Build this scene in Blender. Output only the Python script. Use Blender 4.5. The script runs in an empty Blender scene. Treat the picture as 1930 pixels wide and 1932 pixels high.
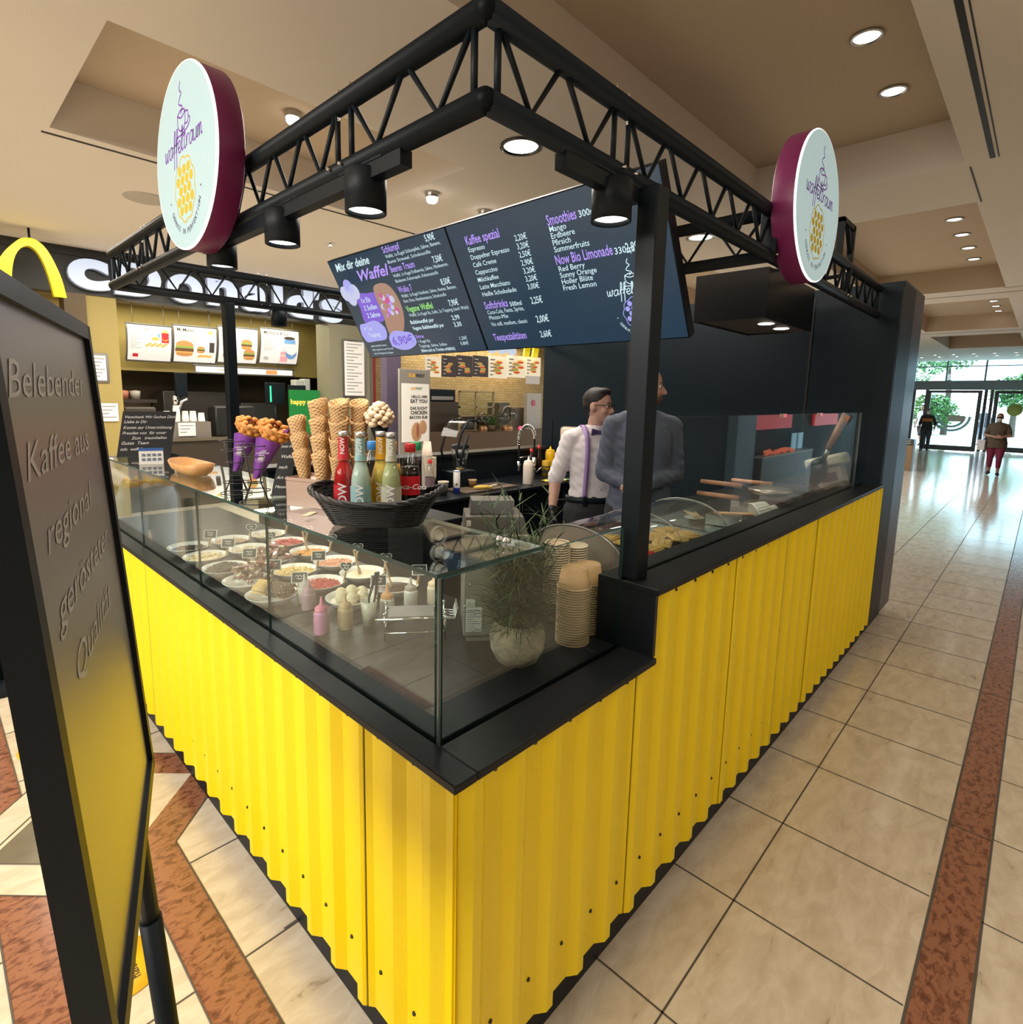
import bpy, bmesh, math, random
from mathutils import Vector, Matrix
from math import sin, cos, pi, radians, sqrt
random.seed(7)
SC = bpy.context.scene
COL = SC.collection
# ---------------------------------------------------------------- camera
def cam_basis(yaw, pitch, roll):
    d = Vector((cos(pitch)*cos(yaw), cos(pitch)*sin(yaw), sin(pitch)))
    r = d.cross(Vector((0, 0, 1))).normalized(); u = r.cross(d)
    return r*cos(roll)+u*sin(roll), -r*sin(roll)+u*cos(roll), d
cam = bpy.data.cameras.new('camera'); camo = bpy.data.objects.new('camera', cam); COL.objects.link(camo)
_r, _u, _d = cam_basis(0.77092, -0.14046, 0.018195)
camo.matrix_world = Matrix(((_r.x, _u.x, -_d.x, -0.6977), (_r.y, _u.y, -_d.y, -0.7679), (_r.z, _u.z, -_d.z, 1.72), (0, 0, 0, 1)))
cam.sensor_fit = 'HORIZONTAL'; cam.sensor_width = 36.0; cam.lens = 36.0*1063.17/1930
cam.shift_x = (965-930.33)/1930; cam.shift_y = (901.54-966)/1930
cam.clip_start = 0.02; cam.clip_end = 200
SC.camera = camo
# ---------------------------------------------------------------- world, lights, exposure
SC.view_settings.view_transform = 'Standard'; SC.view_settings.look = 'None'
SC.view_settings.gamma = 1.0; SC.view_settings.use_curve_mapping = False
SC.view_settings.exposure = 0.0
SC.cycles.use_denoising = True
SC.cycles.max_bounces = 8; SC.cycles.transparent_max_bounces = 16
SC.cycles.sample_clamp_indirect = 6.0; SC.cycles.caustics_refractive = False; SC.cycles.caustics_reflective = False
W = bpy.data.worlds.new('World'); SC.world = W; W.use_nodes = True
W.node_tree.nodes['Background'].inputs[0].default_value = (0.68, 0.87, 1.0, 1)
W.node_tree.nodes['Background'].inputs[1].default_value = 7.5
def area(name, loc, size, power, color=(1, 0.9, 0.78), rot=(0, 0, 0), sy=None):
    l = bpy.data.lights.new(name, 'AREA'); l.shape = 'RECTANGLE'; l.size = size; l.size_y = sy or size; l.energy = power; l.color = color
    o = bpy.data.objects.new(name, l); o.location = loc; o.rotation_euler = rot; COL.objects.link(o); return o
area('ceiling_panel_light', (-3.8, 1.8, 3.47), 3.4, 720, (1, 0.95, 0.88), (0, radians(-16), 0), 6.5)  # this and the following areas are added fill light, not ceiling fittings
area('ceiling_panel_light', (3.0, -3.8, 3.47), 7.0, 85, (1, 0.88, 0.76), (0, 0, 0), 2.4)
area('ceiling_panel_light', (2.4, 6.2, 3.47), 5.0, 230, (1, 0.93, 0.84), (0, 0, 0), 1.6)
area('ceiling_panel_light', (2.4, 2.2, 3.47), 2.2, 90, (1, 0.90, 0.78), (0, 0, 0), 1.0)
area('ceiling_panel_light', (13.0, 3.6, 3.47), 9.0, 330, (0.92, 0.96, 1.0), (0, 0, 0), 2.0)

# ---------------------------------------------------------------- materials
MATS = {}
def mat(name, col=(0.5, 0.5, 0.5), rough=0.5, metal=0.0, emit=0.0, ecol=None, trans=0.0, ior=1.45, bump=0.0, bscale=80.0, var=0.0, vscale=8.0, coat=0.0, col2=None, alpha=1.0, spec=None):
    if name in MATS: return MATS[name]
    m = bpy.data.materials.new(name); m.use_nodes = True; MATS[name] = m
    nt = m.node_tree; b = nt.nodes['Principled BSDF']
    c = tuple(col)+(1,)
    b.inputs['Base Color'].default_value = c; b.inputs['Roughness'].default_value = rough; b.inputs['Metallic'].default_value = metal
    if spec is not None: b.inputs['Specular IOR Level'].default_value = spec
    if trans: b.inputs['Transmission Weight'].default_value = trans; b.inputs['IOR'].default_value = ior
    if emit: b.inputs['Emission Color'].default_value = tuple(ecol or col)+(1,); b.inputs['Emission Strength'].default_value = emit
    if coat: b.inputs['Coat Weight'].default_value = coat; b.inputs['Coat Roughness'].default_value = 0.08
    if alpha < 1: b.inputs['Alpha'].default_value = alpha
    if var or col2 or bump:
        tc = nt.nodes.new('ShaderNodeTexCoord'); n = nt.nodes.new('ShaderNodeTexNoise')
        n.inputs['Scale'].default_value = vscale; n.inputs['Detail'].default_value = 6; nt.links.new(tc.outputs['Object'], n.inputs['Vector'])
        if var or col2:
            r = nt.nodes.new('ShaderNodeValToRGB'); r.color_ramp.elements[0].position = 0.3; r.color_ramp.elements[1].position = 0.7
            r.color_ramp.elements[0].color = tuple(x*(1-var) for x in (col2 or col))+(1,)
            r.color_ramp.elements[1].color = tuple(min(1, x*(1+var)) for x in col)+(1,)
            nt.links.new(n.outputs['Fac'], r.inputs['Fac']); nt.links.new(r.outputs['Color'], b.inputs['Base Color'])
        if bump:
            n2 = nt.nodes.new('ShaderNodeTexNoise'); n2.inputs['Scale'].default_value = bscale; n2.inputs['Detail'].default_value = 3
            nt.links.new(tc.outputs['Object'], n2.inputs['Vector'])
            bp = nt.nodes.new('ShaderNodeBump'); bp.inputs['Strength'].default_value = bump; bp.inputs['Distance'].default_value = 0.01
            nt.links.new(n2.outputs['Fac'], bp.inputs['Height']); nt.links.new(bp.outputs['Normal'], b.inputs['Normal'])
    return m
def srgb(r, g, b):
    f = lambda c: (c/255/12.92) if c/255 <= 0.04045 else ((c/255+0.055)/1.055)**2.4
    return (f(r), f(g), f(b))
def glass(name, tint=(0.93, 0.98, 0.96), rough=0.0):
    """sheet of clear glass: fresnel mirror over straight-through transmission"""
    if name in MATS: return MATS[name]
    m = bpy.data.materials.new(name); m.use_nodes = True; MATS[name] = m; nt = m.node_tree; nt.nodes.clear()
    o = nt.nodes.new('ShaderNodeOutputMaterial'); mx = nt.nodes.new('ShaderNodeMixShader'); lw = nt.nodes.new('ShaderNodeLayerWeight'); lw.inputs[0].default_value = 0.5
    pw = nt.nodes.new('ShaderNodeMath'); pw.operation = 'POWER'; pw.inputs[1].default_value = 5.0; nt.links.new(lw.outputs['Facing'], pw.inputs[0])
    fr = nt.nodes.new('ShaderNodeMath'); fr.operation = 'MULTIPLY_ADD'; fr.inputs[1].default_value = 0.96; fr.inputs[2].default_value = 0.04; nt.links.new(pw.outputs[0], fr.inputs[0])
    t = nt.nodes.new('ShaderNodeBsdfTransparent'); t.inputs[0].default_value = tint+(1,)
    g = nt.nodes.new('ShaderNodeBsdfGlossy'); g.inputs['Roughness'].default_value = rough; g.inputs[0].default_value = (1, 1, 1, 1)
    nt.links.new(fr.outputs[0], mx.inputs[0]); nt.links.new(t.outputs[0], mx.inputs[1]); nt.links.new(g.outputs[0], mx.inputs[2]); nt.links.new(mx.outputs[0], o.inputs[0])
    return m
YEL = mat('yellow_painted_sheet', (0.95, 0.72, 0.0), 0.38, var=0.03, vscale=2)
BLK = mat('black_powder_coat', (0.005, 0.009, 0.013), 0.45, spec=0.22)
BLK2 = mat('black_laminate', (0.008, 0.011, 0.014), 0.34, spec=0.3)
DARKB = mat('dark_blue_grey_panel', (0.004, 0.011, 0.018), 0.42, spec=0.22)
SCREW = mat('black_screw', (0.02, 0.02, 0.02), 0.4)
STEEL = mat('brushed_steel', (0.55, 0.54, 0.52), 0.28, 1.0)
CHROME = mat('chrome', (0.8, 0.8, 0.8), 0.08, 1.0)
WHITE = mat('white_plastic', (0.78, 0.76, 0.72), 0.35)
PAPER = mat('white_paper', (0.80, 0.79, 0.76), 0.7)
WOOD = mat('pale_wood', (0.62, 0.36, 0.17), 0.55, var=0.15, vscale=14)
WOODP = mat('pinkish_wood', (0.55, 0.27, 0.15), 0.5, var=0.15, vscale=20)
GLASS = glass('clear_glass'); TEAL = mat('glass_edge_green', (0.02, 0.075, 0.07), 0.12, trans=0.3)
LAMP = mat('lamp_diffuser', (1, 1, 1), 0.5, emit=9.0, ecol=(1, 0.95, 0.86))
INKW = mat('white_lettering', (0.85, 0.9, 0.95), 0.6, emit=0.9, ecol=(0.75, 0.88, 1.0))
CHALK = mat('chalk_white', (0.75, 0.75, 0.75), 0.9)
INKB = mat('black_print', (0.02, 0.02, 0.02), 0.7)
TXTW = mat('white_print', (0.8, 0.8, 0.8), 0.7)
REDP = mat('red_plastic', (0.55, 0.015, 0.02), 0.35)
# ---------------------------------------------------------------- mesh builder
_tc = {}
def text_geo(s, bold=0.0, shear=0.0, align='LEFT', res=2):
    k = (s, bold, shear, align, res)
    if k in _tc: return _tc[k]
    cu = bpy.data.curves.new('t', 'FONT'); cu.body = s; cu.size = 1.0; cu.shear = shear; cu.offset = bold; cu.align_x = align; cu.resolution_u = res
    ob = bpy.data.objects.new('t', cu); COL.objects.link(ob)
    dg = bpy.context.evaluated_depsgraph_get(); dg.update()
    me = bpy.data.meshes.new_from_object(ob.evaluated_get(dg))
    g = ([(v.co.x, v.co.y) for v in me.vertices], [tuple(p.vertices) for p in me.polygons])
    bpy.data.meshes.remove(me); bpy.data.objects.remove(ob); bpy.data.curves.remove(cu)
    _tc[k] = g; return g
def crom(pts, n=5):
    P = [pts[0]]+list(pts)+[pts[-1]]; out = []
    for i in range(1, len(P)-2):
        a, b, c, d = P[i-1], P[i], P[i+1], P[i+2]
        for j in range(n):
            t = j/n
            out.append(tuple(0.5*(2*b[k]+(c[k]-a[k])*t+(2*a[k]-5*b[k]+4*c[k]-d[k])*t*t+(3*b[k]-a[k]-3*c[k]+d[k])*t**3) for k in range(len(b))))
    out.append(tuple(pts[-1])); return out
class MB:
    def __init__(s): s.v = []; s.f = []; s.m = []; s.sm = []
    def add(s, vs, fs, mi=0, smooth=False):
        o = len(s.v); s.v += [tuple(v) for v in vs]
        for f in fs: s.f.append(tuple(o+i for i in f)); s.m.append(mi); s.sm.append(smooth)
        return s
    def box(s, x0, x1, y0, y1, z0, z1, mi=0, M=None):
        vs = [Vector((x, y, z)) for x in (x0, x1) for y in (y0, y1) for z in (z0, z1)]
        if M is not None: vs = [M@v for v in vs]
        return s.add(vs, [(0, 1, 3, 2), (4, 6, 7, 5), (0, 4, 5, 1), (2, 3, 7, 6), (0, 2, 6, 4), (1, 5, 7, 3)], mi)
    def rbox(s, x0, x1, y0, y1, z0, z1, r=0.01, mi=0, M=None, seg=2):
        """box with rounded edges"""
        bm = bmesh.new(); bmesh.ops.create_cube(bm, size=1)
        for v in bm.verts: v.co = Vector(((x0+x1)/2+v.co.x*(x1-x0), (y0+y1)/2+v.co.y*(y1-y0), (z0+z1)/2+v.co.z*(z1-z0)))
        bmesh.ops.bevel(bm, geom=bm.edges[:], offset=r, segments=seg, affect='EDGES', profile=0.5)
        bm.verts.index_update()
        vs = [(M@v.co if M is not None else v.co.copy()) for v in bm.verts]; fs = [tuple(v.index for v in f.verts) for f in bm.faces]
        ax = [max(abs(c) for c in f.normal) > 0.999 for f in bm.faces]
        bm.free(); o = len(s.sm); s.add(vs, fs, mi, True)
        for i, q in enumerate(ax):
            if q: s.sm[o+i] = False
        return s
    def tube(s, pts, r, n=10, mi=0, cap=True, smooth=True):
        pts = [Vector(p) for p in pts]; rs = r if isinstance(r, (list, tuple)) else [r]*len(pts)
        vs = []; fs = []; up = None
        for i, p in enumerate(pts):
            d = (pts[min(i+1, len(pts)-1)]-pts[max(i-1, 0)])
            if d.length < 1e-9: d = Vector((0, 0, 1))
            d.normalize()
            if up is None: up = Vector((0, 0, 1)) if abs(d.z) < 0.9 else Vector((1, 0, 0))
            a = d.cross(up)
            if a.length < 1e-6: a = d.cross(Vector((0.3, 1, 0.2)))
            a.normalize(); b = a.cross(d).normalized(); up = b
            for k in range(n): t = 2*pi*k/n; vs.append(p+(a*cos(t)+b*sin(t))*rs[i])
        for i in range(len(pts)-1):
            for k in range(n): fs.append((i*n+k, i*n+(k+1) % n, (i+1)*n+(k+1) % n, (i+1)*n+k))
        s.add(vs, fs, mi, smooth)
        if cap:
            o = len(s.v)-len(vs)
            s.f.append(tuple(o+k for k in range(n))[::-1]); s.m.append(mi); s.sm.append(False)
            s.f.append(tuple(o+(len(pts)-1)*n+k for k in range(n))); s.m.append(mi); s.sm.append(False)
        return s
    def lathe(s, prof, c=(0, 0, 0), n=24, mi=0, M=None, smooth=True, sx=1.0, sy=1.0):
        vs = []; fs = []
        for r, z in prof:
            for k in range(n):
                t = 2*pi*k/n; v = Vector((r*cos(t)*sx, r*sin(t)*sy, z))
                if M is not None: v = M@v
                vs.append(v+Vector(c))
        for i in range(len(prof)-1):
            for k in range(n): fs.append((i*n+k, i*n+(k+1) % n, (i+1)*n+(k+1) % n, (i+1)*n+k))
        return s.add(vs, fs, mi, smooth)
    def ball(s, c, r, n=12, mi=0, sc=(1, 1, 1), M=None):
        k = max(4, n//2); prof = [(max(1e-5, r*sin(pi*i/k)), -r*cos(pi*i/k)) for i in range(k+1)]
        S = Matrix.Diagonal((sc[0], sc[1], sc[2], 1)); return s.lathe(prof, c, n, mi, (M@S) if M is not None else S)
    def prism(s, poly, O, r, u, d, mi=0, ms=None):
        """polygon (2-D) in plane O + x r + y u, thickened along d"""
        O = Vector(O); r = Vector(r); u = Vector(u); d = Vector(d); n = len(poly)
        a = [O+r*x+u*y for x, y in poly]; b = [p+d for p in a]
        o = len(s.v); s.add(a+b, [tuple(range(n)), tuple(range(2*n-1, n-1, -1))], mi)
        for i in range(n): s.f.append((o+i, o+n+i, o+n+(i+1) % n, o+(i+1) % n)[::-1]); s.m.append(mi if ms is None else ms); s.sm.append(False)
        return s
    def text(s, st, O, r, u, size, mi=0, bold=0.0, shear=0.0, align='LEFT', depth=None, sx=1.0):
        O = Vector(O); r = Vector(r).normalized()*size*sx; u = Vector(u).normalized()*size
        vs, fs = text_geo(st, bold, shear, align); s.add([O+r*x+u*y for x, y in vs], fs, mi)
        if depth is not None:
            d = Vector(depth); n = len(vs); o = len(s.v)-n; s.add([Vector(v)+d for v in s.v[o:o+n]], [f[::-1] for f in fs], mi)
            cnt = {}
            for f in fs:
                for i in range(len(f)):
                    e = (f[i], f[(i+1) % len(f)]); cnt[e] = 1
            for (a, b) in cnt:
                if (b, a) not in cnt: s.f.append((o+a, o+b, o+n+b, o+n+a)); s.m.append(mi+1 if mi+1 else 0); s.sm.append(False)
        return s
    def stroke(s, pts, O, r, u, w, mi=0, smooth=True):
        if smooth and len(pts) > 2: pts = crom(pts, 4)
        O = Vector(O); r = Vector(r); u = Vector(u); n = len(pts); L = []; R = []
        for i, p in enumerate(pts):
            a = pts[max(0, i-1)]; b = pts[min(n-1, i+1)]; dx, dy = b[0]-a[0], b[1]-a[1]; l = sqrt(dx*dx+dy*dy) or 1
            nx, ny = -dy/l*w/2, dx/l*w/2
            L.append(O+r*(p[0]+nx)+u*(p[1]+ny)); R.append(O+r*(p[0]-nx)+u*(p[1]-ny))
        return s.add(L+R, [(i, n+i, n+i+1, i+1) for i in range(n-1)], mi)
    def mesh(s, name, mats, off=(0, 0, 0)):
        me = bpy.data.meshes.new(name); ox, oy, oz = off
        me.from_pydata([(x-ox, y-oy, z-oz) for x, y, z in s.v], [], s.f)
        for m in (mats if isinstance(mats, (list, tuple)) else [mats]): me.materials.append(m)
        nm = len(me.materials)
        me.polygons.foreach_set('material_index', [min(i, nm-1) for i in s.m]); me.polygons.foreach_set('use_smooth', s.sm)
        me.update(); return me
    def build(s, name, mats, parent=None, world=True):
        off = (0, 0, 0); root = parent
        while world and root is not None:
            off = tuple(a+b for a, b in zip(off, root.location)); root = root.parent
        o = bpy.data.objects.new(name, s.mesh(name, mats, off)); COL.objects.link(o)
        if parent is not None: o.parent = parent
        return o
    def top(s, name, mats, label, cat, base=None, group=None, kind=None):
        """a thing that is one mesh, its origin at its base"""
        if base is None:
            xs, ys, zs = zip(*s.v); base = ((min(xs)+max(xs))/2, (min(ys)+max(ys))/2, min(zs))
        o = bpy.data.objects.new(name, s.mesh(name, mats, base)); o.location = base; COL.objects.link(o)
        return tag(o, label, cat, group, kind)
def tag(o, label=None, cat=None, group=None, kind=None):
    if label: o['label'] = label
    if cat: o['category'] = cat
    if group: o['group'] = group
    if kind: o['kind'] = kind
    return o
def thing(name, label, cat, loc=(0, 0, 0), group=None, rz=0.0):
    o = bpy.data.objects.new(name, None); o.empty_display_size = 0.05; o.location = loc; o.rotation_euler = (0, 0, rz); COL.objects.link(o)
    return tag(o, label, cat, group)
def struct(name, mb, mats):
    o = mb.build(name, mats); o['kind'] = 'structure'; return o
def dup(o, loc=None, rot=None, label=None, group=None, parent=None, scale=None):
    c = o.copy(); COL.objects.link(c)
    if parent is not None: c.parent = parent
    if loc is not None: c.location = loc
    if rot is not None: c.rotation_euler = rot
    if scale is not None: c.scale = (scale,)*3 if isinstance(scale, (int, float)) else scale
    if label: c['label'] = label
    if group: c['group'] = group
    for ch in o.children: dup(ch, parent=c)
    return c
def up_from(d, M0=None):
    return Vector(d).to_track_quat('Z', 'Y').to_matrix().to_4x4()
XA, YA, ZA = Vector((1, 0, 0)), Vector((0, 1, 0)), Vector((0, 0, 1))
# ================================================================ SETTING
def floor_mats():
    def stone(name, ca, cb, scale, rough, stretch=(1, 1, 1), dark=None, rp=(0.34, 0.62)):
        m = bpy.data.materials.new(name); m.use_nodes = True; nt = m.node_tree; b = nt.nodes['Principled BSDF']
        tc = nt.nodes.new('ShaderNodeTexCoord'); mp = nt.nodes.new('ShaderNodeMapping'); mp.inputs['Scale'].default_value = stretch
        mp.inputs['Rotation'].default_value = (0, 0, radians(20))
        n = nt.nodes.new('ShaderNodeTexNoise'); n.inputs['Scale'].default_value = scale; n.inputs['Detail'].default_value = 9; n.inputs['Roughness'].default_value = 0.62
        n.inputs['Distortion'].default_value = 0.6
        r = nt.nodes.new('ShaderNodeValToRGB'); e = r.color_ramp.elements; e[0].position = rp[0]; e[1].position = rp[1]; e[0].color = cb+(1,); e[1].color = ca+(1,)
        if dark: x = e.new(0.27); x.color = dark+(1,)
        nt.links.new(tc.outputs['Object'], mp.inputs[0]); nt.links.new(mp.outputs[0], n.inputs['Vector']); nt.links.new(n.outputs['Fac'], r.inputs[0]); nt.links.new(r.outputs[0], b.inputs['Base Color'])
        b.inputs['Roughness'].default_value = rough; return m
    return [stone('travertine', (0.74, 0.66, 0.53), (0.60, 0.51, 0.38), 7, 0.13, (1, 2.4, 1), (0.30, 0.22, 0.14)),
            stone('red_marble', (0.32, 0.14, 0.078), (0.17, 0.065, 0.036), 24, 0.16, (1, 1.9, 1), (0.09, 0.036, 0.02), (0.41, 0.52)),
            mat('floor_grout', (0.10, 0.085, 0.07), 0.6), mat('olive_stone', (0.16, 0.135, 0.085), 0.25, var=0.15, vscale=10)]
fl = MB(); X0, X1, Y0, Y1 = -9.0, 40.0, -7.5, 12.0
fl.add([(X0, Y0, 0), (X1, Y0, 0), (X1, Y1, 0), (X0, Y1, 0)], [(0, 1, 2, 3)], 0)
lay = [0.0006]
def quad(pts, mi, z=None):
    z = z or lay[0]; fl.add([(x, y, z) for x, y in pts], [tuple(range(len(pts)))], mi)
def line(a, b, w=0.006, z=0.0012): 
    d = Vector((b[0]-a[0], b[1]-a[1])).normalized(); n = Vector((-d.y, d.x))*w/2
    quad([(a[0]+n.x, a[1]+n.y), (a[0]-n.x, a[1]-n.y), (b[0]-n.x, b[1]-n.y), (b[0]+n.x, b[1]+n.y)][::-1], 2, z)
# long red strip beside the kiosk and the tile joints of the walkway
quad([(-0.8, -0.80), (24.5, -0.79), (24.5, -0.665), (-0.8, -0.672)], 1)
for y in (-0.668, -0.803): line((-0.8, y), (24.5, y+0.008), 0.008)
for y in (-0.175, -1.35, -1.9, -2.4, 0.32, 0.82, 3.3, 3.8, 4.3, 4.8, 5.3, 5.8, 6.3, 6.8): line((0.0 if y < 3 else -2, y), (25, y))
k = 0
x = 0.128
while x < 25:
    line((x, -0.175), (x, 3.0 if x > 5 else 0.1)); line((x, -0.66), (x, -0.175)); line((x, -2.5), (x, -0.80), 0.005); line((x, 3.1), (x, 8.1), 0.005)
    if k % 3 == 0: line((x+0.5, -0.80), (x+0.5, -0.665), 0.005, 0.0018)
    x += 0.514; k += 1
# rosette of bands on the left, mirrored about y = 1.84
YM = 1.84
def both(pts, mi, z=None):
    quad(pts, mi, z); quad([(a, 2*YM-b) for a, b in pts][::-1], mi, z)
both([(-0.27, -3.0), (-0.13, -3.0), (-0.13, 1.457), (-0.27, 1.522)], 1)
both([(-0.13, 1.457), (0.30, 1.887-0.0), (0.20, 1.99), (-0.272, 1.521)], 1, 0.0009)
both([(-0.65, -3.0), (-0.515, -3.0), (-0.515, 1.50), (-0.65, 1.635)], 1)
both([(-0.65, 1.635), (-0.90, 1.84), (-1.1, 1.84), (-1.1, 1.5)], 1)
quad([(-0.62, 1.79), (-0.43, 1.60), (-0.20, 1.84), (-0.42, 2.06), (-0.62, 1.86)][::1], 3, 0.0016)
for p, q in (((-0.13, -3), (-0.13, 1.457)), ((-0.27, -3), (-0.27, 1.5)), ((-0.515, -3), (-0.515, 1.5)), ((-0.65, -3), (-0.65, 1.635)), ((-0.13, 1.457), (0.1, 1.687)), ((-0.62, 1.79), (-0.43, 1.6)), ((-0.65, 1.635), (-0.45, 1.43))):
    line(p, q, 0.005, 0.002); line((p[0], 2*YM-p[1]), (q[0], 2*YM-q[1]), 0.005, 0.002)
for i in range(-3, 12):
    y = 0.3155+0.4975*i
    for (a, b) in ((-0.13, 0.05), (-0.515, -0.27), (-1.6, -0.65)):
        if not (a > -0.6 and 1.45 < y < 2.25): line((a, y), (b, y))
struct('floor', fl, floor_mats())
# ceiling: flat soffit with coffers over the walkway
PLAS = mat('ceiling_plaster', (0.80, 0.735, 0.66), 0.85, bump=0.04, bscale=30)
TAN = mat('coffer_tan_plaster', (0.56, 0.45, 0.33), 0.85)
SLOT = mat('air_slot_black', (0.015, 0.015, 0.015), 0.6)
ce = MB(); ZC, ZR = 3.5, 3.85
holes = [(0.09, 4.93, -0.135, 1.38), (5.99, 10.84, -0.125, 1.5), (12.0, 16.7, -0.115, 1.55), (18.0, 22.06, -0.1, 1.62), (0.13, 2.5, 2.70, 4.33), (6.2, 10.8, 2.7, 4.3), (-5.5, -1.0, -0.135, 1.38)]
xs = sorted({-9.0, 28.2}|{h[0] for h in holes}|{h[1] for h in holes}); ys = sorted({-7.5, 12.0}|{h[2] for h in holes}|{h[3] for h in holes})
for i in range(len(xs)-1):
    for j in range(len(ys)-1):
        cx, cy = (xs[i]+xs[i+1])/2, (ys[j]+ys[j+1])/2
        if any(h[0] < cx < h[1] and h[2] < cy < h[3] for h in holes): continue
        ce.add([(xs[i], ys[j], ZC), (xs[i], ys[j+1], ZC), (xs[i+1], ys[j+1], ZC), (xs[i+1], ys[j], ZC)], [(0, 1, 2, 3)])
for a, b, c, d in holes:
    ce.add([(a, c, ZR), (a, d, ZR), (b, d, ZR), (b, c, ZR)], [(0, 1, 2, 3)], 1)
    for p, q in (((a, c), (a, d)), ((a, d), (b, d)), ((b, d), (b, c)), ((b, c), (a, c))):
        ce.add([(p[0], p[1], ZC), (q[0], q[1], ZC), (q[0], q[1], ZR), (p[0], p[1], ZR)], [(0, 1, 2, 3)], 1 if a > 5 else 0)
ce.box(-9, 28.2, -7.5, 12, ZR+0.02, ZR+0.06)
struct('ceiling', ce, [PLAS, TAN])
sl = MB()
sl.box(-2, 4.9, -0.302, -0.272, ZC-0.004, ZC+0.0); sl.box(-2, 4.9, -0.325, -0.318, ZC-0.003, ZC)
sl.box(5.0, 6.0, -0.16, -0.15, ZC-0.004, ZC)
struct('trim_1', sl, SLOT)
s2 = MB(); s2.box(0.1, 12, 4.43, 4.455, ZC-0.004, ZC); s2.box(10.9, 10.92, -3, -0.1, ZC-0.003, ZC-0.001)
for x in (11.35, 17.2): s2.box(x, x+0.02, -2, 2.6, ZC-0.004, ZC)
struct('trim_2', s2, SLOT)
# ceiling lights
def downlight(name, loc, r, label, group, drop=0.0, ring=None):
    t = thing(name, label, 'ceiling light', loc, group)
    b = MB(); b.lathe([(r*0.86, 0.0), (r, -0.004), (r*1.02, -0.012), (r*0.84, -0.014), (r*0.80, 0.01), (r*0.4, 0.03)] if not drop else [(r, 0.0), (r, -drop*0.5), (r*0.92, -drop*0.6)], n=24)
    b.build('ring', ring or STEEL, t, world=False)
    b = MB(); b.lathe([(1e-4, -0.010-drop), (r*0.62, -0.010-drop), (r*0.80, -0.004-drop*0.9), (r*0.82, 0.0-drop*0.5)], n=20); b.build('diffuser', LAMP, t, world=False)
    return t
d0 = None
def row(pts, r, label, group, **k):
    t = None
    for p in pts:
        if t is None: t = downlight('recessed_downlight', p, r, label, group, **k)
        else: dup(t, p)
row([(x, 0.225, ZR) for x in (3.385, 4.177)], 0.085, 'bright round downlight in the coffer above the right side of the kiosk', 'downlights in the nearest walkway coffer')
row([(x, 0.235, ZR) for x in (7.85, 8.65, 9.46, 10.26)], 0.085, 'round downlight in the row of four beyond the right round sign', 'four downlights in the second walkway coffer')
row([(x, 0.25, ZR) for x in (14.74, 15.55, 16.37)], 0.085, 'round downlight in the third coffer along the walkway', 'three downlights in the third walkway coffer')
row([(20.6, 0.25, ZR), (21.4, 0.25, ZR)], 0.085, 'small round downlight in the last coffer before the entrance', 'downlights in the last walkway coffer')
row([(x, y, ZC) for x in (24.5, 25.6) for y in (0.15, 0.68, 1.21, 1.75, 2.25, 2.77)], 0.08, 'tiny downlight in the double row in front of the entrance glazing', 'downlights in front of the entrance')
downlight('large_downlight', (2.494, 2.116, ZC), 0.15, 'large round downlight with dark reflector ring above the menu screens', None, ring=mat('dark_reflector', (0.08, 0.08, 0.08), 0.2, 1.0))
downlight('large_downlight', (5.474, 2.141, ZC), 0.15, 'large round downlight seen through the truss right of the screens', None)
row([(2.672, 3.32, ZC), (3.317, 3.313, ZC)], 0.06, 'small glowing drum downlight above the top edge of the menu screens', 'drum downlights above the screens', drop=0.07)
downlight('drum_downlight', (1.53, 3.60, ZR), 0.06, 'small drum downlight seen between the truss bars beside the left sign', None, drop=0.07)
b = MB(); b.lathe([(0.0001, -0.012), (0.16, -0.012), (0.19, -0.004), (0.19, 0)], n=28); o = b.build('ceiling_speaker', mat('grille_beige', (0.5, 0.45, 0.4), 0.7)); o.location = (1.0, 5.44, ZC)
tag(o, 'flat round pale ceiling grille behind the left sign', 'ceiling speaker')
def sprinkler(p, label):
    t = thing('sprinkler_head', label, 'sprinkler', p)
    b = MB(); b.lathe([(0.0001, -0.006), (0.055, -0.006), (0.06, 0)], n=20); b.build('plate', WHITE, t, world=False)
    b = MB(); b.lathe([(0.012, -0.005), (0.012, -0.04), (0.022, -0.045), (0.022, -0.05), (0.0001, -0.05)], n=12); b.build('nozzle', STEEL, t, world=False)
sprinkler((2.95, 2.11, ZC), 'white sprinkler head on the ceiling beside the large dark ringed downlight')
sprinkler((2.913, 5.479, ZC), 'small sprinkler head on the ceiling left of the menu screens')
# outer walls of the hall that only daylight and reflections show
WALLP = mat('hall_wall_paint', (0.30, 0.26, 0.21), 0.7)
w = MB(); w.box(-9.1, -9, -7.5, 12, 0, ZC+0.4); struct('wall_west', w, WALLP)
w = MB(); w.box(-9, 28.2, -7.6, -7.5, 0, ZC+0.4); struct('wall_south', w, WALLP)
w = MB(); w.box(28.2, 28.32, 3.3, 12, 0, ZC+0.4); w.box(28.2, 28.32, -7.5, -3.0, 0, ZC+0.4); struct('wall_east', w, WALLP)
w = MB(); w.box(-9, 28.2, 12, 12.1, 0, ZC+0.4); struct('wall_north', w, WALLP)
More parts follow.
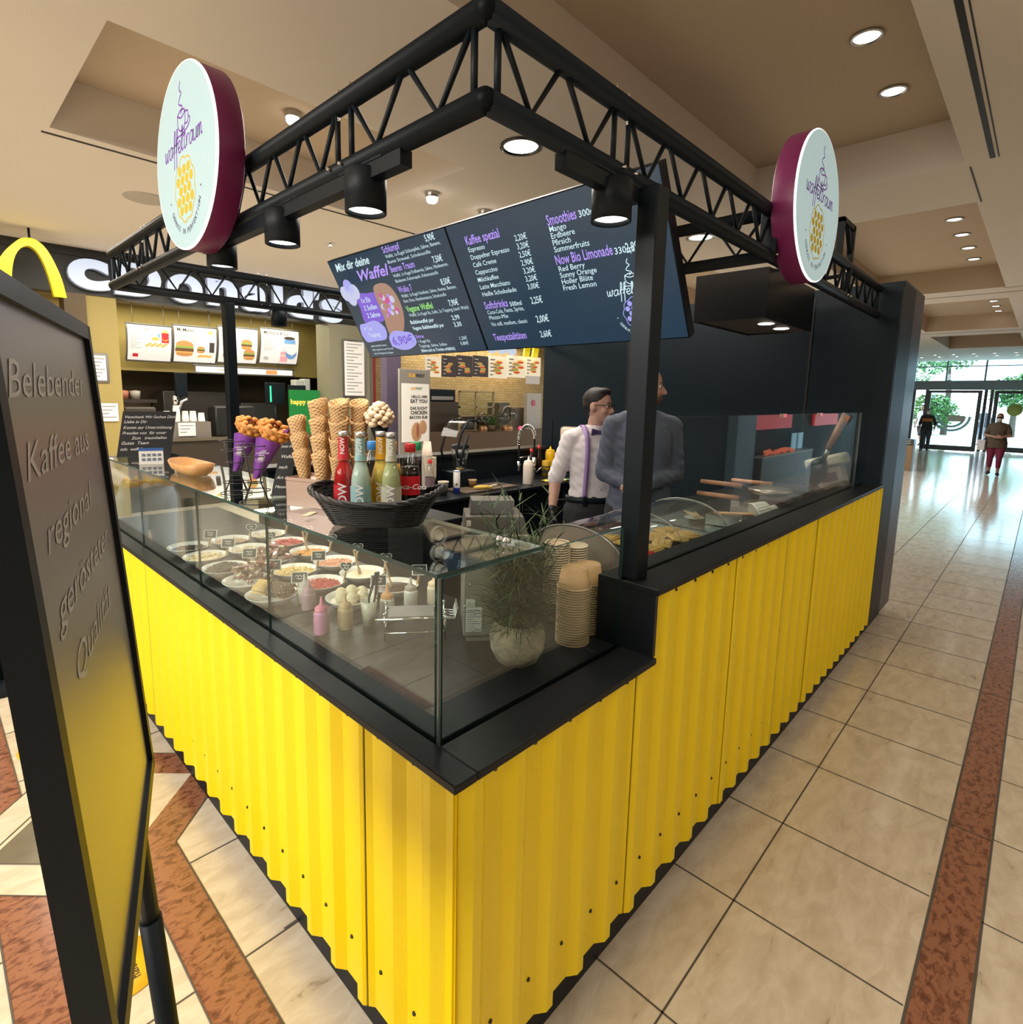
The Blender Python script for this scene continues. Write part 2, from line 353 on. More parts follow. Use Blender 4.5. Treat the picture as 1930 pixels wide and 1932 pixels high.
# ================================================================ KIOSK
ZL, ZU = 0.9356, 1.1505
LEDGE = mat('black_ledge_laminate', (0.009, 0.011, 0.013), 0.40, spec=0.2)
K = thing('kiosk_counter', 'corner sales counter clad in yellow corrugated sheet with black ledges and plinth', 'counter', (0, 0, 0))
b = MB(); b.box(0.045, 0.12, 0.045, 3.2, 0, 0.30); b.box(0.045, 4.06, 0.045, 0.12, 0, 0.30); b.build('plinth', BLK, K)
b = MB(); b.box(0.055, 0.68, 0.055, 3.2, 0.10, ZL); b.box(0.68, 0.97, 0.055, 0.75, 0.10, ZL); b.box(0.97, 4.05, 0.055, 0.75, 0.10, ZL); b.build('carcass', BLK, K)
def sheet(axis, a0, a1, ztop, zbot, phase, screws=True, notch=None):
    """trapezoid corrugated sheet standing in the plane of one counter face"""
    P = 0.1372; prof = [(0, 0), (0.056, 0), (0.084, 1), (0.109, 1), (P, 0)]; D = 0.024
    pts = []; k = math.floor((a0-phase)/P)-1
    while phase+k*P < a1+P:
        for s, h in prof[:-1]: pts.append((phase+k*P+s, h))
        k += 1
    def clip(pts):
        out = []
        for (s0, h0), (s1, h1) in zip(pts, pts[1:]):
            if s1 <= a0 or s0 >= a1: continue
            if s0 < a0: h0 += (h1-h0)*(a0-s0)/(s1-s0); s0 = a0
            if not out: out.append((s0, h0))
            if s1 > a1: h1 = h0+(h1-h0)*(a1-s0)/(s1-s0); s1 = a1
            out.append((s1, h1))
        return out
    L = clip(pts); b = MB(); n = len(L); vs = []
    for dz in (0, 1):
        for s, h in L:
            o = 0.016-h*D*0.85
            z = (ztop if not notch or s < notch[0] else notch[1]) if dz else zbot
            vs.append((s, o, z) if axis == 'x' else (o, s, z))
    for s, h in L:
        o = 0.018-h*D*0.85; z = (ztop if not notch or s < notch[0] else notch[1]); vs.append((s, o+0.001, z) if axis == 'x' else (o+0.001, s, z))
    for s, h in L:
        o = 0.018-h*D*0.85; vs.append((s, o+0.001, zbot) if axis == 'x' else (o+0.001, s, zbot))
    fs = []
    for i in range(n-1):
        fs += [(i, i+1, n+i+1, n+i), (n+i, n+i+1, 2*n+i+1, 2*n+i), (2*n+i, 2*n+i+1, 3*n+i+1, 3*n+i), (3*n+i, 3*n+i+1, i+1, i)]
    if axis == 'y': fs = [f[::-1] for f in fs]
    b.add(vs, fs, 0)
    k = math.floor((a0-phase)/P)-1
    while screws and phase+k*P < a1:
        s = phase+k*P+0.028; k += 1
        if not (a0+0.008 < s < a1-0.008): continue
        for z in ((ztop if not notch or s < notch[0] else notch[1])-0.024, zbot+0.13):
            M = Matrix.Translation((s, 0.016, z) if axis == 'x' else (0.016, s, z))@(Matrix.Rotation(pi/2, 4, 'X') if axis == 'x' else Matrix.Rotation(-pi/2, 4, 'Y'))
            b.lathe([(0.0055, -0.001), (0.0055, 0.003), (0.003, 0.005), (1e-4, 0.005)], n=8, mi=1, M=M)
    return b.build('corrugated_panel', [YEL, SCREW], K)
sheet('y', 0.012, 0.336, ZL, 0.13, -0.010)
sheet('y', 0.340, 2.15, ZL, 0.13, -0.010); sheet('y', 2.154, 3.2, ZL, 0.13, -0.010)
sheet('x', 0.012, 0.718, ZL, 0.13, 0.104)
sheet('x', 0.722, 1.413, ZL, 0.13, 0.104, notch=(0.80, ZU)); sheet('x', 1.417, 1.978, ZU, 0.13, 0.104); sheet('x', 1.982, 2.500, ZU, 0.13, 0.104)
sheet('x', 2.504, 4.03, ZU, 0.13, 0.104, screws=False)
# lower ledge: an L of black laminate with a groove where the glass stands
b = MB(); TH = 0.02
b.rbox(-0.012, 0.052, -0.012, 3.2, ZL, ZL+TH, 0.003); b.rbox(0.0523, 0.80, -0.012, 0.110, ZL, ZL+TH, 0.003)
b.rbox(0.066, 0.70, 0.128, 3.2, ZL, ZL+TH, 0.003); b.rbox(0.7003, 0.97, 0.128, 0.75, ZL, ZL+TH, 0.003)
b.build('ledge', LEDGE, K)
b = MB(); b.box(0.79, 0.80, -0.002, 0.20, ZL+TH, ZU+0.019); b.box(0.797, 0.81, 0.0, 0.02, ZL+TH, ZU); b.box(0.80, 0.97, 0.19, 0.20, ZL+TH, ZU+0.001); b.build('step_panel', BLK2, K)
b = MB(); b.rbox(0.788, 4.03, -0.012, 0.112, ZU, ZU+TH, 0.003); b.rbox(0.80, 4.055, 0.128, 0.20, ZU, ZU+TH, 0.003)
b.build('raised_ledge', LEDGE, K)
b = MB(); b.box(0.97, 4.055, 0.20, 0.80, 1.03, 1.06); b.box(0.97, 4.055, 0.20, 0.78, ZL, 1.03); b.build('worktop', BLK2, K)
# glass showcase
def pane(b, x0, x1, y0, y1, z0, z1, thin):
    """box whose two big faces are clear and whose narrow edges are green"""
    vs = [(x, y, z) for x in (x0, x1) for y in (y0, y1) for z in (z0, z1)]
    F = {'x': [(0, 1, 3, 2), (4, 6, 7, 5)], 'y': [(0, 4, 5, 1), (2, 3, 7, 6)], 'z': [(0, 2, 6, 4), (1, 5, 7, 3)]}
    for a in 'xyz':
        o = len(b.v)
        b.add(vs, F[a], 0 if a == thin else 1)
G = thing('glass_showcase', 'clear glass box with thick green edged lid over the topping bowls', 'display case', (0.058, 0.12, ZL))
for y0, y1 in ((0.132, 0.966), (0.969, 1.60), (1.603, 2.4), (2.403, 3.1)):
    b = MB(); pane(b, 0.055, 0.063, y0, y1, ZL+0.004, 1.335, 'x'); b.build('front_pane', [GLASS, TEAL], G)
b = MB(); pane(b, 0.064, 0.79, 0.116, 0.124, ZL+0.004, 1.335, 'y')
b.build('side_pane', [GLASS, TEAL], G)
b = MB(); pane(b, 0.05, 0.40, 0.12, 3.1, 1.337, 1.347, 'z'); b.build('lid', [GLASS, TEAL], G)
b = MB(); b.box(0.055, 0.061, 0.118, 0.124, ZL+0.002, 1.336); b.build('corner_seal', mat('clear_silicone', (0.10, 0.14, 0.14), 0.15), G)
b = MB()
for dy in (-0.012, 0.012): b.lathe([(1e-4, 0.0), (0.012, 0.0), (0.014, 0.006), (0.010, 0.012), (1e-4, 0.013)], (0.36, 0.22+dy, 1.347), 14)
b.build('lid_clamp', CHROME, G)
# glass screen on the raised counter
S = thing('glass_screen', 'tall clear glass screen standing on the raised counter ledge', 'glass screen', (2.4, 0.12, ZU))
b = MB(); pane(b, 0.90, 3.74, 0.116, 0.124, ZU+0.004, 1.668, 'y'); b.build('pane', [GLASS, mat('polished_edge', (0.25, 0.3, 0.3), 0.2)], S)
for x in (2.15, 2.75):
    b = MB(); b.box(x, x+0.05, 0.112, 0.128, 1.655, 1.672); b.build('edge_clip', CHROME, S)
# truss frame on posts
T = thing('truss_frame', 'black steel ladder truss running round the kiosk on square posts', 'truss', (0.2, 0.147, ZU))
def truss(p0, p1, zlo, zhi, r=0.026, seams=(), pitch=0.21, bolts=True):
    t = bpy.data.objects.new('truss_beam', None); COL.objects.link(t); t.parent = T
    p0, p1 = Vector(p0), Vector(p1); d = (p1-p0); L = d.length; d.normalize(); n = Vector((-d.y, d.x, 0)); z0, z1 = Vector((0, 0, zlo)), Vector((0, 0, zhi))
    for z in (z0, z1):
        b = MB(); b.tube([p0+z-d*0.0, p1+z], r, 14)
        b.ball(p0+z, r*1.0, 12); b.ball(p1+z, r*1.0, 12)
        b.build('chord', BLK, t)
    cuts = [0.0]+list(seams)+[L]
    for a, c in zip(cuts, cuts[1:]):
        k = max(1, round((c-a-0.06)/pitch)); st = (c-a-0.06)/k
        for end in (a+0.035, c-0.035):
            b = MB(); b.tube([p0+d*end+z0, p0+d*end+z1], 0.008, 8); b.build('brace', BLK, t)
        for i in range(k):
            s0 = a+0.03+i*st; m = s0+st/2
            b = MB(); b.tube([p0+d*(s0+0.015)+z1-Vector((0, 0, 0.02)), p0+d*m+z0+Vector((0, 0, 0.02)), p0+d*(s0+st-0.015)+z1-Vector((0, 0, 0.02))], 0.0075, 8); b.build('brace', BLK, t)
    if bolts:
        for s in seams:
            for ds in (-0.03, 0.03):
                for z, q in ((z0, n*1.0), (z0, -n), (z1, Vector((0, 0, 1))), (z1, Vector((0, 0, -1)))):
                    b = MB(); b.tube([p0+d*(s+ds)+z+q*(r-0.002), p0+d*(s+ds)+z+q*(r+0.014)], 0.004, 6); b.build('coupling_bolt', CHROME, t)
    return t
TZ0, TZ1 = 2.338, 2.512
truss((0.2, 0.147, 0), (0.2, 3.26, 0), TZ0, TZ1, seams=(0.55, 2.45))
truss((0.2, 0.147, 0), (4.02, 0.147, 0), TZ0, TZ1, seams=(0.52, 1.72, 2.9))
truss((0.2, 3.26, 0), (4.02, 3.26, 0), TZ0, TZ1, seams=(0.9, 2.4))
truss((1.90, 0.147, 0), (1.90, 3.26, 0), TZ0, TZ1, seams=(1.4,))
b = MB(); b.rbox(0.808, 0.876, 0.075, 0.14, ZU+0.02, TZ0-0.015, 0.004); b.build('post', BLK, T)
b = MB(); b.rbox(0.815, 0.88, 3.21, 3.28, 0.95, TZ0-0.015, 0.004); b.build('post', BLK, T)
b = MB(); b.rbox(1.86, 1.93, 0.11, 0.18, TZ0, TZ1, 0.004); b.build('post', BLK, T)
b = MB()
b.box(2.9, 3.16, 0.125, 0.155, 2.70, 2.725); b.box(3.13, 3.16, 0.125, 0.155, 2.39, 2.725); b.box(2.9, 2.93, 0.125, 0.155, 2.50, 2.72)
b.prism([(3.02, 2.70), (3.05, 2.70), (3.135, 2.60), (3.135, 2.565)], (0, 0.13, 0), XA, ZA, (0, 0.02, 0)); b.build('bracket', BLK, T)
# track spotlights
def spot(x, y, along, label, track=None):
    t = thing('track_spotlight', label, 'spotlight', (x, y, 2.205))
    b = MB(); b.lathe([(1e-4, 0.105), (0.05, 0.105), (0.055, 0.10), (0.055, 0.0), (0.050, 0.0), (0.048, 0.012)], n=28); b.build('housing', BLK, t, world=False)
    b = MB(); b.lathe([(1e-4, 0.010), (0.047, 0.012)], n=24); b.build('lens', mat('spot_lens', (1, 1, 1), 0.4, emit=7.0, ecol=(1, 0.94, 0.82)), t, world=False)
    b = MB(); b.tube([(0, 0, 0.10), (0, 0, 0.125)], 0.016, 10)
    b.box(-0.02, 0.02, -0.10, 0.10, 0.112, 0.142) if along == 'y' else b.box(-0.10, 0.10, -0.02, 0.02, 0.112, 0.142)
    b.build('track_adapter', BLK, t, world=False)
    l = bpy.data.lights.new('spot', 'SPOT'); l.energy = 16; l.spot_size = radians(95); l.spot_blend = 0.6; l.color = (1, 0.86, 0.68); l.shadow_soft_size = 0.045
    lo = bpy.data.objects.new('spot_light', l); COL.objects.link(lo); lo.parent = t; lo.location = (0, 0, -0.006)
    return t
spot(0.2, 0.598, 'y', 'black cylinder spotlight under the left truss, nearest the corner')
spot(0.2, 1.085, 'y', 'black cylinder spotlight under the left truss, second from the corner')
spot(0.2, 1.60, 'y', 'black cylinder spotlight partly behind the bottom of the left round sign')
spot(0.69, 0.147, 'x', 'black cylinder spotlight beside the front post, in front of the menu screen')
spot(1.207, 3.26, 'x', 'black cylinder spotlight hanging from the rear truss below the big shop letters')
b = MB(); b.box(0.182, 0.218, 0.42, 1.75, TZ0-0.06, TZ0-0.022); b.build('light_track', BLK, T)
b = MB(); b.box(0.46, 0.81, 0.13, 0.165, TZ0-0.06, TZ0-0.022); b.build('light_track', BLK, T)
# ---------------------------------------------------------------- logo
SCRIPT = {'w': ([[(0, 1), (.1, .2), (.3, 0), (.5, .3), (.55, .9), (.6, .2), (.8, 0), (1.0, .3), (1.05, 1), (1.25, .85)]], 1.25),
 'a': ([[(.85, .9), (.5, 1), (.1, .6), (.15, .1), (.5, 0), (.85, .5), (.9, 1), (.88, .2), (1.1, .05)]], 1.1),
 'f': ([[(0, .2), (.4, .9), (.62, 1.9), (.45, 2.15), (.32, 1.5), (.3, 0), (.25, -1), (.15, -1.1)], [(.05, .8), (.7, .95)]], .62),
 'e': ([[(0, .35), (.6, .5), (.7, .85), (.4, 1), (.1, .6), (.2, .1), (.6, 0), (.9, .25)]], .85),
 'l': ([[(0, .2), (.4, 1.2), (.42, 2), (.22, 1.9), (.15, .5), (.3, 0), (.6, .2)]], .6),
 't': ([[(.25, 1.8), (.2, .3), (.4, 0), (.7, .2)], [(-.05, 1.15), (.6, 1.25)]], .7),
 'r': ([[(0, 1), (.1, .1), (.12, .5), (.4, 1), (.7, .88)]], .72),
 'u': ([[(0, 1), (.05, .2), (.35, 0), (.65, .3), (.7, 1), (.7, .2), (.95, .05)]], .95),
 'm': ([[(0, 1), (.05, 0), (.1, .6), (.3, 1), (.45, .7), (.45, 0), (.5, .6), (.75, 1), (.9, .7), (.9, .1), (1.2, .15)]], 1.2)}
def script_word(b, word, O, r, u, xh, w, mi):
    x = 0; r = Vector(r); u = Vector(u)
    for ch in word:
        st, adv = SCRIPT[ch]
        for p in st: b.stroke([((x+a+0.12*c)*xh, c*xh) for a, c in p], O, r, u, w, mi)
        x += adv+0.06
    return x*xh
def script_len(word, xh): return sum(SCRIPT[c][1]+0.06 for c in word)*xh
def disc_poly(cx, cy, r, n=14, sy=1.0): return [(cx+r*cos(2*pi*i/n), cy+r*sy*sin(2*pi*i/n)) for i in range(n)]
def logo(b, O, r, u, R, mi_line, mi_word, mi_waf, mi_arc, nrm):
    """cup over the script word over a bubble waffle over an arc of capitals, R = radius of the whole"""
    O = Vector(O); r = Vector(r); u = Vector(u); nrm = Vector(nrm)
    o = O+nrm*0.0012
    xh = 0.132*R; L = script_len('waffeltraum', xh)
    script_word(b, 'waffeltraum', o-r*(L/2)+u*0.10*R, r, u, xh, 0.022*R, mi_word)
    c = lambda pts: [(x*R, y*R) for x, y in pts]; w = 0.02*R
    b.stroke(c([(-.13, .52), (-.13, .40), (-.05, .33), (.06, .33), (.13, .40), (.14, .52)]), o, r, u, w, mi_line)
    b.stroke(c([(-.13, .52), (0, .47), (.14, .52), (.0, .56), (-.13, .52)]), o, r, u, w, mi_line)
    b.stroke(c([(.14, .50), (.24, .48), (.22, .37), (.11, .37)]), o, r, u, w, mi_line)
    b.stroke(c([(-.22, .22), (-.2, .28), (0, .28), (.2, .31), (.3, .37), (.26, .42)]), o, r, u, w, mi_line)
    b.stroke(c([(-.02, .52), (.06, .58), (-.06, .64), (-.02, .70), (.04, .74), (-.02, .80), (0.02, .88)]), o, r, u, w, mi_line)
    n = 40; out = [((0.0+(0.335+0.040*abs(sin(i*pi/n*9)))*cos(2*pi*i/n))*R, (-0.36+(0.355+0.040*abs(sin(i*pi/n*9)))*sin(2*pi*i/n))*R) for i in range(n+1)]
    b.stroke(out, o, r, u, 0.018*R, mi_waf, smooth=False)
    for j in range(-3, 4):
        for i in range(-3, 4):
            x = i*0.155+(0.078 if j % 2 else 0); y = j*0.118
            if sqrt(x*x+y*y) < 0.285: b.add([o+r*((x)*R+px)+u*((-0.36+y)*R+py) for px, py in disc_poly(0, 0, 0.062*R, 12)], [tuple(range(12))], mi_waf)
    s = 'GENUSS IN PERFEKTION'; RA = 0.56
    for i, ch in enumerate(s):
        a = radians(-153+126*(i+0.5)/len(s)); p = o+r*(RA*R*cos(a))+u*((-0.30+RA*sin(a))*R)
        t = (r*(-sin(a))+u*cos(a)); q = r*(-cos(a))+u*(-sin(a))
        if ch != ' ': b.text(ch, p-q*0.03*R, t, q, 0.092*R, mi_arc, 0.01, 0, 'CENTER')
    for a in (-166, -14):
        a = radians(a); p = o+r*(RA*R*cos(a))+u*((-0.30+RA*sin(a))*R); b.add([p+r*x+u*y for x, y in disc_poly(0, 0, 0.014*R, 8)], [tuple(range(8))], mi_arc)
PURP = mat('purple_print', (0.20, 0.045, 0.42), 0.6, emit=0.12); YELW = mat('waffle_yellow_print', (0.62, 0.46, 0.01), 0.6, emit=0.12)
FACE = mat('sign_face_acrylic', (0.30, 0.42, 0.44), 0.4, emit=0.40, ecol=(0.70, 0.93, 0.95)); RIMW = mat('sign_edge_glow', (0.9, 0.95, 0.95), 0.4, emit=1.0, ecol=(0.95, 1, 1))
MAG = mat('magenta_sign_rim', (0.20, 0.018, 0.10), 0.42)
def round_sign(c, nrm, label, R=0.306, dep=0.095):
    t = thing('round_sign', label, 'sign', c); nrm = Vector(nrm); rr = ZA.cross(nrm).normalized(); M = Matrix((( rr.x, 0, nrm.x, 0), (rr.y, 0, nrm.y, 0), (0, 1, 0, 0), (0, 0, 0, 1)))
    b = MB(); b.lathe([(1e-4, -dep), (R-0.008, -dep), (R, -dep+0.006), (R, -0.008)], n=64, M=M); b.build('rim', MAG, t, world=False)
    b = MB(); b.lathe([(R, -0.008), (R+0.001, -0.003), (R-0.002, 0.0), (R-0.005, 0.0005)], n=64, M=M); b.build('edge_band', RIMW, t, world=False)
    b = MB(); b.lathe([(R-0.005, 0.0005), (R*0.6, 0.0012), (1e-4, 0.0015)], n=64, M=M); b.build('face', FACE, t, world=False)
    b = MB(); logo(b, (0, 0, 0), rr, ZA, R*0.93, 0, 0, 1, 2, nrm*1.6); b.build('lettering', [PURP, YELW, mat('dark_violet_print', (0.05, 0.03, 0.12), 0.6)], t, world=False)
    b = MB(); b.tube([Vector((0, 0, 0.03))-nrm*(dep-0.005), Vector((0, 0, 0.03))-nrm*(dep+0.035)], 0.02, 10); b.build('mounting_arm', BLK, t, world=False)
    return t
round_sign((0.058, 1.53, 2.545), (-1, 0, 0), 'glowing round shop sign with purple rim on the left truss')
round_sign((2.12, 0.035, 2.56), (0, -1, 0), 'glowing round shop sign with purple rim on the right truss')
# ================================================================ MENU SCREENS
SCRN = mat('menu_screen_panel', (0.006, 0.012, 0.018), 0.25, emit=1.0, ecol=srgb(38, 58, 76), var=0.0)
T_CY = mat('screen_text_pale', (0.1, 0.1, 0.1), 0.5, emit=1.0, ecol=srgb(205, 232, 240)); T_PU = mat('screen_text_lilac', (0.1, 0.1, 0.1), 0.5, emit=1.0, ecol=srgb(172, 140, 240))
T_GR = mat('screen_text_green', (0.1, 0.1, 0.1), 0.5, emit=1.0, ecol=srgb(150, 225, 120)); T_VI = mat('screen_violet', (0.1, 0.1, 0.1), 0.5, emit=1.0, ecol=srgb(112, 74, 205))
T_BL = mat('screen_pale_violet', (0.1, 0.1, 0.1), 0.5, emit=1.0, ecol=srgb(158, 158, 235)); T_WAF = mat('screen_waffle_brown', (0.1, 0.1, 0.1), 0.5, emit=1.0, ecol=srgb(160, 122, 104))
T_PK = mat('screen_pink', (0.1, 0.1, 0.1), 0.5, emit=1.0, ecol=srgb(196, 60, 140)); T_IC = mat('screen_ice', (0.1, 0.1, 0.1), 0.5, emit=1.0, ecol=srgb(190, 196, 226))
SM = [T_CY, T_PU, T_GR, T_VI, T_BL, T_WAF, T_PK, T_IC]
SO = Vector((1.80, 2.986, 2.007)); SR = Vector((0, -1, 0)); SU = Vector((-0.485, 0, 0.8744)).normalized(); SN = SR.cross(SU)
def sp(s, t, h=0.002): return SO+SR*s+SU*t+SN*h
def screen(s0, s1, label):
    t = thing('menu_screen', label, 'screen', sp((s0+s1)/2, 0, -0.03))
    def sbox(b, a0, a1, c0, c1, h0, h1): 
        vs = [sp(x, y, h) for x in (a0, a1) for y in (c0, c1) for h in (h0, h1)]
        b.add(vs, [(0, 1, 3, 2), (4, 6, 7, 5), (0, 4, 5, 1), (2, 3, 7, 6), (0, 2, 6, 4), (1, 5, 7, 3)])
    b = MB(); sbox(b, s0, s1, 0, 0.738, -0.055, -0.002); b.build('casing', BLK, t)
    b = MB(); b.add([sp(s0+0.006, 0.006, 0), sp(s1-0.006, 0.006, 0), sp(s1-0.006, 0.732, 0), sp(s0+0.006, 0.732, 0)], [(0, 1, 2, 3)]); b.build('display', SCRN, t)
    m = (s0+s1)/2
    b = MB(); b.tube([sp(m, 0.36, -0.05), (1.90, sp(m, 0).y, TZ0)], 0.02, 8); b.tube([sp(m, 0.5, -0.05), (1.90, sp(m, 0).y, TZ1)], 0.02, 8); b.build('wall_mount_arm', BLK, t)
    return t
L = screen(0.0, 1.262, 'left menu screen with waffle prices and a violet waffle offer'); R_ = screen(1.266, 2.556, 'right menu screen with coffee, drinks and smoothie prices')
def st(b, s, x, y, size, mi=0, w=None, bold=0.0, shear=0.0, al='LEFT'):
    k = 1.0
    if w:
        vs, _ = text_geo(s, bold, shear, al); ext = max(v[0] for v in vs)-min(v[0] for v in vs); k = w/(ext*size)
    b.text(s, sp(x, y), SR, SU, size, mi, bold, shear, al, sx=k)
b = MB()
st(b, 'Mix dir deine', 0.067, 0.655, 0.075, 0, 0.41, 0.02, 0.25); st(b, 'Waffel', 0.27, 0.56, 0.10, 1, 0.35, 0.02, 0.3)
for y, h, p, ls, c in ((0.695, 'Schlumpf', '5,90€', ('Waffel, 1x Kugel Schlumpfeis, Sahne, Banane,', 'Bunte Streusel, Schokosoße'), 1), (0.573, 'Beeren Traum', '7,50€', ('Waffel, 1x Kugel Erdbeereis, Sahne, Himbeeren,', 'Blaubeeren, Kokosraspeln, Kokosnusssoße'), 1), (0.44, 'Wolke 7', '8,50€', ('Waffel, 1x Kugel Vanilleeis, Sahne, Ananas, Banane,', 'Kiwi, Oreo, Haselnusssauce, Schokosoße'), 1), (0.31, 'Vegane Waffel', '7,90€', ('Waffel, 2x Kugel Eis, Soße, 2x Topping (nach Wahl)',), 2)):
    st(b, h, 0.655, y-0.005, 0.058, c, {'Schlumpf': .175, 'Beeren Traum': .245, 'Wolke 7': .14, 'Vegane Waffel': .27}[h], 0.015); st(b, p, 1.075, y-0.006, 0.052, 0, 0.085, 0.015)
    for i, l in enumerate(ls): st(b, l, 0.66, y-0.038-0.034*i, 0.030, 0, (0.53, 0.42)[i] if len(ls) > 1 else 0.57)
st(b, 'Bubblewaffel pur', 0.64, 0.222, 0.036, 0, 0.24, 0.02); st(b, '2,99', 1.054, 0.216, 0.042, 0, None, 0.015); st(b, 'Vegane Bubblewaffel pur', 0.64, 0.18, 0.036, 0, 0.32, 0.02); st(b, '3,30', 1.049, 0.172, 0.042, 0, None, 0.015)
st(b, 'Extras', 0.637, 0.122, 0.034, 1, None, 0.02); st(b, '1 Kugel Eis', 0.635, 0.088, 0.03); st(b, '1,20€', 1.05, 0.084, 0.032); st(b, 'Toppings, Sahne, Soßen', 0.632, 0.055, 0.03, 0, 0.285); st(b, '0,80€', 1.048, 0.05, 0.032); st(b, '(lieben auch zu Trocken erhältlich)', 0.633, 0.022, 0.03, 0, 0.345, 0.02)
for i, w in enumerate((0.2, 0.26, 0.24)): st(b, ('Lebensmittelinformation:', 'Bitte fragen Sie unser Personal', 'nach den Allergenen der Speisen')[i], 0.07, 0.088-0.03*i, 0.022, 0, w)
def blob(b, pts, mi, h): b.add([sp(x, y, h) for x, y in crom(pts+[pts[0]], 4)[:-1]], [tuple(range(len(pts)*4))], mi)
blob(b, [(0.16, 0.48), (0.30, 0.475), (0.43, 0.46), (0.42, 0.36), (0.36, 0.27), (0.22, 0.27), (0.13, 0.28), (0.15, 0.38)][::-1], 3, 0.001)
blob(b, [(0.05, 0.26), (0.13, 0.27), (0.26, 0.28), (0.34, 0.22), (0.30, 0.14), (0.16, 0.13), (0.05, 0.13), (0.02, 0.19)][::-1], 4, 0.0014)
blob(b, [(0.34, 0.15), (0.42, 0.19), (0.52, 0.18), (0.61, 0.16), (0.62, 0.09), (0.52, 0.05), (0.42, 0.05), (0.33, 0.08)][::-1], 4, 0.0018)
blob(b, [(0.39, 0.48), (0.46, 0.52), (0.57, 0.50), (0.62, 0.40), (0.60, 0.28), (0.52, 0.17), (0.42, 0.12), (0.36, 0.17), (0.38, 0.30)][::-1], 5, 0.0012)
for i in range(26):
    a = random.uniform(0, 2*pi); q = random.uniform(0, 1)**0.5; x, y = 0.49+0.09*q*cos(a), 0.36+0.13*q*sin(a); r = random.uniform(0.012, 0.03)
    b.add([sp(px, py, 0.0016+i*0.00003) for px, py in disc_poly(x, y, r, 10)], [tuple(range(10))], random.choice((6, 6, 7, 7, 5, 1)))
for x, y, m in ((0.05, 0.50, 7), (0.12, 0.54, 4), (0.10, 0.46, 7), (0.17, 0.50, 7)): b.add([sp(px, py, 0.0017) for px, py in disc_poly(x, y, 0.055, 14)], [tuple(range(14))], m)
for i, l in enumerate(('1x Eis', '2 Soßen', '2 Sahne')): st(b, l, 0.19, 0.415-0.055*i, 0.05, 0, None, 0.01, 0.2)
st(b, '+ 1 x', 0.08, 0.215, 0.045, 0, None, 0.01, 0.2); st(b, 'Topping', 0.10, 0.165, 0.045, 0, None, 0.0, 0.2); st(b, '6,90€', 0.475, 0.09, 0.085, 3, 0.24, 0.02, 0.1, 'CENTER')
b.build('lettering', SM, L)
b = MB()
st(b, 'Kaffee spezial', 1.384, 0.615, 0.066, 1, 0.25, 0.015)
for i, (l, p) in enumerate((('Espresso', '2,20€'), ('Doppelter Espresso', '3,20€'), ('Café Creme', '2,50€'), ('Cappuccino', '2,90€'), ('Milchkaffee', '3,20€'), ('Latte Macchiato', '3,20€'), ('Heiße Schokolade', '3,00€'))):
    st(b, l, 1.384-0.0015*i, 0.577-0.0415*i, 0.036, 0, None, 0.006); st(b, p, 1.728-0.002*i, 0.577-0.0415*i, 0.042, 0, 0.078, 0.006)
st(b, 'Softdrinks', 1.363, 0.254, 0.062, 1, 0.18, 0.015); st(b, '500ml', 1.556, 0.252, 0.036, 0, None, 0.01); st(b, '2,25€', 1.711, 0.25, 0.052, 0, 0.078, 0.01)
st(b, 'Coca-Cola, Fanta, Sprite,', 1.368, 0.222, 0.034, 0, 0.28); st(b, 'Mezzo-Mix', 1.367, 0.19, 0.034); st(b, 'Vio still, medium, classic', 1.367, 0.15, 0.034, 0, 0.278); st(b, '2,00€', 1.71, 0.145, 0.055, 0, 0.085, 0.01)
st(b, 'Teespezialitäten', 1.35, 0.06, 0.062, 1, 0.255, 0.015); st(b, '2,60€', 1.706, 0.06, 0.052, 0, 0.078, 0.01)
st(b, 'Smoothies', 1.95, 0.61, 0.068, 1, 0.17, 0.015); st(b, '300ml', 2.132, 0.612, 0.042, 0, None, 0.01)
for i, l in enumerate(('Mango', 'Erdbeere', 'Pfirsich', 'Summerfruits')): st(b, l, 1.951-0.001*i, 0.58-0.032*i, 0.038, 0, None, 0.006)
st(b, 'Now Bio Limonade', 1.938, 0.424, 0.068, 1, 0.325, 0.015); st(b, '330ml', 2.272, 0.422, 0.042, 0, None, 0.01); st(b, '2,99€', 2.332, 0.42, 0.062, 0, 0.085, 0.01); st(b, '3,10€', 2.345, 0.608, 0.055, 0, 0.085, 0.01)
for i, l in enumerate(('Red Berry', 'Sunny Orange', 'Holler Blüte', 'Fresh Lemon')): st(b, l, 1.943-0.001*i, 0.39-0.032*i, 0.038, 0, None, 0.006)
logo(b, sp(2.325, 0.215, 0.001), SR, SU, 0.205, 0, 0, 4, 0, SN)
b.build('lettering', SM, R_)
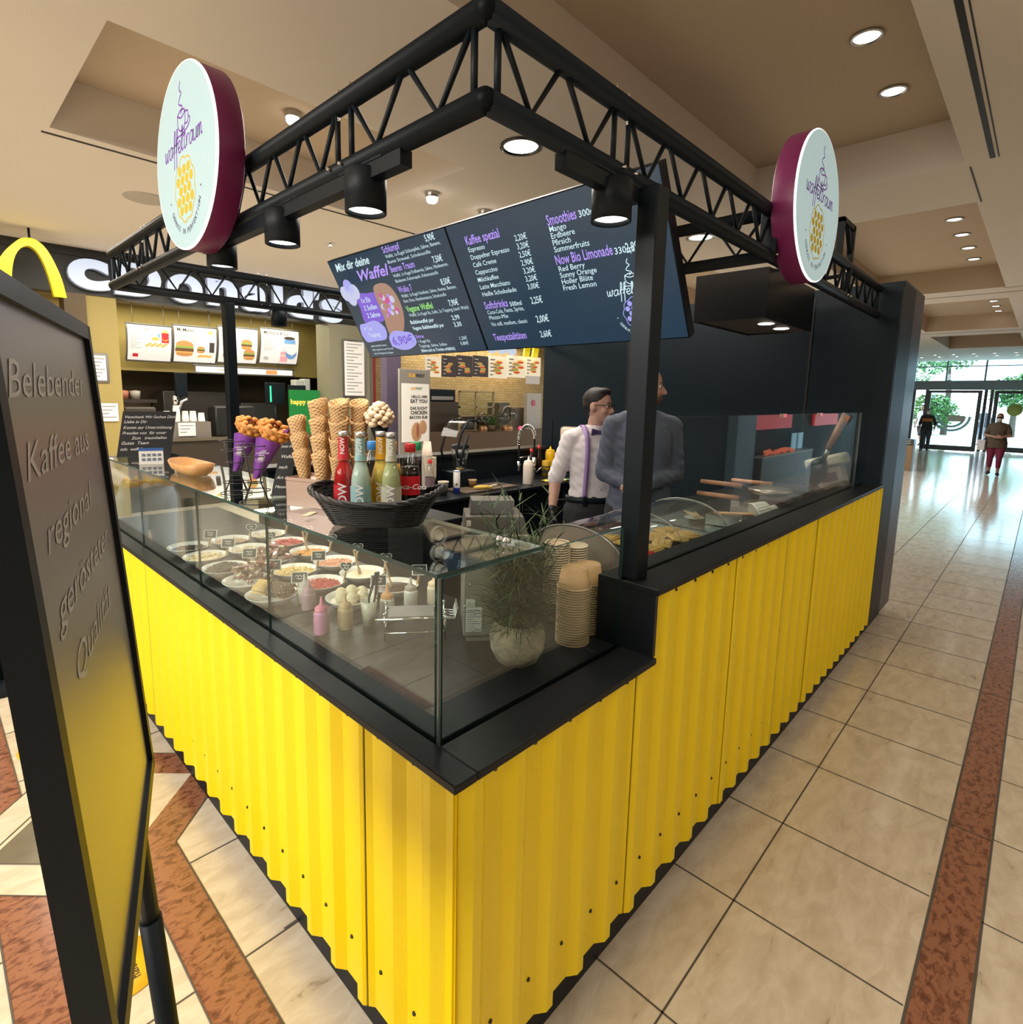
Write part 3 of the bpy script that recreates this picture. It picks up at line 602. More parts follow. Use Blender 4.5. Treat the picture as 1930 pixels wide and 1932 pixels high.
# ================================================================ HOOD, KIOSK BACK WALL
H = thing('extractor_hood', 'black boxy extractor hood with two lamps hanging above the hot plates', 'extractor hood', (3.17, 0.65, 2.21))
b = MB(); b.box(2.735, 3.61, 0.435, 0.86, 2.222, 2.48); b.box(2.735, 2.75, 0.435, 0.86, 2.205, 2.222); b.box(3.595, 3.61, 0.435, 0.86, 2.205, 2.222); b.box(2.75, 3.595, 0.435, 0.45, 2.205, 2.222); b.box(2.75, 3.595, 0.845, 0.86, 2.205, 2.222); b.build('shell', mat('hood_black', (0.006, 0.006, 0.009), 0.3), H)
b = MB(); b.rbox(2.752, 3.593, 0.452, 0.843, 2.213, 2.221, 0.003); b.build('underside', mat('hood_steel', (0.45, 0.36, 0.28), 0.35, 0.8), H)
for x, y in ((3.10, 0.555), (3.40, 0.56)):
    b = MB(); b.lathe([(1e-4, 2.210), (0.040, 2.210), (0.048, 2.213)], (x, y, 0), 20); b.build('lamp', LAMP, H)
    l = bpy.data.lights.new('hood_lamp', 'SPOT'); l.energy = 12; l.spot_size = radians(110); l.color = (1, 0.85, 0.68); l.shadow_soft_size = 0.04
    lo = bpy.data.objects.new('hood_lamp_light', l); COL.objects.link(lo); lo.parent = H; lo.location = (x-3.17, y-0.65, -0.004)
for x in (2.95, 3.4):
    b = MB(); b.tube([(x, 0.5, 2.47), (x, 0.5, 2.50), (x, 0.16, 2.512)], 0.012, 8); b.build('hanger', BLK, H)
w = MB(); w.box(4.10, 4.58, 0.02, 3.16, 0.06, 2.56); w.box(4.10, 4.55, 0.05, 3.14, 0, 0.06); w.box(4.065, 4.11, 0.022, 0.13, 0.06, 2.555)
w.box(4.094, 4.102, 2.02, 2.14, 0.9, 2.5, 1); w.box(4.094, 4.1, 0.56, 0.575, 1.06, 2.5, 1); w.box(4.092, 4.1, 3.02, 3.03, 0.9, 1.5, 1)
w.box(4.15, 5.0, 0.024, 0.03, 0.06, 2.58, 2); w.box(4.5, 5.0, 0.03, 0.9, 0.06, 2.58, 2)
struct('wall_kiosk', w, [DARKB, mat('joint_black', (0.002, 0.002, 0.003), 0.5), mat('tower_slate', (0.035, 0.038, 0.06), 0.34)])
# ================================================================ THINGS ON THE GLASS LID
LZ = 1.3472
def bottle(name, label, cat, loc, prof, mats, parts, group=None, rz=0):
    """prof: list of (part name, material, lathe profile)"""
    t = thing(name, label, cat, loc, group, rz)
    for pn, m, pr in parts:
        b = MB(); b.lathe(pr, n=20); b.build(pn, m, t, world=False)
    return t
CG = glass('bottle_glass', (0.90, 0.95, 0.92), 0.02); PET = glass('clear_plastic', (0.90, 0.93, 0.94), 0.06)
def now_bottle(loc, label, liq, lab, cap_col):
    t = thing('lemonade_bottle', label, 'bottle', loc, 'small soft drink bottles in the black basket')
    lm = mat('liquid_'+label[:18], liq, 0.12); lb = mat('label_'+label[:18], lab, 0.5)
    b = MB(); b.lathe([(1e-4, 0), (0.027, 0.001), (0.0285, 0.01), (0.0285, 0.125), (0.0265, 0.145), (0.016, 0.185), (0.0135, 0.21), (0.013, 0.262), (1e-4, 0.262)], n=22); b.build('glass', CG, t, world=False)
    b = MB(); b.lathe([(1e-4, 0.003), (0.026, 0.004), (0.0268, 0.125), (0.0245, 0.143), (0.0145, 0.182), (1e-4, 0.183)], n=20); b.build('lemonade', lm, t, world=False)
    b = MB(); b.lathe([(0.0290, 0.03), (0.0290, 0.115)], n=22); b.build('body_label', lb, t, world=False); b = MB(); b.lathe([(0.0166, 0.186), (0.0141, 0.21), (0.0136, 0.25)], n=18); b.build('neck_label', lb, t, world=False)
    b = MB()
    for ang in (radians(-150), radians(-120)):
        pass
    d = Vector((cos(radians(-132)), sin(radians(-132)), 0)); rr = ZA.cross(d)
    b.text('NOW', d*0.0300+Vector((0, 0, 0.034))+rr*0.012, ZA, -rr, 0.033, 0, 0.02); b.text('NOW', d*0.0148+Vector((0, 0, 0.202))+rr*0.006, ZA, -rr, 0.018, 0, 0.02)
    b.build('lettering', TXTW, t, world=False)
    b = MB(); b.lathe([(0.0135, 0.254), (0.0155, 0.256), (0.014, 0.266), (1e-4, 0.267)], n=18); b.build('crown_cap', cap_col, t, world=False)
    return t
CAPS = mat('silver_cap', (0.6, 0.6, 0.6), 0.35, 1.0)
BZ = LZ+0.006
now_bottle((0.1533, 0.6577, BZ), 'red lemonade bottle at the left end of the black basket', (0.45, 0.01, 0.015), (0.55, 0.02, 0.03), CAPS)
now_bottle((0.1747, 0.6032, BZ), 'pale blue lemonade bottle standing next to the red one', (0.50, 0.62, 0.60), (0.27, 0.50, 0.52), CAPS)
now_bottle((0.2416, 0.6001, BZ), 'orange lemonade bottle in the middle of the basket', (0.80, 0.55, 0.12), (0.85, 0.42, 0.01), CAPS)
now_bottle((0.2342, 0.54, BZ), 'pale green yellow lemonade bottle nearest the viewer in the basket', (0.42, 0.44, 0.24), (0.46, 0.48, 0.38), CAPS)
def pet(loc, label, cap, liq, lab=None, txt=None):
    t = thing('drink_bottle', label, 'bottle', loc, 'small soft drink bottles in the black basket')
    b = MB(); b.lathe([(1e-4, 0), (0.024, 0.001), (0.029, 0.008), (0.029, 0.06), (0.027, 0.085), (0.029, 0.11), (0.028, 0.145), (0.022, 0.185), (0.0135, 0.205), (0.0135, 0.222), (1e-4, 0.222)], n=22); b.build('plastic', PET, t, world=False)
    if liq:
        b = MB(); b.lathe([(1e-4, 0.002), (0.023, 0.003), (0.0275, 0.01), (0.0275, 0.06), (0.0255, 0.085), (0.0275, 0.11), (0.0265, 0.14), (0.025, 0.165), (1e-4, 0.166)], n=20); b.build('drink', liq, t, world=False)
    if lab:
        b = MB(); b.lathe([(0.0296, 0.085), (0.0298, 0.11), (0.0292, 0.14)], n=22); b.build('label_sleeve', lab, t, world=False)
        d = Vector((cos(radians(-132)), sin(radians(-132)), 0)); rr = ZA.cross(d); b = MB(); b.text(txt, d*0.0312+Vector((0, 0, 0.103)), rr, ZA, 0.022, 0, 0.01, 0.4, 'CENTER'); b.build('lettering', TXTW, t, world=False)
    b = MB(); b.lathe([(0.0155, 0.208), (0.016, 0.212), (0.016, 0.230), (0.014, 0.233), (1e-4, 0.233)], n=18); b.build('screw_cap', cap, t, world=False)
capc = lambda n, c: mat('cap_'+n, c, 0.4)
pet((0.3022, 0.5417, BZ), 'dark cola bottle with red label and red cap in the basket', capc('red', (0.5, 0.01, 0.015)), mat('cola', (0.012, 0.005, 0.004), 0.08), mat('cola_label', (0.55, 0.01, 0.02), 0.45), 'Coca-Cola')
pet((0.2591, 0.6698, BZ), 'clear water bottle with blue cap behind the lemonades', capc('blue', (0.02, 0.20, 0.60)), None)
pet((0.2954, 0.6223, BZ), 'soft drink bottle with orange cap behind the orange lemonade', capc('orange', (0.80, 0.28, 0.01)), mat('orange_drink', (0.75, 0.35, 0.03), 0.2))
pet((0.3518, 0.5785, BZ), 'clear soft drink bottle with green cap behind the cola', capc('green', (0.02, 0.28, 0.12)), None)
# woven basket: a boat shape whose ends rise
Bk = thing('woven_basket', 'black woven boat-shaped basket full of drink bottles on the glass lid', 'basket', (0.235, 0.605, LZ))
WEAVE = bpy.data.materials.new('black_rattan'); WEAVE.use_nodes = True; nt = WEAVE.node_tree; bs = nt.nodes['Principled BSDF']; bs.inputs['Base Color'].default_value = (0.012, 0.013, 0.015, 1); bs.inputs['Roughness'].default_value = 0.4
def basket_ring(h, grow=0.0):
    """outline at height fraction h"""
    n = 72; out = []
    for i in range(n):
        a = 2*pi*i/n; c, s = cos(a), sin(a); e = 0.55
        hx = 0.080+0.030*h+grow; hy = 0.128+0.055*h**1.5+grow
        x = hx*math.copysign(abs(c)**e, c); y = hy*math.copysign(abs(s)**e, s)
        z = 0.006+(0.066+0.034*abs(y/0.183)**2.2)*h; out.append((0.235+0.77*x-0.63*y, 0.605+0.63*x+0.77*y, LZ+z))
    return out
b = MB(); rings = 13; vs = []; n = 72
for k in range(rings):
    h = k/(rings-1)
    for i, (x, y, z) in enumerate(basket_ring(h)):
        o = 0.0022*(1 if (i//2+k) % 2 else -1); vs.append((0.235+(x-0.235)*(1+o*8), 0.605+(y-0.605)*(1+o*8), z))
b.add(vs, [(k*n+i, k*n+(i+1) % n, (k+1)*n+(i+1) % n, (k+1)*n+i) for k in range(rings-1) for i in range(n)], 0, True)
b.add(basket_ring(0, -0.0005), [tuple(range(n))[::-1]])
b.build('wall', WEAVE, Bk)
for k in range(2, 12, 1):
    R0 = basket_ring(k/12.0, 0.002); b = MB(); b.tube([(x, y, z+0.0012*(1 if i % 4 < 2 else -1)) for i, (x, y, z) in enumerate(R0+R0[:1])], 0.0032, 6, cap=False); b.build('cane', WEAVE, Bk)
b = MB(); R0 = basket_ring(1.0, 0.003)
for ph in range(3):
    b.tube([(x+0.005*cos(i*0.9+ph*2.1), y, z+0.003+0.005*sin(i*0.9+ph*2.1)) for i, (x, y, z) in enumerate(R0+R0[:1])], 0.0055, 6, cap=False)
b.build('plaited_rim', WEAVE, Bk)
# waffle cones in their holder
CONE = bpy.data.materials.new('waffle_cone'); CONE.use_nodes = True; nt = CONE.node_tree; bs = nt.nodes['Principled BSDF']; bs.inputs['Roughness'].default_value = 0.7
tc = nt.nodes.new('ShaderNodeTexCoord'); mp = nt.nodes.new('ShaderNodeMapping'); mp.inputs['Rotation'].default_value = (0.3, 0.5, 0.8); mp.inputs['Scale'].default_value = (105, 105, 105)
w1 = nt.nodes.new('ShaderNodeTexWave'); w1.inputs['Scale'].default_value = 0.32; w1.bands_direction = 'X'; w2 = nt.nodes.new('ShaderNodeTexWave'); w2.inputs['Scale'].default_value = 0.32; w2.bands_direction = 'Z'
mxm = nt.nodes.new('ShaderNodeMath'); mxm.operation = 'MAXIMUM'; rp = nt.nodes.new('ShaderNodeValToRGB'); rp.color_ramp.elements[0].color = (0.42, 0.23, 0.09, 1); rp.color_ramp.elements[1].color = (0.66, 0.44, 0.22, 1)
bpn = nt.nodes.new('ShaderNodeBump'); bpn.inputs['Strength'].default_value = 0.7; bpn.inputs['Distance'].default_value = 0.004
nt.links.new(tc.outputs['Object'], mp.inputs[0])
for q in (w1, w2): nt.links.new(mp.outputs[0], q.inputs['Vector'])
nt.links.new(w1.outputs['Fac'], mxm.inputs[0]); nt.links.new(w2.outputs['Fac'], mxm.inputs[1]); nt.links.new(mxm.outputs[0], rp.inputs[0]); nt.links.new(rp.outputs[0], bs.inputs['Base Color']); nt.links.new(mxm.outputs[0], bpn.inputs['Height']); nt.links.new(bpn.outputs[0], bs.inputs['Normal'])
Hd = thing('cone_holder', 'pinkish metal box holding the tall nested waffle cones', 'holder', (0.275, 0.935, LZ))
b = MB(); HM = Matrix.Translation((0.275, 0.935, LZ))@Matrix.Rotation(radians(23), 4, 'Z')
for x0, x1, y0, y1 in ((-0.065, 0.065, -0.14, -0.138), (-0.065, 0.065, 0.138, 0.14), (-0.065, -0.063, -0.14, 0.14), (0.063, 0.065, -0.14, 0.14), (-0.065, 0.065, -0.14, 0.14)):
    z0, z1 = (0.0005, 0.098) if (x1-x0 < 0.1 or y1-y0 < 0.1) else (0.085, 0.087)
    b.box(x0, x1, y0, y1, z0, z1, 0, HM)
b.build('box', mat('rose_steel', (0.62, 0.46, 0.40), 0.32, 0.6), Hd)
def cone_mesh():
    b = MB(); n = 26; L = 0.175; vs = []
    for k in range(9):
        f = k/8
        for i in range(n):
            a = 2*pi*i/n; r = 0.006+0.027*f**0.85+0.0015*(1 if i % 2 else -1)*f; z = L*f+(0.012*sin(a+0.7) if k == 8 else 0)
            vs.append((r*cos(a), r*sin(a), z))
    fs = [(k*n+i, k*n+(i+1) % n, (k+1)*n+(i+1) % n, (k+1)*n+i) for k in range(8) for i in range(n)]
    o = len(vs)
    for k in (8, 5):
        f = k/8
        for i in range(n):
            a = 2*pi*i/n; r = (0.006+0.027*f**0.85)-0.003; vs.append((r*cos(a), r*sin(a), L*f+(0.012*sin(a+0.7) if k == 8 else 0)))
    fs += [(8*n+i, 8*n+(i+1) % n, o+(i+1) % n, o+i) for i in range(n)]+[(o+i, o+(i+1) % n, o+n+(i+1) % n, o+n+i) for i in range(n)]
    b.add(vs, fs, 0, True); return b.mesh('waffle_cone', CONE)
cm = cone_mesh(); nm = {0: 'the leftmost leaning stack', 1: 'the second stack from the left', 2: 'the third stack from the left', 3: 'the rightmost stack'}
stacks = [(-0.034, 0.075, 0, 0.11), (-0.034, 0.012, 1, 0.03), (-0.034, -0.052, 2, -0.02), (0.030, 0.045, 1, 0.05), (0.030, -0.020, 2, 0.0), (0.030, -0.085, 3, -0.03)]
hgt = [3, 4, 4, 4, 4, 4]
for (x, y, i, tilt), k in zip(stacks, hgt):
    p = HM@Vector((x, y, 0.02)); d = (HM.to_3x3()@Vector((-0.02, tilt*1.1, 1))).normalized(); q = d.to_track_quat('Z', 'Y').to_euler()
    for j in range(k):
        o = bpy.data.objects.new('waffle_cone', cm); COL.objects.link(o); o.location = p+d*(0.056*j+0.004); o.rotation_euler = (q.x, q.y, q.z); o.scale = (0.92, 0.92, 0.92)
        tag(o, ('top waffle cone of ' if j == k-1 else 'lower nested waffle cone in ')+nm[i]+(', front row' if x < 0 else ', back row'), 'waffle cone', 'waffle cones in the metal holder')
# wire cone stands with purple bubble-waffle cones
WIRE = mat('black_wire', (0.012, 0.012, 0.012), 0.4)
def wire_stand(x, y, label):
    t = thing('wire_cone_stand', label, 'stand', (x, y, LZ))
    rr = lambda r, z, n=22: [(r*cos(2*pi*i/n), r*sin(2*pi*i/n), z) for i in range(n+1)]
    for r, z in ((0.055, 0.004), (0.046, 0.045), (0.022, 0.072), (0.03, 0.12), (0.052, 0.20), (0.045, 0.165)):
        b = MB(); b.tube(rr(r, z), 0.0018, 6, cap=False); b.build('ring', WIRE, t, world=False)
    for i in range(4):
        a = i*pi/2+0.4; c, s = cos(a), sin(a); b = MB(); b.tube([(0.055*c, 0.055*s, 0.003), (0.02*c, 0.02*s, 0.075), (0.052*c, 0.052*s, 0.20)], 0.0018, 6); b.build('wire', WIRE, t, world=False)
    return t
wire_stand(0.128, 1.375, 'black wire stand holding the left purple cone'); wire_stand(0.105, 1.145, 'black wire stand holding the right purple cone')
PUC = mat('purple_card', (0.20, 0.045, 0.36), 0.5); BUB = mat('bubble_waffle', (0.62, 0.27, 0.06), 0.55, var=0.25, vscale=30, bump=0.3, bscale=60)
def purple_cone(x, y, label, lean):
    t = thing('bubble_waffle_cone', label, 'waffle cone', (x, y, LZ+0.085)); d = Vector((lean, -lean*0.75, 1)).normalized(); M = up_from(d)
    b = MB(); n = 8
    b.lathe([(0.004, 0), (0.024, 0.09), (0.036, 0.145)], n=20, M=M); b.prism([(-0.010, 0.0), (0.006, 0.0), (0.048, 0.185), (-0.052, 0.15)], M@Vector((0, 0, 0)), (0.72, -0.69, 0), d, Vector((0.30, 0.31, 0))*0.06)
    b.build('paper_sleeve', PUC, t, world=False)
    b = MB(); f = Vector((-0.70, -0.71, 0)); r0 = Vector((0.71, -0.70, 0)); logo(b, M@Vector((0, 0, 0.092))+f*0.0265, r0, d, 0.032, 0, 0, 0, 0, f); b.build('printed_logo', TXTW, t, world=False)
    b = MB()
    for k, (rad, z, m) in enumerate(((0.032, 0.155, 10), (0.046, 0.170, 12), (0.049, 0.186, 12), (0.030, 0.190, 8))):
        for i in range(m):
            a = 2*pi*i/m+0.3*k; p = M@Vector((rad*cos(a)+0.012, rad*sin(a), z+0.012*cos(a-0.5))); b.ball(p, 0.0125, 8, 0, (1, 1, 0.8))
    b.lathe([(0.012, 0.11), (0.034, 0.155), (0.052, 0.182), (0.048, 0.184), (0.030, 0.156)], n=18, M=M); b.build('bubble_waffle', BUB, t, world=False)
purple_cone(0.128, 1.375, 'purple paper cone with a bubble waffle in the left wire stand', 0.28); purple_cone(0.105, 1.145, 'purple paper cone with a bubble waffle in the right wire stand', 0.32)
# chalk signs, tent card, wooden tray
SLATE = mat('slate_board', (0.018, 0.020, 0.024), 0.6)
def chalk(name, label, O, r, u, w, h, lines, size, th=0.006):
    t = thing(name, label, 'sign', O); r = Vector(r).normalized(); u = Vector(u).normalized(); nn = r.cross(u)
    b = MB(); b.prism([(0, 0), (w, 0), (w, h), (0, h)], (0, 0, 0), r, u, -nn*th); b.build('slate', SLATE, t, world=False)
    b = MB()
    for s, x, y, k in lines: b.text(s, r*x+u*y+nn*0.001, r, u, size*k, 0, 0.008, 0.2)
    b.build('chalk_lettering', CHALK, t, world=False)
    return t
chalk('chalk_sign', 'black slate with white handwriting at the far end of the glass lid', (0.10, 3.02, LZ), (0.97, -0.24, 0), (0.20, 0.08, 1), 0.27, 0.265, [('Verschenk Wir Suchen Dich', 0.012, 0.225, 0.85), ('Liebe in Dir', 0.012, 0.196, 0.9), ('Komm zur Unterstützung', 0.012, 0.162, 0.9), ('Freuden von  für unser', 0.012, 0.13, 0.9), ('Zum   traumhaftes', 0.06, 0.10, 0.9), ('Gutes  Team', 0.012, 0.07, 1.0), ('info  waffeltraum', 0.012, 0.035, 0.9), ('com', 0.17, 0.01, 0.9)], 0.026)
chalk('chalk_sign', 'narrow black slate with vertical chalk writing beside the waffle cones', (0.205, 1.255, LZ), (0.72, -0.69, 0), (0.16, -0.16, 1), 0.062, 0.265, [('Es gibt', 0.008, 0.225, 1), ('jetzt frische', 0.004, 0.185, 0.8), ('Waffeln', 0.008, 0.145, 1), ('nach', 0.008, 0.105, 1), ('Art des', 0.008, 0.065, 1), ('Hauses', 0.008, 0.03, 1)], 0.017)
t = thing('tent_card', 'small white tent card with blue edge and brown card inside on the lid', 'card', (0.16, 2.56, LZ))
b = MB(); b.prism([(0, 0), (0.11, 0), (0.11, 0.085), (0, 0.085)], (-0.06, 0.0, 0), (0.95, -0.3, 0), (0.10, 0.33, 0.94), (0, 0.001, 0)); b.build('front_flap', PAPER, t, world=False)
b = MB(); b.prism([(0, 0.072), (0.11, 0.072), (0.11, 0.087), (0, 0.087)], (-0.0605, -0.002, 0), (0.95, -0.3, 0), (0.10, 0.33, 0.94), (0, 0.001, 0)); b.build('blue_edge', mat('blue_print', (0.02, 0.10, 0.35), 0.6), t, world=False)
b = MB(); b.prism([(0, 0), (0.11, 0), (0.11, 0.085), (0, 0.085)], (-0.04, 0.062, 0), (0.95, -0.3, 0), (-0.08, -0.34, 0.94), (0, 0.001, 0)); b.build('back_flap', mat('brown_card', (0.45, 0.28, 0.14), 0.7), t, world=False)
b = MB(); r0 = Vector((0.95, -0.3, 0)).normalized(); u0 = Vector((0.10, 0.33, 0.94)).normalized(); nn = r0.cross(u0)
for j in range(2):
    for i in range(4): b.prism([(0.012+0.024*i, 0.018+0.024*j), (0.028+0.024*i, 0.018+0.024*j), (0.028+0.024*i, 0.032+0.024*j), (0.012+0.024*i, 0.032+0.024*j)], Vector((-0.06, 0, 0))+nn*0.0022, r0, u0, nn*0.0005)
b.build('symbols', mat('grey_print', (0.15, 0.18, 0.25), 0.7), t, world=False)
b = MB(); n = 24; ring = []
for k, (sc, z) in enumerate(((0.55, 0.0), (0.85, 0.02), (1.0, 0.05), (0.97, 0.05), (0.8, 0.022), (0.5, 0.008))):
    for i in range(n):
        a = 2*pi*i/n; c, s = cos(a), sin(a); x = 0.075*sc*math.copysign(abs(c)**0.6, c); y = 0.175*(0.8+0.2*sc)*math.copysign(abs(s)**0.8, s)*(sc**0.3); ring.append((x, y, z+(0.012*abs(s)**4 if 1 < k < 4 else 0)))
b.add([(0.19+x, 2.06+y, LZ+z) for x, y, z in ring], [(k*n+i, k*n+(i+1) % n, (k+1)*n+(i+1) % n, (k+1)*n+i) for k in range(5) for i in range(n)]+[tuple(range(n))[::-1], tuple(range(5*n, 6*n))], 0, True)
b.top('wooden_tray', mat('orange_wood', (0.68, 0.36, 0.14), 0.45, var=0.1, vscale=20), 'boat-shaped pale orange wooden tray lying on the glass lid', 'tray', (0.19, 2.06, LZ))
b = MB(); b.box(-0.03, 0.03, -0.012, 0.012, 0, 0.002, 0, Matrix.Translation((0.150, 0.86, LZ))@Matrix.Rotation(0.6, 4, 'Z')); b.top('paper_slip', mat('cream_paper', (0.7, 0.55, 0.38), 0.7), 'small cream paper slip lying in front of the cone holder', 'paper')
# whipped-cream display cone behind the bottles
t = thing('cream_display', 'swirled cream-coloured topping on a black stand behind the waffle cones', 'decoration', (0.375, 0.80, LZ))
b = MB(); b.lathe([(0.03, 0), (0.03, 0.006), (0.008, 0.012), (0.006, 0.20), (0.030, 0.27), (0.028, 0.27), (1e-4, 0.21)], n=16); b.build('black_stand', BLK, t, world=False)
b = MB()
for i in range(46):
    a = i*2.4; h = (i/46.0); r = 0.038*sin(pi*(0.2+0.75*h)); b.ball((r*cos(a), r*sin(a), 0.275+0.075*h), random.uniform(0.011, 0.017), 8, 0, (1, 1, 0.7))
b.build('swirl', mat('cream', (0.80, 0.62, 0.44), 0.6), t, world=False)
# ================================================================ INSIDE THE SHOWCASE
SZ = ZL+0.0202
CER = mat('white_ceramic', (0.80, 0.78, 0.74), 0.2)
def bowl_mesh():
    b = MB(); b.lathe([(1e-4, 0), (0.052, 0.0), (0.058, 0.004), (0.080, 0.022), (0.093, 0.036), (0.094, 0.038), (0.091, 0.038), (0.078, 0.025), (0.056, 0.009), (1e-4, 0.008)], n=32); return b.mesh('serving_bowl', CER)
bm0 = bowl_mesh()
def heap(kind, col, n, size, h, rough=0.6, seed=1):
    """loose topping: a low mound strewn with bits, one uncountable mass"""
    rnd = random.Random(seed); b = MB()
    b.lathe([(0.076, 0.023), (0.066, 0.023+h*0.35), (0.04, 0.023+h*0.8), (1e-4, 0.023+h)], n=24)
    for i in range(n):
        a = rnd.uniform(0, 2*pi); r = 0.076*rnd.random()**0.5; z = 0.023+h*max(0, 1-(r/0.076)**1.6)+size*0.2; s = size*rnd.uniform(0.6, 1.2)
        M = Matrix.Translation((r*cos(a), r*sin(a), z))@Matrix.Rotation(rnd.uniform(0, 6), 4, 'Z')@Matrix.Rotation(rnd.uniform(0, 3), 4, 'X')
        b.box(-s/2, s/2, -s*0.35, s*0.35, -s*0.3, s*0.3, rnd.choice((0, 0, 1)), M)
    c2 = tuple(min(1, x*1.35+0.03) for x in col)
    return b.mesh(kind, [mat(kind, col, rough, var=0.15, vscale=60), mat(kind+'_light', c2, rough)])
SLT = mat('tag_slate', (0.025, 0.028, 0.03), 0.55); TAGW = mat('tag_border_white', (0.75, 0.74, 0.70), 0.6); CLIP = mat('clip_wood', (0.58, 0.38, 0.20), 0.6)
def tag_proto(heart):
    t = thing('name_tag', 'x', 'label')
    r = Vector((0.80, -0.60, 0)); u = Vector((0.26, 0.35, 0.90)).normalized(); nn = r.cross(u); O = Vector((0.008, -0.006, 0.045))
    if heart: P = [(0.022*(16*sin(a)**3)/16, 0.020+0.022*(13*cos(a)-5*cos(2*a)-2*cos(3*a)-cos(4*a))/16) for a in [2*pi*i/28 for i in range(28)]][::-1]
    else: P = [(-0.026, 0), (0.026, 0), (0.026, 0.036), (-0.026, 0.036)]
    cx, cy = 0, (0.020 if heart else 0.018)
    b = MB(); b.prism([(cx+(x-cx)*1.14, cy+(y-cy)*1.14) for x, y in P], O, r, u, -nn*0.002); b.build('frame', TAGW, t, world=False)
    b = MB(); b.prism(P, O+nn*0.0006, r, u, -nn*0.001); b.build('plate', SLT, t, world=False)
    b = MB(); b.stroke([(-0.014, 0.023), (-0.008, 0.027), (-0.004, 0.021), (0.002, 0.027), (0.007, 0.021), (0.013, 0.026)], O+nn*0.0014, r, u, 0.0022); b.stroke([(-0.010, 0.012), (-0.004, 0.016), (0.001, 0.010), (0.006, 0.015), (0.011, 0.011)], O+nn*0.0014, r, u, 0.0022); b.build('handwriting', CHALK, t, world=False)
    b = MB(); b.box(-0.0035, 0.0035, -0.003, 0.003, -0.004, 0.05, 0, Matrix.Translation((0, 0, 0))@Matrix.Rotation(radians(14), 4, 'Y')); b.build('wooden_clip', CLIP, t, world=False)
    return t
pr_, ph_ = tag_proto(False), tag_proto(True); used_tag = {False: False, True: False}
def place_tag(heart, p, label):
    pro = ph_ if heart else pr_
    if not used_tag[heart]: used_tag[heart] = True; pro.location = p; pro['label'] = label; o = pro
    else: o = dup(pro, p, label=label)
    return o
def spoon_mesh():
    b = MB(); b.box(-0.005, 0.005, -0.0015, 0.0015, 0, 0.085); b.ball((0, 0, -0.008), 0.013, 10, 0, (1, 0.35, 1.3)); return b.mesh('wooden_spoon', mat('spoon_wood', (0.72, 0.50, 0.28), 0.55))
sm0 = spoon_mesh()
XS, YS = (0.172, 0.368, 0.558), (0.978, 1.203, 1.420, 1.648, 1.88, 2.10)
BOWL = [ # column, row, what, colour, bits, size, mound, tag (True heart), spoon
 (0, 5, 'dark chocolate chips', (0.05, 0.025, 0.015), 90, 0.008, 0.004, False, 0), (0, 4, 'white almond flakes', (0.75, 0.60, 0.38), 60, 0.014, 0.008, False, 0),
 (1, 5, 'pale nut crumbs', (0.60, 0.38, 0.26), 90, 0.008, 0.006, True, 0), (2, 5, 'cream coloured crumbs', (0.70, 0.58, 0.42), 90, 0.008, 0.006, True, 0),
 (1, 4, 'grey white flakes', (0.66, 0.55, 0.42), 70, 0.010, 0.006, True, 0), (2, 4, 'red candied fruit pieces', (0.55, 0.10, 0.09), 70, 0.013, 0.012, True, 0),
 (0, 3, 'nearly black biscuit crumbs', (0.035, 0.03, 0.028), 140, 0.010, 0.030, False, 0), (2, 3, 'orange crunch', (0.80, 0.36, 0.06), 120, 0.007, 0.008, True, 1),
 (2, 2, 'salmon pink crunch', (0.75, 0.36, 0.22), 120, 0.008, 0.008, True, 0), (1, 2, 'pale yellow cornflake bits', (0.80, 0.58, 0.25), 110, 0.009, 0.008, False, 0),
 (1, 1, 'dark red berry crunch', (0.48, 0.06, 0.05), 130, 0.008, 0.010, True, 0), (2, 1, 'smooth vanilla cream', (0.78, 0.66, 0.42), 0, 0.01, 0.002, True, 1),
 (1, 0, 'large white coconut balls', (0.80, 0.70, 0.52), 0, 0.01, 0.002, False, 0), (2, 0, 'dark chocolate cream', (0.07, 0.03, 0.02), 0, 0.01, 0.002, False, 1),
 (0, 2, 'silver wrapped bars', None, 0, 0, 0, False, 0), (0, 1, 'chocolate dipped wafer sticks', None, 0, 0, 0, False, 0), (1, 3, 'red wrapped bars', None, 0, 0, 0, None, 0)]
def pose(loc, d, roll=0.0): return Matrix.Translation(loc)@Vector(d).to_track_quat('Z', 'Y').to_matrix().to_4x4()@Matrix.Rotation(roll, 4, 'Z')
def drop(me, M, label, cat, group, name):
    o = bpy.data.objects.new(name, me); COL.objects.link(o); o.matrix_world = M; return tag(o, label, cat, group)
for i, (cx, ry, what, col, nb, sz, mh, tg, sp_) in enumerate(BOWL):
    p = Vector((XS[cx], YS[ry], SZ))
    o = bpy.data.objects.new('serving_bowl', bm0); COL.objects.link(o); o.location = p; tag(o, 'round white bowl holding '+what, 'bowl', 'white topping bowls in the glass showcase')
    if col:
        o = bpy.data.objects.new('topping', heap(what.replace(' ', '_'), col, nb, sz, mh, 0.3 if nb == 0 else 0.65, i)); COL.objects.link(o); o.location = p; tag(o, what+' filling a white bowl in the showcase', 'topping', None, 'stuff')
    if tg is not None: place_tag(tg, p+Vector((0.070, -0.052, 0.030)), ('heart shaped' if tg else 'rectangular')+' black name tag on the bowl of '+what)
    if sp_: drop(sm0, pose(p+Vector((-0.005, 0.02, 0.043)), (-0.12, 0.25, 1)), 'small wooden spoon stuck in the bowl of '+what, 'spoon', None, 'wooden_spoon')
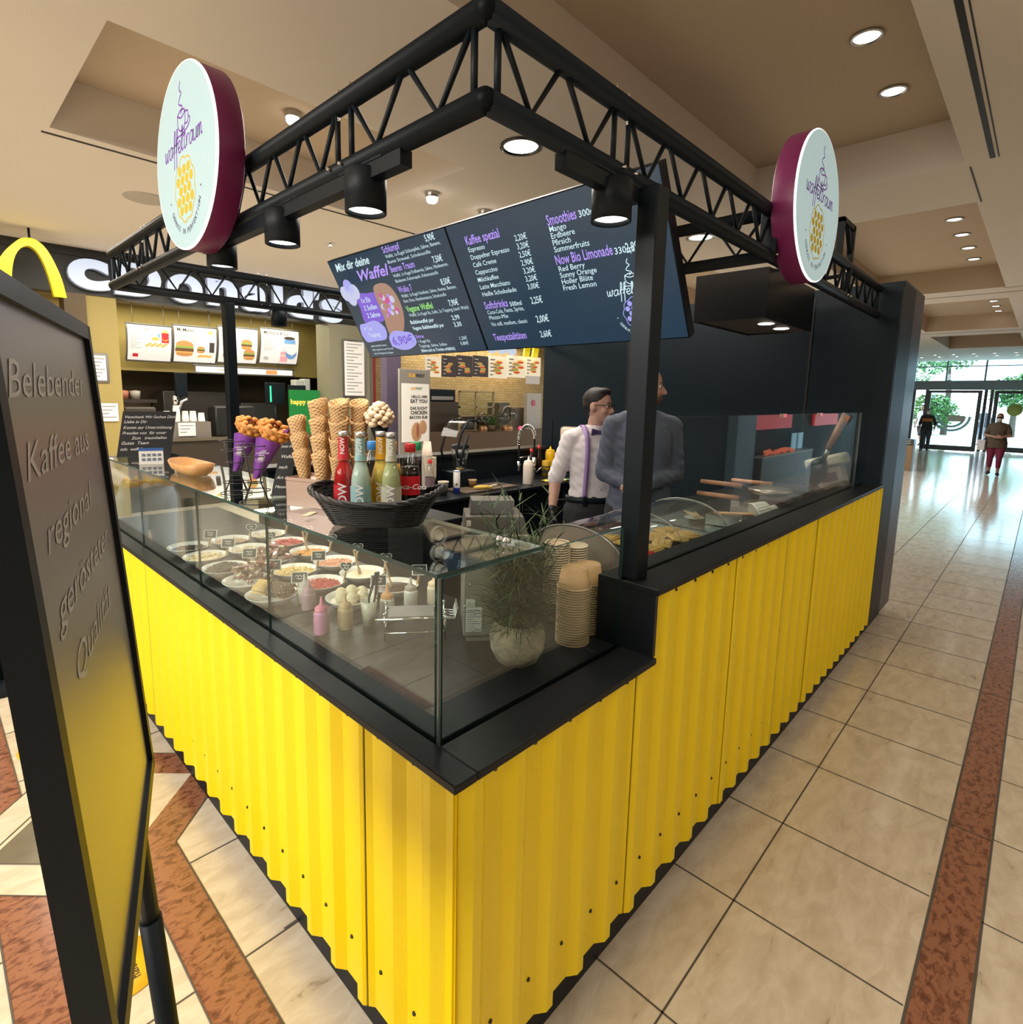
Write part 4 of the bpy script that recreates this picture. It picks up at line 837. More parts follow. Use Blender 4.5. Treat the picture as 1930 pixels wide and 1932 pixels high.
for k in range(7):
    a = k*2*pi/6; r = 0.043 if k < 6 else 0
    b = MB(); b.ball((0, 0, 0), 0.022, 14); drop(b.mesh('coconut_ball', mat('coconut', (0.78, 0.68, 0.48), 0.8, bump=0.4, bscale=250)), Matrix.Translation((XS[1]+r*cos(a), YS[0]+r*sin(a), SZ+(0.044 if k < 6 else 0.052))), 'white coconut ball in the bowl nearest the glass corner', 'sweet', 'coconut balls in a white bowl', 'coconut_ball')
def bar_mesh(nm, c1, c2):
    b = MB(); b.rbox(-0.010, 0.010, -0.007, 0.007, -0.045, 0.045, 0.004, 0)
    for s in (-1, 1): b.prism([(-0.012, 0), (0.012, 0), (0.013, 0.014), (-0.013, 0.014)], (0, -0.0008, s*0.044), XA, (0, 0, s), (0, 0.0016, 0), 1)
    b.box(-0.0102, 0.0102, -0.0072, 0.0072, -0.016, 0.018, 1); return b.mesh(nm, [mat(nm+'_foil', c1, 0.22, 0.7), mat(nm+'_print', c2, 0.4)])
rnd = random.Random(4)
def pile(nm, me, c, n, label, group, spread, up0):
    for i in range(n):
        lay_ = i/n; a = rnd.uniform(0, 2*pi); r = spread*rnd.random()**0.5*(1-0.45*lay_)
        d = Vector((cos(a*3.1+i), sin(a*3.1+i), rnd.uniform(-0.12, 0.2))); drop(me, pose((c[0]+r*cos(a), c[1]+r*sin(a), SZ+up0+0.052*lay_), d, rnd.uniform(0, 6)), label, 'sweet', group, nm)
bs1, bs2, bs3 = bar_mesh('wrapped_bar', (0.62, 0.50, 0.40), (0.25, 0.08, 0.06)), bar_mesh('wrapped_bar', (0.60, 0.55, 0.54), (0.60, 0.04, 0.05)), bar_mesh('wrapped_bar', (0.60, 0.36, 0.08), (0.30, 0.10, 0.02))
pile('wrapped_bar', bs1, (XS[0], YS[2]), 14, 'small silver brown wrapped chocolate bar heaped on a white bowl', 'wrapped bars heaped on the bowl by the glass', 0.06, 0.036)
pile('wrapped_bar', bs3, (XS[0]+0.03, YS[2]-0.03), 4, 'small golden wrapped bar lying on the silver heap', 'golden bars on the heap by the glass', 0.05, 0.070)
pile('wrapped_bar', bs2, (XS[1]+0.01, YS[3]), 16, 'small red and silver wrapped chocolate bar in the middle heap', 'red wrapped bars in the middle heap', 0.07, 0.036)
ws = MB(); ws.tube([(0, 0, 0), (0, 0, 0.05)], 0.0042, 8, 1); ws.tube([(0, 0, 0.05), (0, 0, 0.135)], 0.0052, 8, 0)
for k in range(14): ws.ball((0.005*cos(k*2.3), 0.005*sin(k*2.3), 0.055+0.0057*k), 0.0022, 6, 2 if k % 2 else 0)
ws = ws.mesh('wafer_stick', [mat('wafer_chocolate', (0.10, 0.045, 0.02), 0.4), mat('wafer_dough', (0.72, 0.48, 0.18), 0.6), mat('nut_bits', (0.65, 0.45, 0.28), 0.6)])
for i in range(22):
    k = i % 11; row_ = i//11; off = (k-5)*0.0105
    base = Vector((XS[0]-0.035, YS[1]+0.055, SZ+0.040+0.012*row_+0.003*(k % 3)))+Vector((0.64, 0.77, 0))*off*0.9+Vector((0, 0, 0.012))
    drop(ws, pose(base, (0.66+0.02*rnd.uniform(-1, 1), -0.70+0.15*rnd.uniform(-1, 1), -0.16+0.05*row_), rnd.uniform(0, 6)), 'thin wafer stick with chocolate and nut coating laid across a bowl', 'wafer stick', 'wafer sticks in the front bowl', 'wafer_stick')
# sauce bottles
def squeeze(loc, label, body, cap, h=0.075, fill=None, r=0.025, group=None):
    t = thing('squeeze_bottle', label, 'bottle', loc, group)
    b = MB(); b.lathe([(1e-4, 0), (r*0.94, 0.001), (r, 0.006), (r, h*0.86), (r*0.94, h*0.95), (r*0.80, h)], n=22); b.build('bottle_body', body, t, world=False)
    if fill: b = MB(); b.lathe([(1e-4, 0.003), (r*0.9, 0.004), (r*0.93, h*0.55), (1e-4, h*0.55)], n=18); b.build('sauce', fill, t, world=False)
    b = MB(); b.lathe([(r*0.84, h-0.004), (r*0.86, h+0.010), (r*0.55, h+0.016), (r*0.24, h+0.020), (r*0.12, h+0.046), (1e-4, h+0.046)], n=20); b.build('nozzle_cap', cap, t, world=False)
    return t
CLP = mat('cloudy_plastic', (0.62, 0.60, 0.56), 0.35); TANP = mat('tan_sauce_plastic', (0.55, 0.42, 0.24), 0.4)
squeeze((0.166, 0.83, SZ), 'pink squeeze bottle standing closest to the front glass', mat('pink_plastic', (0.62, 0.24, 0.45), 0.35), mat('pink_cap', (0.72, 0.20, 0.34), 0.35), 0.078)
squeeze((0.243, 0.815, SZ), 'squeeze bottle with beige cap right of the pink one', TANP, mat('beige_cap', (0.62, 0.42, 0.24), 0.4), 0.074)
squeeze((0.395, 0.795, SZ), 'squeeze bottle with orange brown cap beside the wire rack', CLP, mat('amber_cap', (0.62, 0.30, 0.12), 0.4), 0.074)
squeeze((0.237, 1.050, SZ), 'clear squeeze bottle with mauve cap behind the pink one', mat('mauve_plastic', (0.42, 0.26, 0.32), 0.35), mat('mauve_cap', (0.52, 0.30, 0.36), 0.35), 0.066)
squeeze((0.262, 1.128, SZ), 'clear squeeze bottle with white cap beside the wafer sticks', CLP, mat('grey_cap', (0.50, 0.46, 0.44), 0.4), 0.062)
squeeze((0.520, 0.825, SZ), 'clear squeeze bottle with grey cap behind the wire rack', CLP, mat('dark_cap', (0.30, 0.26, 0.24), 0.4), 0.066)
squeeze((0.600, 0.790, SZ), 'pale squeeze bottle with cream cap nearest the glass corner post', mat('cream_plastic', (0.70, 0.60, 0.46), 0.35), mat('cream_cap', (0.72, 0.56, 0.38), 0.4), 0.072)
t = thing('tumbler', 'pale tumbler holding black tongs beside the squeeze bottles', 'tumbler', (0.318, 0.790, SZ))
b = MB(); b.lathe([(1e-4, 0), (0.020, 0.001), (0.028, 0.085), (0.0265, 0.085), (0.019, 0.004), (1e-4, 0.004)], n=20); b.build('cup', mat('milky_tumbler', (0.62, 0.60, 0.50), 0.25), t, world=False)
t = thing('serving_tongs', 'long black serving tongs leaning in a pale tumbler', 'tongs', (0.318, 0.790, SZ+0.006))
for s in (-1, 1):
    b = MB(); b.tube([(0.004*s, 0, 0), (0.012*s+0.01, -0.005, 0.09), (0.024+0.004*s, -0.016, 0.175)], [0.003, 0.004, 0.005], 8); b.build('tong_arm', BLK, t, world=False)
# wire rack with grey plate at the corner
t = thing('wire_rack', 'chrome wire rack carrying a grey plate near the glass corner', 'rack', (0.40, 0.60, SZ)); RM = Matrix.Translation((0.385, 0.625, SZ))@Matrix.Rotation(radians(-38), 4, 'Z')
for x in (-0.095, 0.095):
    for y in (-0.05, 0.05):
        b = MB(); b.tube([RM@Vector((x, y, 0)), RM@Vector((x, y, 0.085))], 0.003, 8); b.ball(RM@Vector((x, y, 0.088)), 0.006, 8); b.build('upright', CHROME, t)
for z in (0.025, 0.07):
    b = MB(); b.tube([RM@Vector(q) for q in ((-0.095, -0.05, z), (0.095, -0.05, z), (0.095, 0.05, z), (-0.095, 0.05, z), (-0.095, -0.05, z))], 0.0025, 8); b.build('rail', CHROME, t)
b = MB(); b.tube([RM@Vector((-0.125, -0.05, 0.07)), RM@Vector((0.125, -0.05, 0.07))], 0.005, 10); b.build('front_bar', CHROME, t)
for i in range(5):
    b = MB(); y = -0.04+0.02*i; b.tube([RM@Vector((0.06, y, 0.07)), RM@Vector((0.125, y, 0.06)), RM@Vector((0.135, y, 0.10))], 0.002, 6); b.build('hook', CHROME, t)
b = MB(); b.box(-0.085, 0.06, -0.045, 0.05, 0.073, 0.077, 0, RM); b.build('grey_plate', mat('grey_plate', (0.22, 0.20, 0.19), 0.4), t)
# ================================================================ CORNER SHELF: PLANT, CUPS, MACHINE
P = thing('potted_plant', 'round stone pot with long grassy green plant behind the corner glass', 'plant', (0.476, 0.262, SZ))
b = MB(); b.lathe([(1e-4, 0), (0.035, 0), (0.052, 0.012), (0.068, 0.045), (0.071, 0.075), (0.066, 0.105), (0.060, 0.122), (0.055, 0.122), (0.060, 0.10), (0.060, 0.095)], n=36)
b.build('pot', mat('rough_stone_pot', (0.42, 0.36, 0.26), 0.85, var=0.35, vscale=25, bump=0.6, bscale=60, col2=(0.30, 0.27, 0.21)), P, world=False)
b = MB(); b.lathe([(0.061, 0.098), (1e-4, 0.106)], n=24); b.build('soil', mat('soil', (0.03, 0.022, 0.012), 0.95), P, world=False)
GR1 = mat('grass_green', (0.018, 0.050, 0.012), 0.6); GR2 = mat('grass_light', (0.045, 0.075, 0.016), 0.6); GR3 = mat('grass_straw', (0.13, 0.11, 0.03), 0.65)
def blade(b, p, d, L, w, droop, mi):
    p = Vector(p); d = Vector(d).normalized(); side = d.cross(ZA); side = side.normalized() if side.length > 1e-3 else XA.copy(); pts = []
    for k in range(6):
        f = k/5; q = p+d*L*f+Vector((d.x, d.y, 0))*droop*f*f*0.6-ZA*droop*f*f; ww = w*(1-f**2)*0.5+0.0003; pts.append((q-side*ww, q+side*ww))
    b.add([v for pr in pts for v in pr], [(2*i, 2*i+1, 2*i+3, 2*i+2) for i in range(5)], mi)
rnd = random.Random(11)
b = MB()
for i in range(1000):
    a = rnd.uniform(0, 2*pi); r = 0.05*rnd.random()**0.5; h0 = rnd.uniform(0.10, 0.30) if i > 120 else 0.105; L = rnd.uniform(0.05, 0.12)
    blade(b, (r*cos(a), r*sin(a), h0), (cos(a+rnd.uniform(-0.6, 0.6))*0.6, sin(a+rnd.uniform(-0.6, 0.6))*0.6, rnd.uniform(0.3, 1.3)), L, 0.0042, rnd.uniform(0.01, 0.06), rnd.choice((0, 0, 1, 1, 2)))
o = b.build('undergrowth', [GR1, GR2, GR3], P, world=False); o['kind'] = 'stuff'
for i in range(26):
    b = MB(); a = rnd.uniform(0, 2*pi); r = 0.03*rnd.random(); L = rnd.uniform(0.22, 0.40); tx, ty = rnd.uniform(-0.10, 0.12), rnd.uniform(-0.10, 0.10); pts = [Vector((r*cos(a)+tx*f**1.5, r*sin(a)+ty*f**1.5, 0.10+L*f)) for f in (0, .25, .5, .75, 1)]
    b.tube(pts, [0.0015, 0.0014, 0.0012, 0.001, 0.0006], 5)
    for k in range(11):
        f = 0.25+0.75*k/10; p = Vector((r*cos(a)+tx*f**1.5, r*sin(a)+ty*f**1.5, 0.10+L*f)); aa = k*2.4+i; blade(b, p, (cos(aa), sin(aa), rnd.uniform(0.4, 1.3)), rnd.uniform(0.04, 0.09), 0.005, rnd.uniform(0, 0.03), 0 if k % 3 else 1)
    b.build('stem', [GR1, GR2], P, world=False)
P.scale = (1.14, 1.14, 1.05)
KRAFT = mat('kraft_paper', (0.50, 0.31, 0.15), 0.7); KR2 = mat('kraft_rim', (0.62, 0.47, 0.30), 0.7); CUPW = mat('cup_inside', (0.75, 0.66, 0.52), 0.6); BRN = mat('dark_brown_print', (0.10, 0.07, 0.045), 0.6)
def cup_mesh(nm, r0, r1, h, m_out, m_in, m_rim):
    b = MB(); b.lathe([(1e-4, 0.004), (r0, 0.004), (r0, 0), (r1, h)], n=24, mi=0); b.lathe([(r1-0.002, h), (r1+0.0015, h-0.003), (r1+0.0025, h), (r1+0.001, h+0.0025), (r1-0.002, h+0.001)], n=24, mi=2); b.lathe([(r1-0.002, h), (r0-0.002, 0.006), (1e-4, 0.006)], n=24, mi=1); return b.mesh(nm, [m_out, m_in, m_rim])
def stack(me, base, n, pitch, h, label, group, name, cat, flip=True, topm=None, toplabel=None):
    """nested upside-down (flip) or upright stack; every cup an object"""
    for i in range(n):
        o = bpy.data.objects.new(name, topm if (topm and i == n-1) else me); COL.objects.link(o)
        o.location = (base[0], base[1], base[2]+i*pitch+(h if flip else 0)); o.rotation_euler = (pi if flip else 0, 0, i*0.7)
        tag(o, toplabel if (toplabel and i == n-1) else label, cat, None if (toplabel and i == n-1) else group)
c1 = cup_mesh('paper_cup', 0.030, 0.042, 0.085, BRN, CUPW, mat('cup_rim_cream', (0.70, 0.60, 0.45), 0.6)); c1t = cup_mesh('paper_cup', 0.030, 0.042, 0.085, mat('black_cup', (0.012, 0.012, 0.013), 0.4), CUPW, CUPW)
stack(c1, (0.79, 0.368, SZ), 25, 0.0083, 0.0875, 'dark paper coffee cup nested in the tallest stack by the plant', 'coffee cups in the tall stack', 'paper_cup', 'cup', False, c1t, 'black paper cup crowning the tall cup stack')
stack(c1, (0.886, 0.362, SZ), 22, 0.0083, 0.0875, 'dark paper coffee cup nested in the stack behind the tall one', 'coffee cups in the rear stack', 'paper_cup', 'cup', False, c1t, 'black paper cup on top of the rear stack')
b1 = cup_mesh('paper_bowl', 0.040, 0.052, 0.062, KRAFT, KRAFT, KR2)
stack(b1, (0.713, 0.238, SZ), 23, 0.0082, 0.0645, 'brown kraft tub upside down in the front stack', 'kraft tubs in the front stack', 'kraft_tub', 'tub')
stack(b1, (0.822, 0.262, SZ), 21, 0.0082, 0.0645, 'brown kraft tub upside down in the stack beside the step panel', 'kraft tubs in the side stack', 'kraft_tub', 'tub')
b2_ = cup_mesh('paper_bowl', 0.034, 0.046, 0.062, KRAFT, KRAFT, KR2)
# counter machine with stickers
Mc = thing('counter_machine', 'tall grey boxy machine with stickers, its back turned to the corner glass', 'machine', (0.58, 0.50, SZ)); e = Vector((0.767, -0.643, 0)); q = Vector((0.643, 0.767, 0)); MM = Matrix(((e.x, q.x, 0, 0.452), (e.y, q.y, 0, 0.468), (0, 0, 1, SZ), (0, 0, 0, 1)))
GRY = mat('machine_grey', (0.33, 0.31, 0.27), 0.4, 0.2); GRD = mat('machine_panel', (0.16, 0.155, 0.145), 0.35, 0.3)
b = MB(); b.rbox(0.0, 0.205, 0.0, 0.20, 0.02, 0.345, 0.004, 0, MM); b.box(0.01, 0.19, 0.01, 0.19, 0.0, 0.02, 0, MM); b.build('body', GRY, Mc)
b = MB(); b.prism([(0.0, 0.345), (0.20, 0.345), (0.185, 0.40), (0.005, 0.40)], MM@Vector((0.0, 0.012, 0)), e, ZA, q*0.15); b.build('head', GRD, Mc)
b = MB(); b.prism([(0.02, 0.402), (0.16, 0.402), (0.16, 0.445), (0.025, 0.445)], MM@Vector((0, 0.05, 0)), e, ZA, q*0.09); b.build('top_display', mat('display_grey', (0.14, 0.145, 0.15), 0.15), Mc)  # one even grey on the whole display block
def sticker(x0, x1, z0, z1, nm):
    b = MB(); b.box(x0, x1, -0.0016, -0.0006, z0, z1, 0, MM); k = max(2, int((z1-z0)/0.008))
    for i in range(k): b.box(x0+0.004, x1-0.004-0.01*(i % 3), -0.0021, -0.0017, z0+0.004+i*(z1-z0-0.006)/k, z0+0.006+i*(z1-z0-0.006)/k, 1, MM)
    b.build(nm, [PAPER, mat('sticker_print', (0.25, 0.27, 0.32), 0.7)], Mc)
sticker(0.008, 0.058, 0.035, 0.115, 'sticker'); sticker(0.008, 0.036, 0.117, 0.142, 'sticker'); sticker(0.006, 0.020, 0.375, 0.393, 'sticker')
for x, z in ((0.02, 0.19), (0.004, 0.12), (0.19, 0.19)): 
    b = MB(); b.ball(MM@Vector((x, -0.001, z)), 0.003, 8); b.build('screw_head', CHROME, Mc)
# cup dispenser tower behind the lid
t = thing('cup_dispenser', 'black cabinet with clear tubes dispensing white plastic cups', 'dispenser', (0.82, 1.05, 0))
b = MB(); b.rbox(0.70, 0.94, 0.98, 1.22, 0, 1.21, 0.004); b.build('cabinet', BLK, t)
for i, z in enumerate((1.155, 1.085, 1.01)):
    Mx = Matrix.Translation((0.775, 0.98, z))@Matrix.Rotation(pi/2, 4, 'X'); b = MB(); b.lathe([(0.030, -0.01), (0.041, 0.0), (0.041, 0.018), (0.037, 0.018), (0.036, 0.0)], n=24, M=Mx); b.build('tube_ring', mat('smoky_clear', (0.35, 0.35, 0.36), 0.1), t)
t_ = cup_mesh('plastic_cup', 0.021, 0.032, 0.09, WHITE, WHITE, WHITE)
for i, (z, ln) in enumerate(((1.155, 0.02), (1.085, 0.06), (1.01, 0.05))):
    o = bpy.data.objects.new('plastic_cup', t_); COL.objects.link(o); o.location = (0.775, 0.985-ln+0.09, z); o.rotation_euler = (-pi/2, 0, 0); o.location.y = 0.985-ln
    tag(o, ('translucent cup in the top tube', 'white cup sticking out of the middle tube', 'pale cup in the lowest tube')[i]+' of the black dispenser', 'cup')
# ================================================================ RAISED COUNTER: VITRINE AND HOT PLATES
WZ = 1.0602
V = thing('curved_vitrine', 'low warming display with curved glass lid and rounded metal ends', 'display case', (1.44, 0.45, WZ))
b = MB(); b.rbox(1.0, 1.90, 0.22, 0.66, WZ, WZ+0.045, 0.004); b.build('base', mat('vitrine_base', (0.02, 0.02, 0.022), 0.3), V)
b = MB(); b.box(1.02, 1.88, 0.23, 0.245, WZ+0.045, WZ+0.065); b.build('front_rail', BLK, V)
prof = [(0.445-0.215*cos(pi*k/16), WZ+0.048+0.142*sin(pi*k/16)**0.85) for k in range(17)]
for x0, x1, mt, nm in ((1.005, 1.02, mat('vitrine_end_metal', (0.42, 0.37, 0.32), 0.35, 0.7), 'end_panel'), (1.88, 1.892, GLASS, 'glass_end')):
    b = MB(); n = len(prof); vs = [(x, y, z) for x in (x0, x1) for y, z in [(0.23, WZ+0.046)]+prof+[(0.66, WZ+0.046)]]; n2 = n+2
    b.add(vs, [tuple(range(n2))[::-1], tuple(range(n2, 2*n2))]+[(i, (i+1) % n2, n2+(i+1) % n2, n2+i) for i in range(n2)]); b.build(nm, mt, V)
b = MB(); n = len(prof); b.add([(x, y, z) for x in (1.0, 1.895) for y, z in prof], [(i, i+1, n+i+1, n+i) for i in range(n-1)], 0, True); b.build('curved_glass', GLASS, V)
for x in (1.895, 1.45, 1.0):
    b = MB(); b.tube([(x, y, z+0.002) for y, z in prof], 0.004 if x != 1.45 else 0.0025, 6); b.build('glass_trim', mat('trim_grey', (0.25, 0.25, 0.24), 0.3, 0.6), V)
b = MB(); b.rbox(1.06, 1.12, 0.20, 0.215, WZ+0.05, WZ+0.062, 0.004); b.tube([(1.12, 0.207, WZ+0.056), (1.17, 0.207, WZ+0.05)], 0.008, 8); b.build('latch', WHITE, V)
b = MB(); b.box(1.03, 1.87, 0.26, 0.64, WZ+0.046, WZ+0.052); b.build('tray', STEEL, V)
wf = MB(); wf.rbox(-0.055, 0.055, -0.04, 0.04, 0, 0.012, 0.005)
for i in range(4):
    for j in range(3): wf.box(-0.045+0.024*i, -0.027+0.024*i, -0.033+0.024*j, -0.015+0.024*j, 0.012, 0.0165)
wf = wf.mesh('waffle', mat('golden_waffle', (0.66, 0.40, 0.12), 0.6, var=0.15, vscale=30))
for i in range(9):
    drop(wf, Matrix.Translation((1.36+0.12*(i % 4), 0.33+0.1*(i//4)+0.01*(i % 2), WZ+0.053+0.004*(i % 3)))@Matrix.Rotation(0.4*i, 4, 'Z')@Matrix.Rotation(0.06*(i % 3), 4, 'X'), 'golden waffle lying in the curved glass vitrine', 'waffle', 'waffles in the curved vitrine', 'waffle')
b = MB(); b.rbox(1.20, 1.30, 0.27, 0.34, WZ+0.0522, WZ+0.075, 0.01); b.top('red_packet', REDP, 'red packet at the front edge of the curved vitrine', 'packet')
# hot plates with wooden handled pans
for i, (x, y1, z, lab) in enumerate(((2.62, 0.69, 1.243, 'upper'), (2.58, 0.69, 1.176, 'lower'), (3.02, 0.66, 1.217, 'far'))):
    t = thing('waffle_pan', {'upper': 'closed pan lid with long wooden handle on the waffle maker', 'lower': 'lower waffle pan with wooden handle beneath the lid', 'far': 'second pan with wooden handle farther along the counter'}[lab], 'pan', (x, 0.30, z-0.03))
    b = MB(); b.tube([(x, y1, z), (x, y1-0.25, z)], [0.013, 0.015], 12); b.build('handle', WOODP, t)
    b = MB(); b.tube([(x, y1-0.25, z), (x, 0.40, z-0.008)], [0.014, 0.010], 10); b.build('ferrule', BLK, t)
    b = MB(); b.lathe([(1e-4, -0.022), (0.09, -0.022), (0.115, -0.008), (0.118, 0.006), (0.10, 0.012), (1e-4, 0.018)] if lab != 'lower' else [(1e-4, -0.025), (0.10, -0.025), (0.118, -0.005), (0.112, 0.0), (1e-4, -0.01)], (x, 0.29, z-0.006), 30); b.build('plate', mat('pan_metal', (0.40, 0.34, 0.29), 0.3, 0.9) if lab != 'far' else mat('pan_dark', (0.03, 0.03, 0.03), 0.35, 0.5), t)
b = MB(); b.box(2.48, 2.72, 0.20, 0.44, WZ, 1.145); b.box(2.585, 2.635, 0.44, 0.49, WZ, 1.16); b.top('waffle_maker', mat('maker_steel', (0.42, 0.38, 0.34), 0.35, 0.8), 'squat steel waffle maker base beneath the wooden handled pans', 'waffle maker')
b = MB(); b.box(2.90, 3.14, 0.20, 0.44, WZ, 1.185); b.top('waffle_maker', mat('maker_steel2', (0.30, 0.27, 0.25), 0.35, 0.8), 'second steel waffle maker base farther along the raised counter', 'waffle maker')
t = thing('steel_container', 'open steel container with a spatula in front of the waffle maker', 'container', (2.34, 0.40, WZ)); b = MB()
b.box(2.27, 2.42, 0.31, 0.50, WZ, WZ+0.004); b.box(2.27, 2.273, 0.31, 0.50, WZ, WZ+0.058); b.box(2.417, 2.42, 0.31, 0.50, WZ, WZ+0.058); b.box(2.27, 2.42, 0.31, 0.313, WZ, WZ+0.058); b.box(2.27, 2.42, 0.497, 0.50, WZ, WZ+0.058); b.build('pan', STEEL, t)
b = MB(); b.box(-0.02, 0.02, -0.11, 0.11, 0, 0.006, 0, Matrix.Translation((2.35, 0.37, WZ+0.066))@Matrix.Rotation(0.7, 4, 'Z')); b.top('wooden_spatula', WOOD, 'flat wooden spatula lying across the steel container', 'spatula')
b = MB(); b.tube([(2.18, 0.28, WZ+0.004), (2.19, 0.29, WZ+0.035), (2.26, 0.30, WZ+0.085), (2.22, 0.285, WZ+0.03), (2.20, 0.26, WZ+0.004)], 0.0035, 8); b.top('wire_tongs', CHROME, 'bent chrome tongs leaning beside the curved vitrine', 'tongs')
t = thing('plate', 'small white plate with wooden sticks next to the curved vitrine', 'plate', (2.36, 0.60, WZ)); b = MB(); b.lathe([(1e-4, 0), (0.03, 0), (0.055, 0.010), (0.054, 0.012), (0.03, 0.003), (1e-4, 0.003)], n=24); b.build('dish', CER, t, world=False)
for i in range(6):
    b = MB(); b.tube([(-0.05, 0, 0), (0.05, 0, 0)], 0.006, 8); drop(b.mesh('wooden_stick', WOOD), Matrix.Translation((2.36+0.01*(i % 3), 0.58+0.012*i, WZ+0.02+0.008*(i % 2)))@Matrix.Rotation(0.5+0.12*i, 4, 'Z'), 'short brown wooden stick heaped on the small white plate', 'stick', 'wooden sticks on the small plate', 'wooden_stick')
t = thing('ribbed_tub', 'white ribbed plastic tub lying on its side against the glass screen', 'tub', (2.42, 0.255, WZ+0.075)); d = Vector((0.55, -0.55, 0.28)).normalized(); Mx = up_from(d)
b = MB(); n = 48; prof2 = [(0.072, -0.04), (0.066, 0.0), (0.060, 0.03), (0.045, 0.038)]; vs = []
for r, z in prof2:
    for i in range(n): a = 2*pi*i/n; rr_ = r+(0.0022 if i % 2 else -0.0022); vs.append(Mx@Vector((rr_*cos(a), rr_*sin(a), z)))
b.add(vs, [(k*n+i, k*n+(i+1) % n, (k+1)*n+(i+1) % n, (k+1)*n+i) for k in range(3) for i in range(n)]+[tuple(range(n))[::-1], tuple(range(3*n, 4*n))]); b.build('tub_wall', mat('white_ribbed', (0.62, 0.64, 0.58), 0.4), t, world=False)
b = MB(); b.lathe([(0.074, -0.046), (0.077, -0.042), (0.074, -0.036)], n=40, M=Mx); b.build('rim', WHITE, t, world=False)
b = MB(); b.lathe([(0.030, 0.038), (0.028, 0.075), (1e-4, 0.075)], n=24, M=Mx); b.build('neck', WHITE, t, world=False)
b = MB(); b.lathe([(1e-4, 0), (0.045, 0), (0.052, 0.045), (0.050, 0.045), (0.043, 0.004), (1e-4, 0.004)], (2.80, 0.27, WZ), 24); b.top('clear_dish', glass('dish_glass'), 'low clear dish between the two waffle makers', 'dish')
rnd = random.Random(5)
for i, (x, y, r, c, lab) in enumerate(((3.20, 0.26, 0.05, (0.45, 0.36, 0.26), 'crumpled foil wrapped pastry'), (3.28, 0.33, 0.045, (0.60, 0.48, 0.34), 'pale pastry'), (3.33, 0.24, 0.04, (0.30, 0.15, 0.09), 'brown pastry'))):
    b = MB(); b.ball((0, 0, 0), r, 14, 0, (1.2, 0.9, 0.7)); b.v = [(x0*(1+rnd.uniform(-.15, .15)), y0*(1+rnd.uniform(-.15, .15)), z0) for x0, y0, z0 in b.v]; drop(b.mesh('pastry', mat('pastry_%d' % i, c, 0.5)), Matrix.Translation((x, y, WZ+r*0.7)), lab+' beside the upright waffle irons', 'pastry', None, 'pastry')
b = MB(); b.lathe([(1e-4, 0), (0.025, 0), (0.03, 0.08), (0.034, 0.082), (0.029, 0.082), (0.024, 0.004), (1e-4, 0.004)], (3.17, 0.36, WZ+0.0), 20); b.top('measuring_cup', glass('cup_clear'), 'clear plastic measuring cup behind the pastries', 'cup')
def iron(p0, p1, label):
    p0, p1 = Vector(p0), Vector(p1); d = (p1-p0); L = d.length; d.normalize(); t = thing('waffle_iron', label, 'waffle iron', p0); Mx = up_from(d)
    for s in (-1, 1):
        b = MB(); b.ball((0, 0, 0), 0.058, 16, 0, (0.36, 1, 1.6), Mx@Matrix.Translation((0.024*s, 0, L*0.27))); b.build('cast_shell', mat('cast_iron', (0.018, 0.018, 0.018), 0.3, 0.3), t, world=False)
        b = MB(); b.tube([Mx@Vector((0.018*s, 0, L*0.42)), Mx@Vector((0.020*s, 0, L*0.62))], 0.008, 8); b.build('shaft', STEEL, t, world=False)
        b = MB(); b.tube([Mx@Vector((0.020*s, 0, L*0.58)), Mx@Vector((0.026*s, 0, L))], [0.017, 0.021], 12); b.build('grip', mat('dark_grip', (0.03, 0.03, 0.028), 0.5) if s > 0 and 'front' in label else WOODP, t, world=False)
    b = MB(); b.tube([Mx@Vector((-0.024, 0, 0.03)), Mx@Vector((0.024, 0, 0.03))], 0.014, 10); b.build('hinge', STEEL, t, world=False)
iron((3.42, 0.33, WZ+0.07), (3.40, 0.12, 1.652), 'upright cast waffle iron with brown grip, front one of the pair'); iron((3.56, 0.36, WZ+0.07), (3.58, 0.17, 1.66), 'upright cast waffle iron with brown grip, rear one of the pair')
b = MB(); b.rbox(3.34, 3.66, 0.27, 0.42, WZ, WZ+0.085, 0.006); b.top('iron_stand', mat('stand_steel', (0.28, 0.24, 0.22), 0.3, 0.8), 'steel stand from which the two waffle irons rise', 'stand')
t = thing('dough_dispenser', 'tilted white plastic container with dark label behind the waffle irons', 'container', (3.74, 0.22, WZ))
Mx = Matrix.Translation((3.74, 0.20, WZ))@Matrix.Rotation(radians(-18), 4, 'X')
b = MB(); b.rbox(-0.07, 0.07, -0.08, 0.08, 0.03, 0.24, 0.012, 0, Mx); b.build('body', mat('milky_body', (0.52, 0.44, 0.38), 0.3), t)
b = MB(); b.rbox(-0.085, 0.085, -0.12, 0.13, 0.24, 0.32, 0.02, 0, Mx); b.build('lid', mat('ivory_lid', (0.74, 0.66, 0.50), 0.35), t)
b = MB(); b.box(-0.072, -0.0705, -0.05, 0.05, 0.14, 0.20, 0, Mx); b.build('label', mat('dark_red_label', (0.12, 0.02, 0.02), 0.5), t)
b = MB(); b.box(-0.06, 0.06, -0.07, 0.07, 0.0, 0.05, 0, Matrix.Translation((3.74, 0.22, WZ))); b.build('foot', BLK, t)
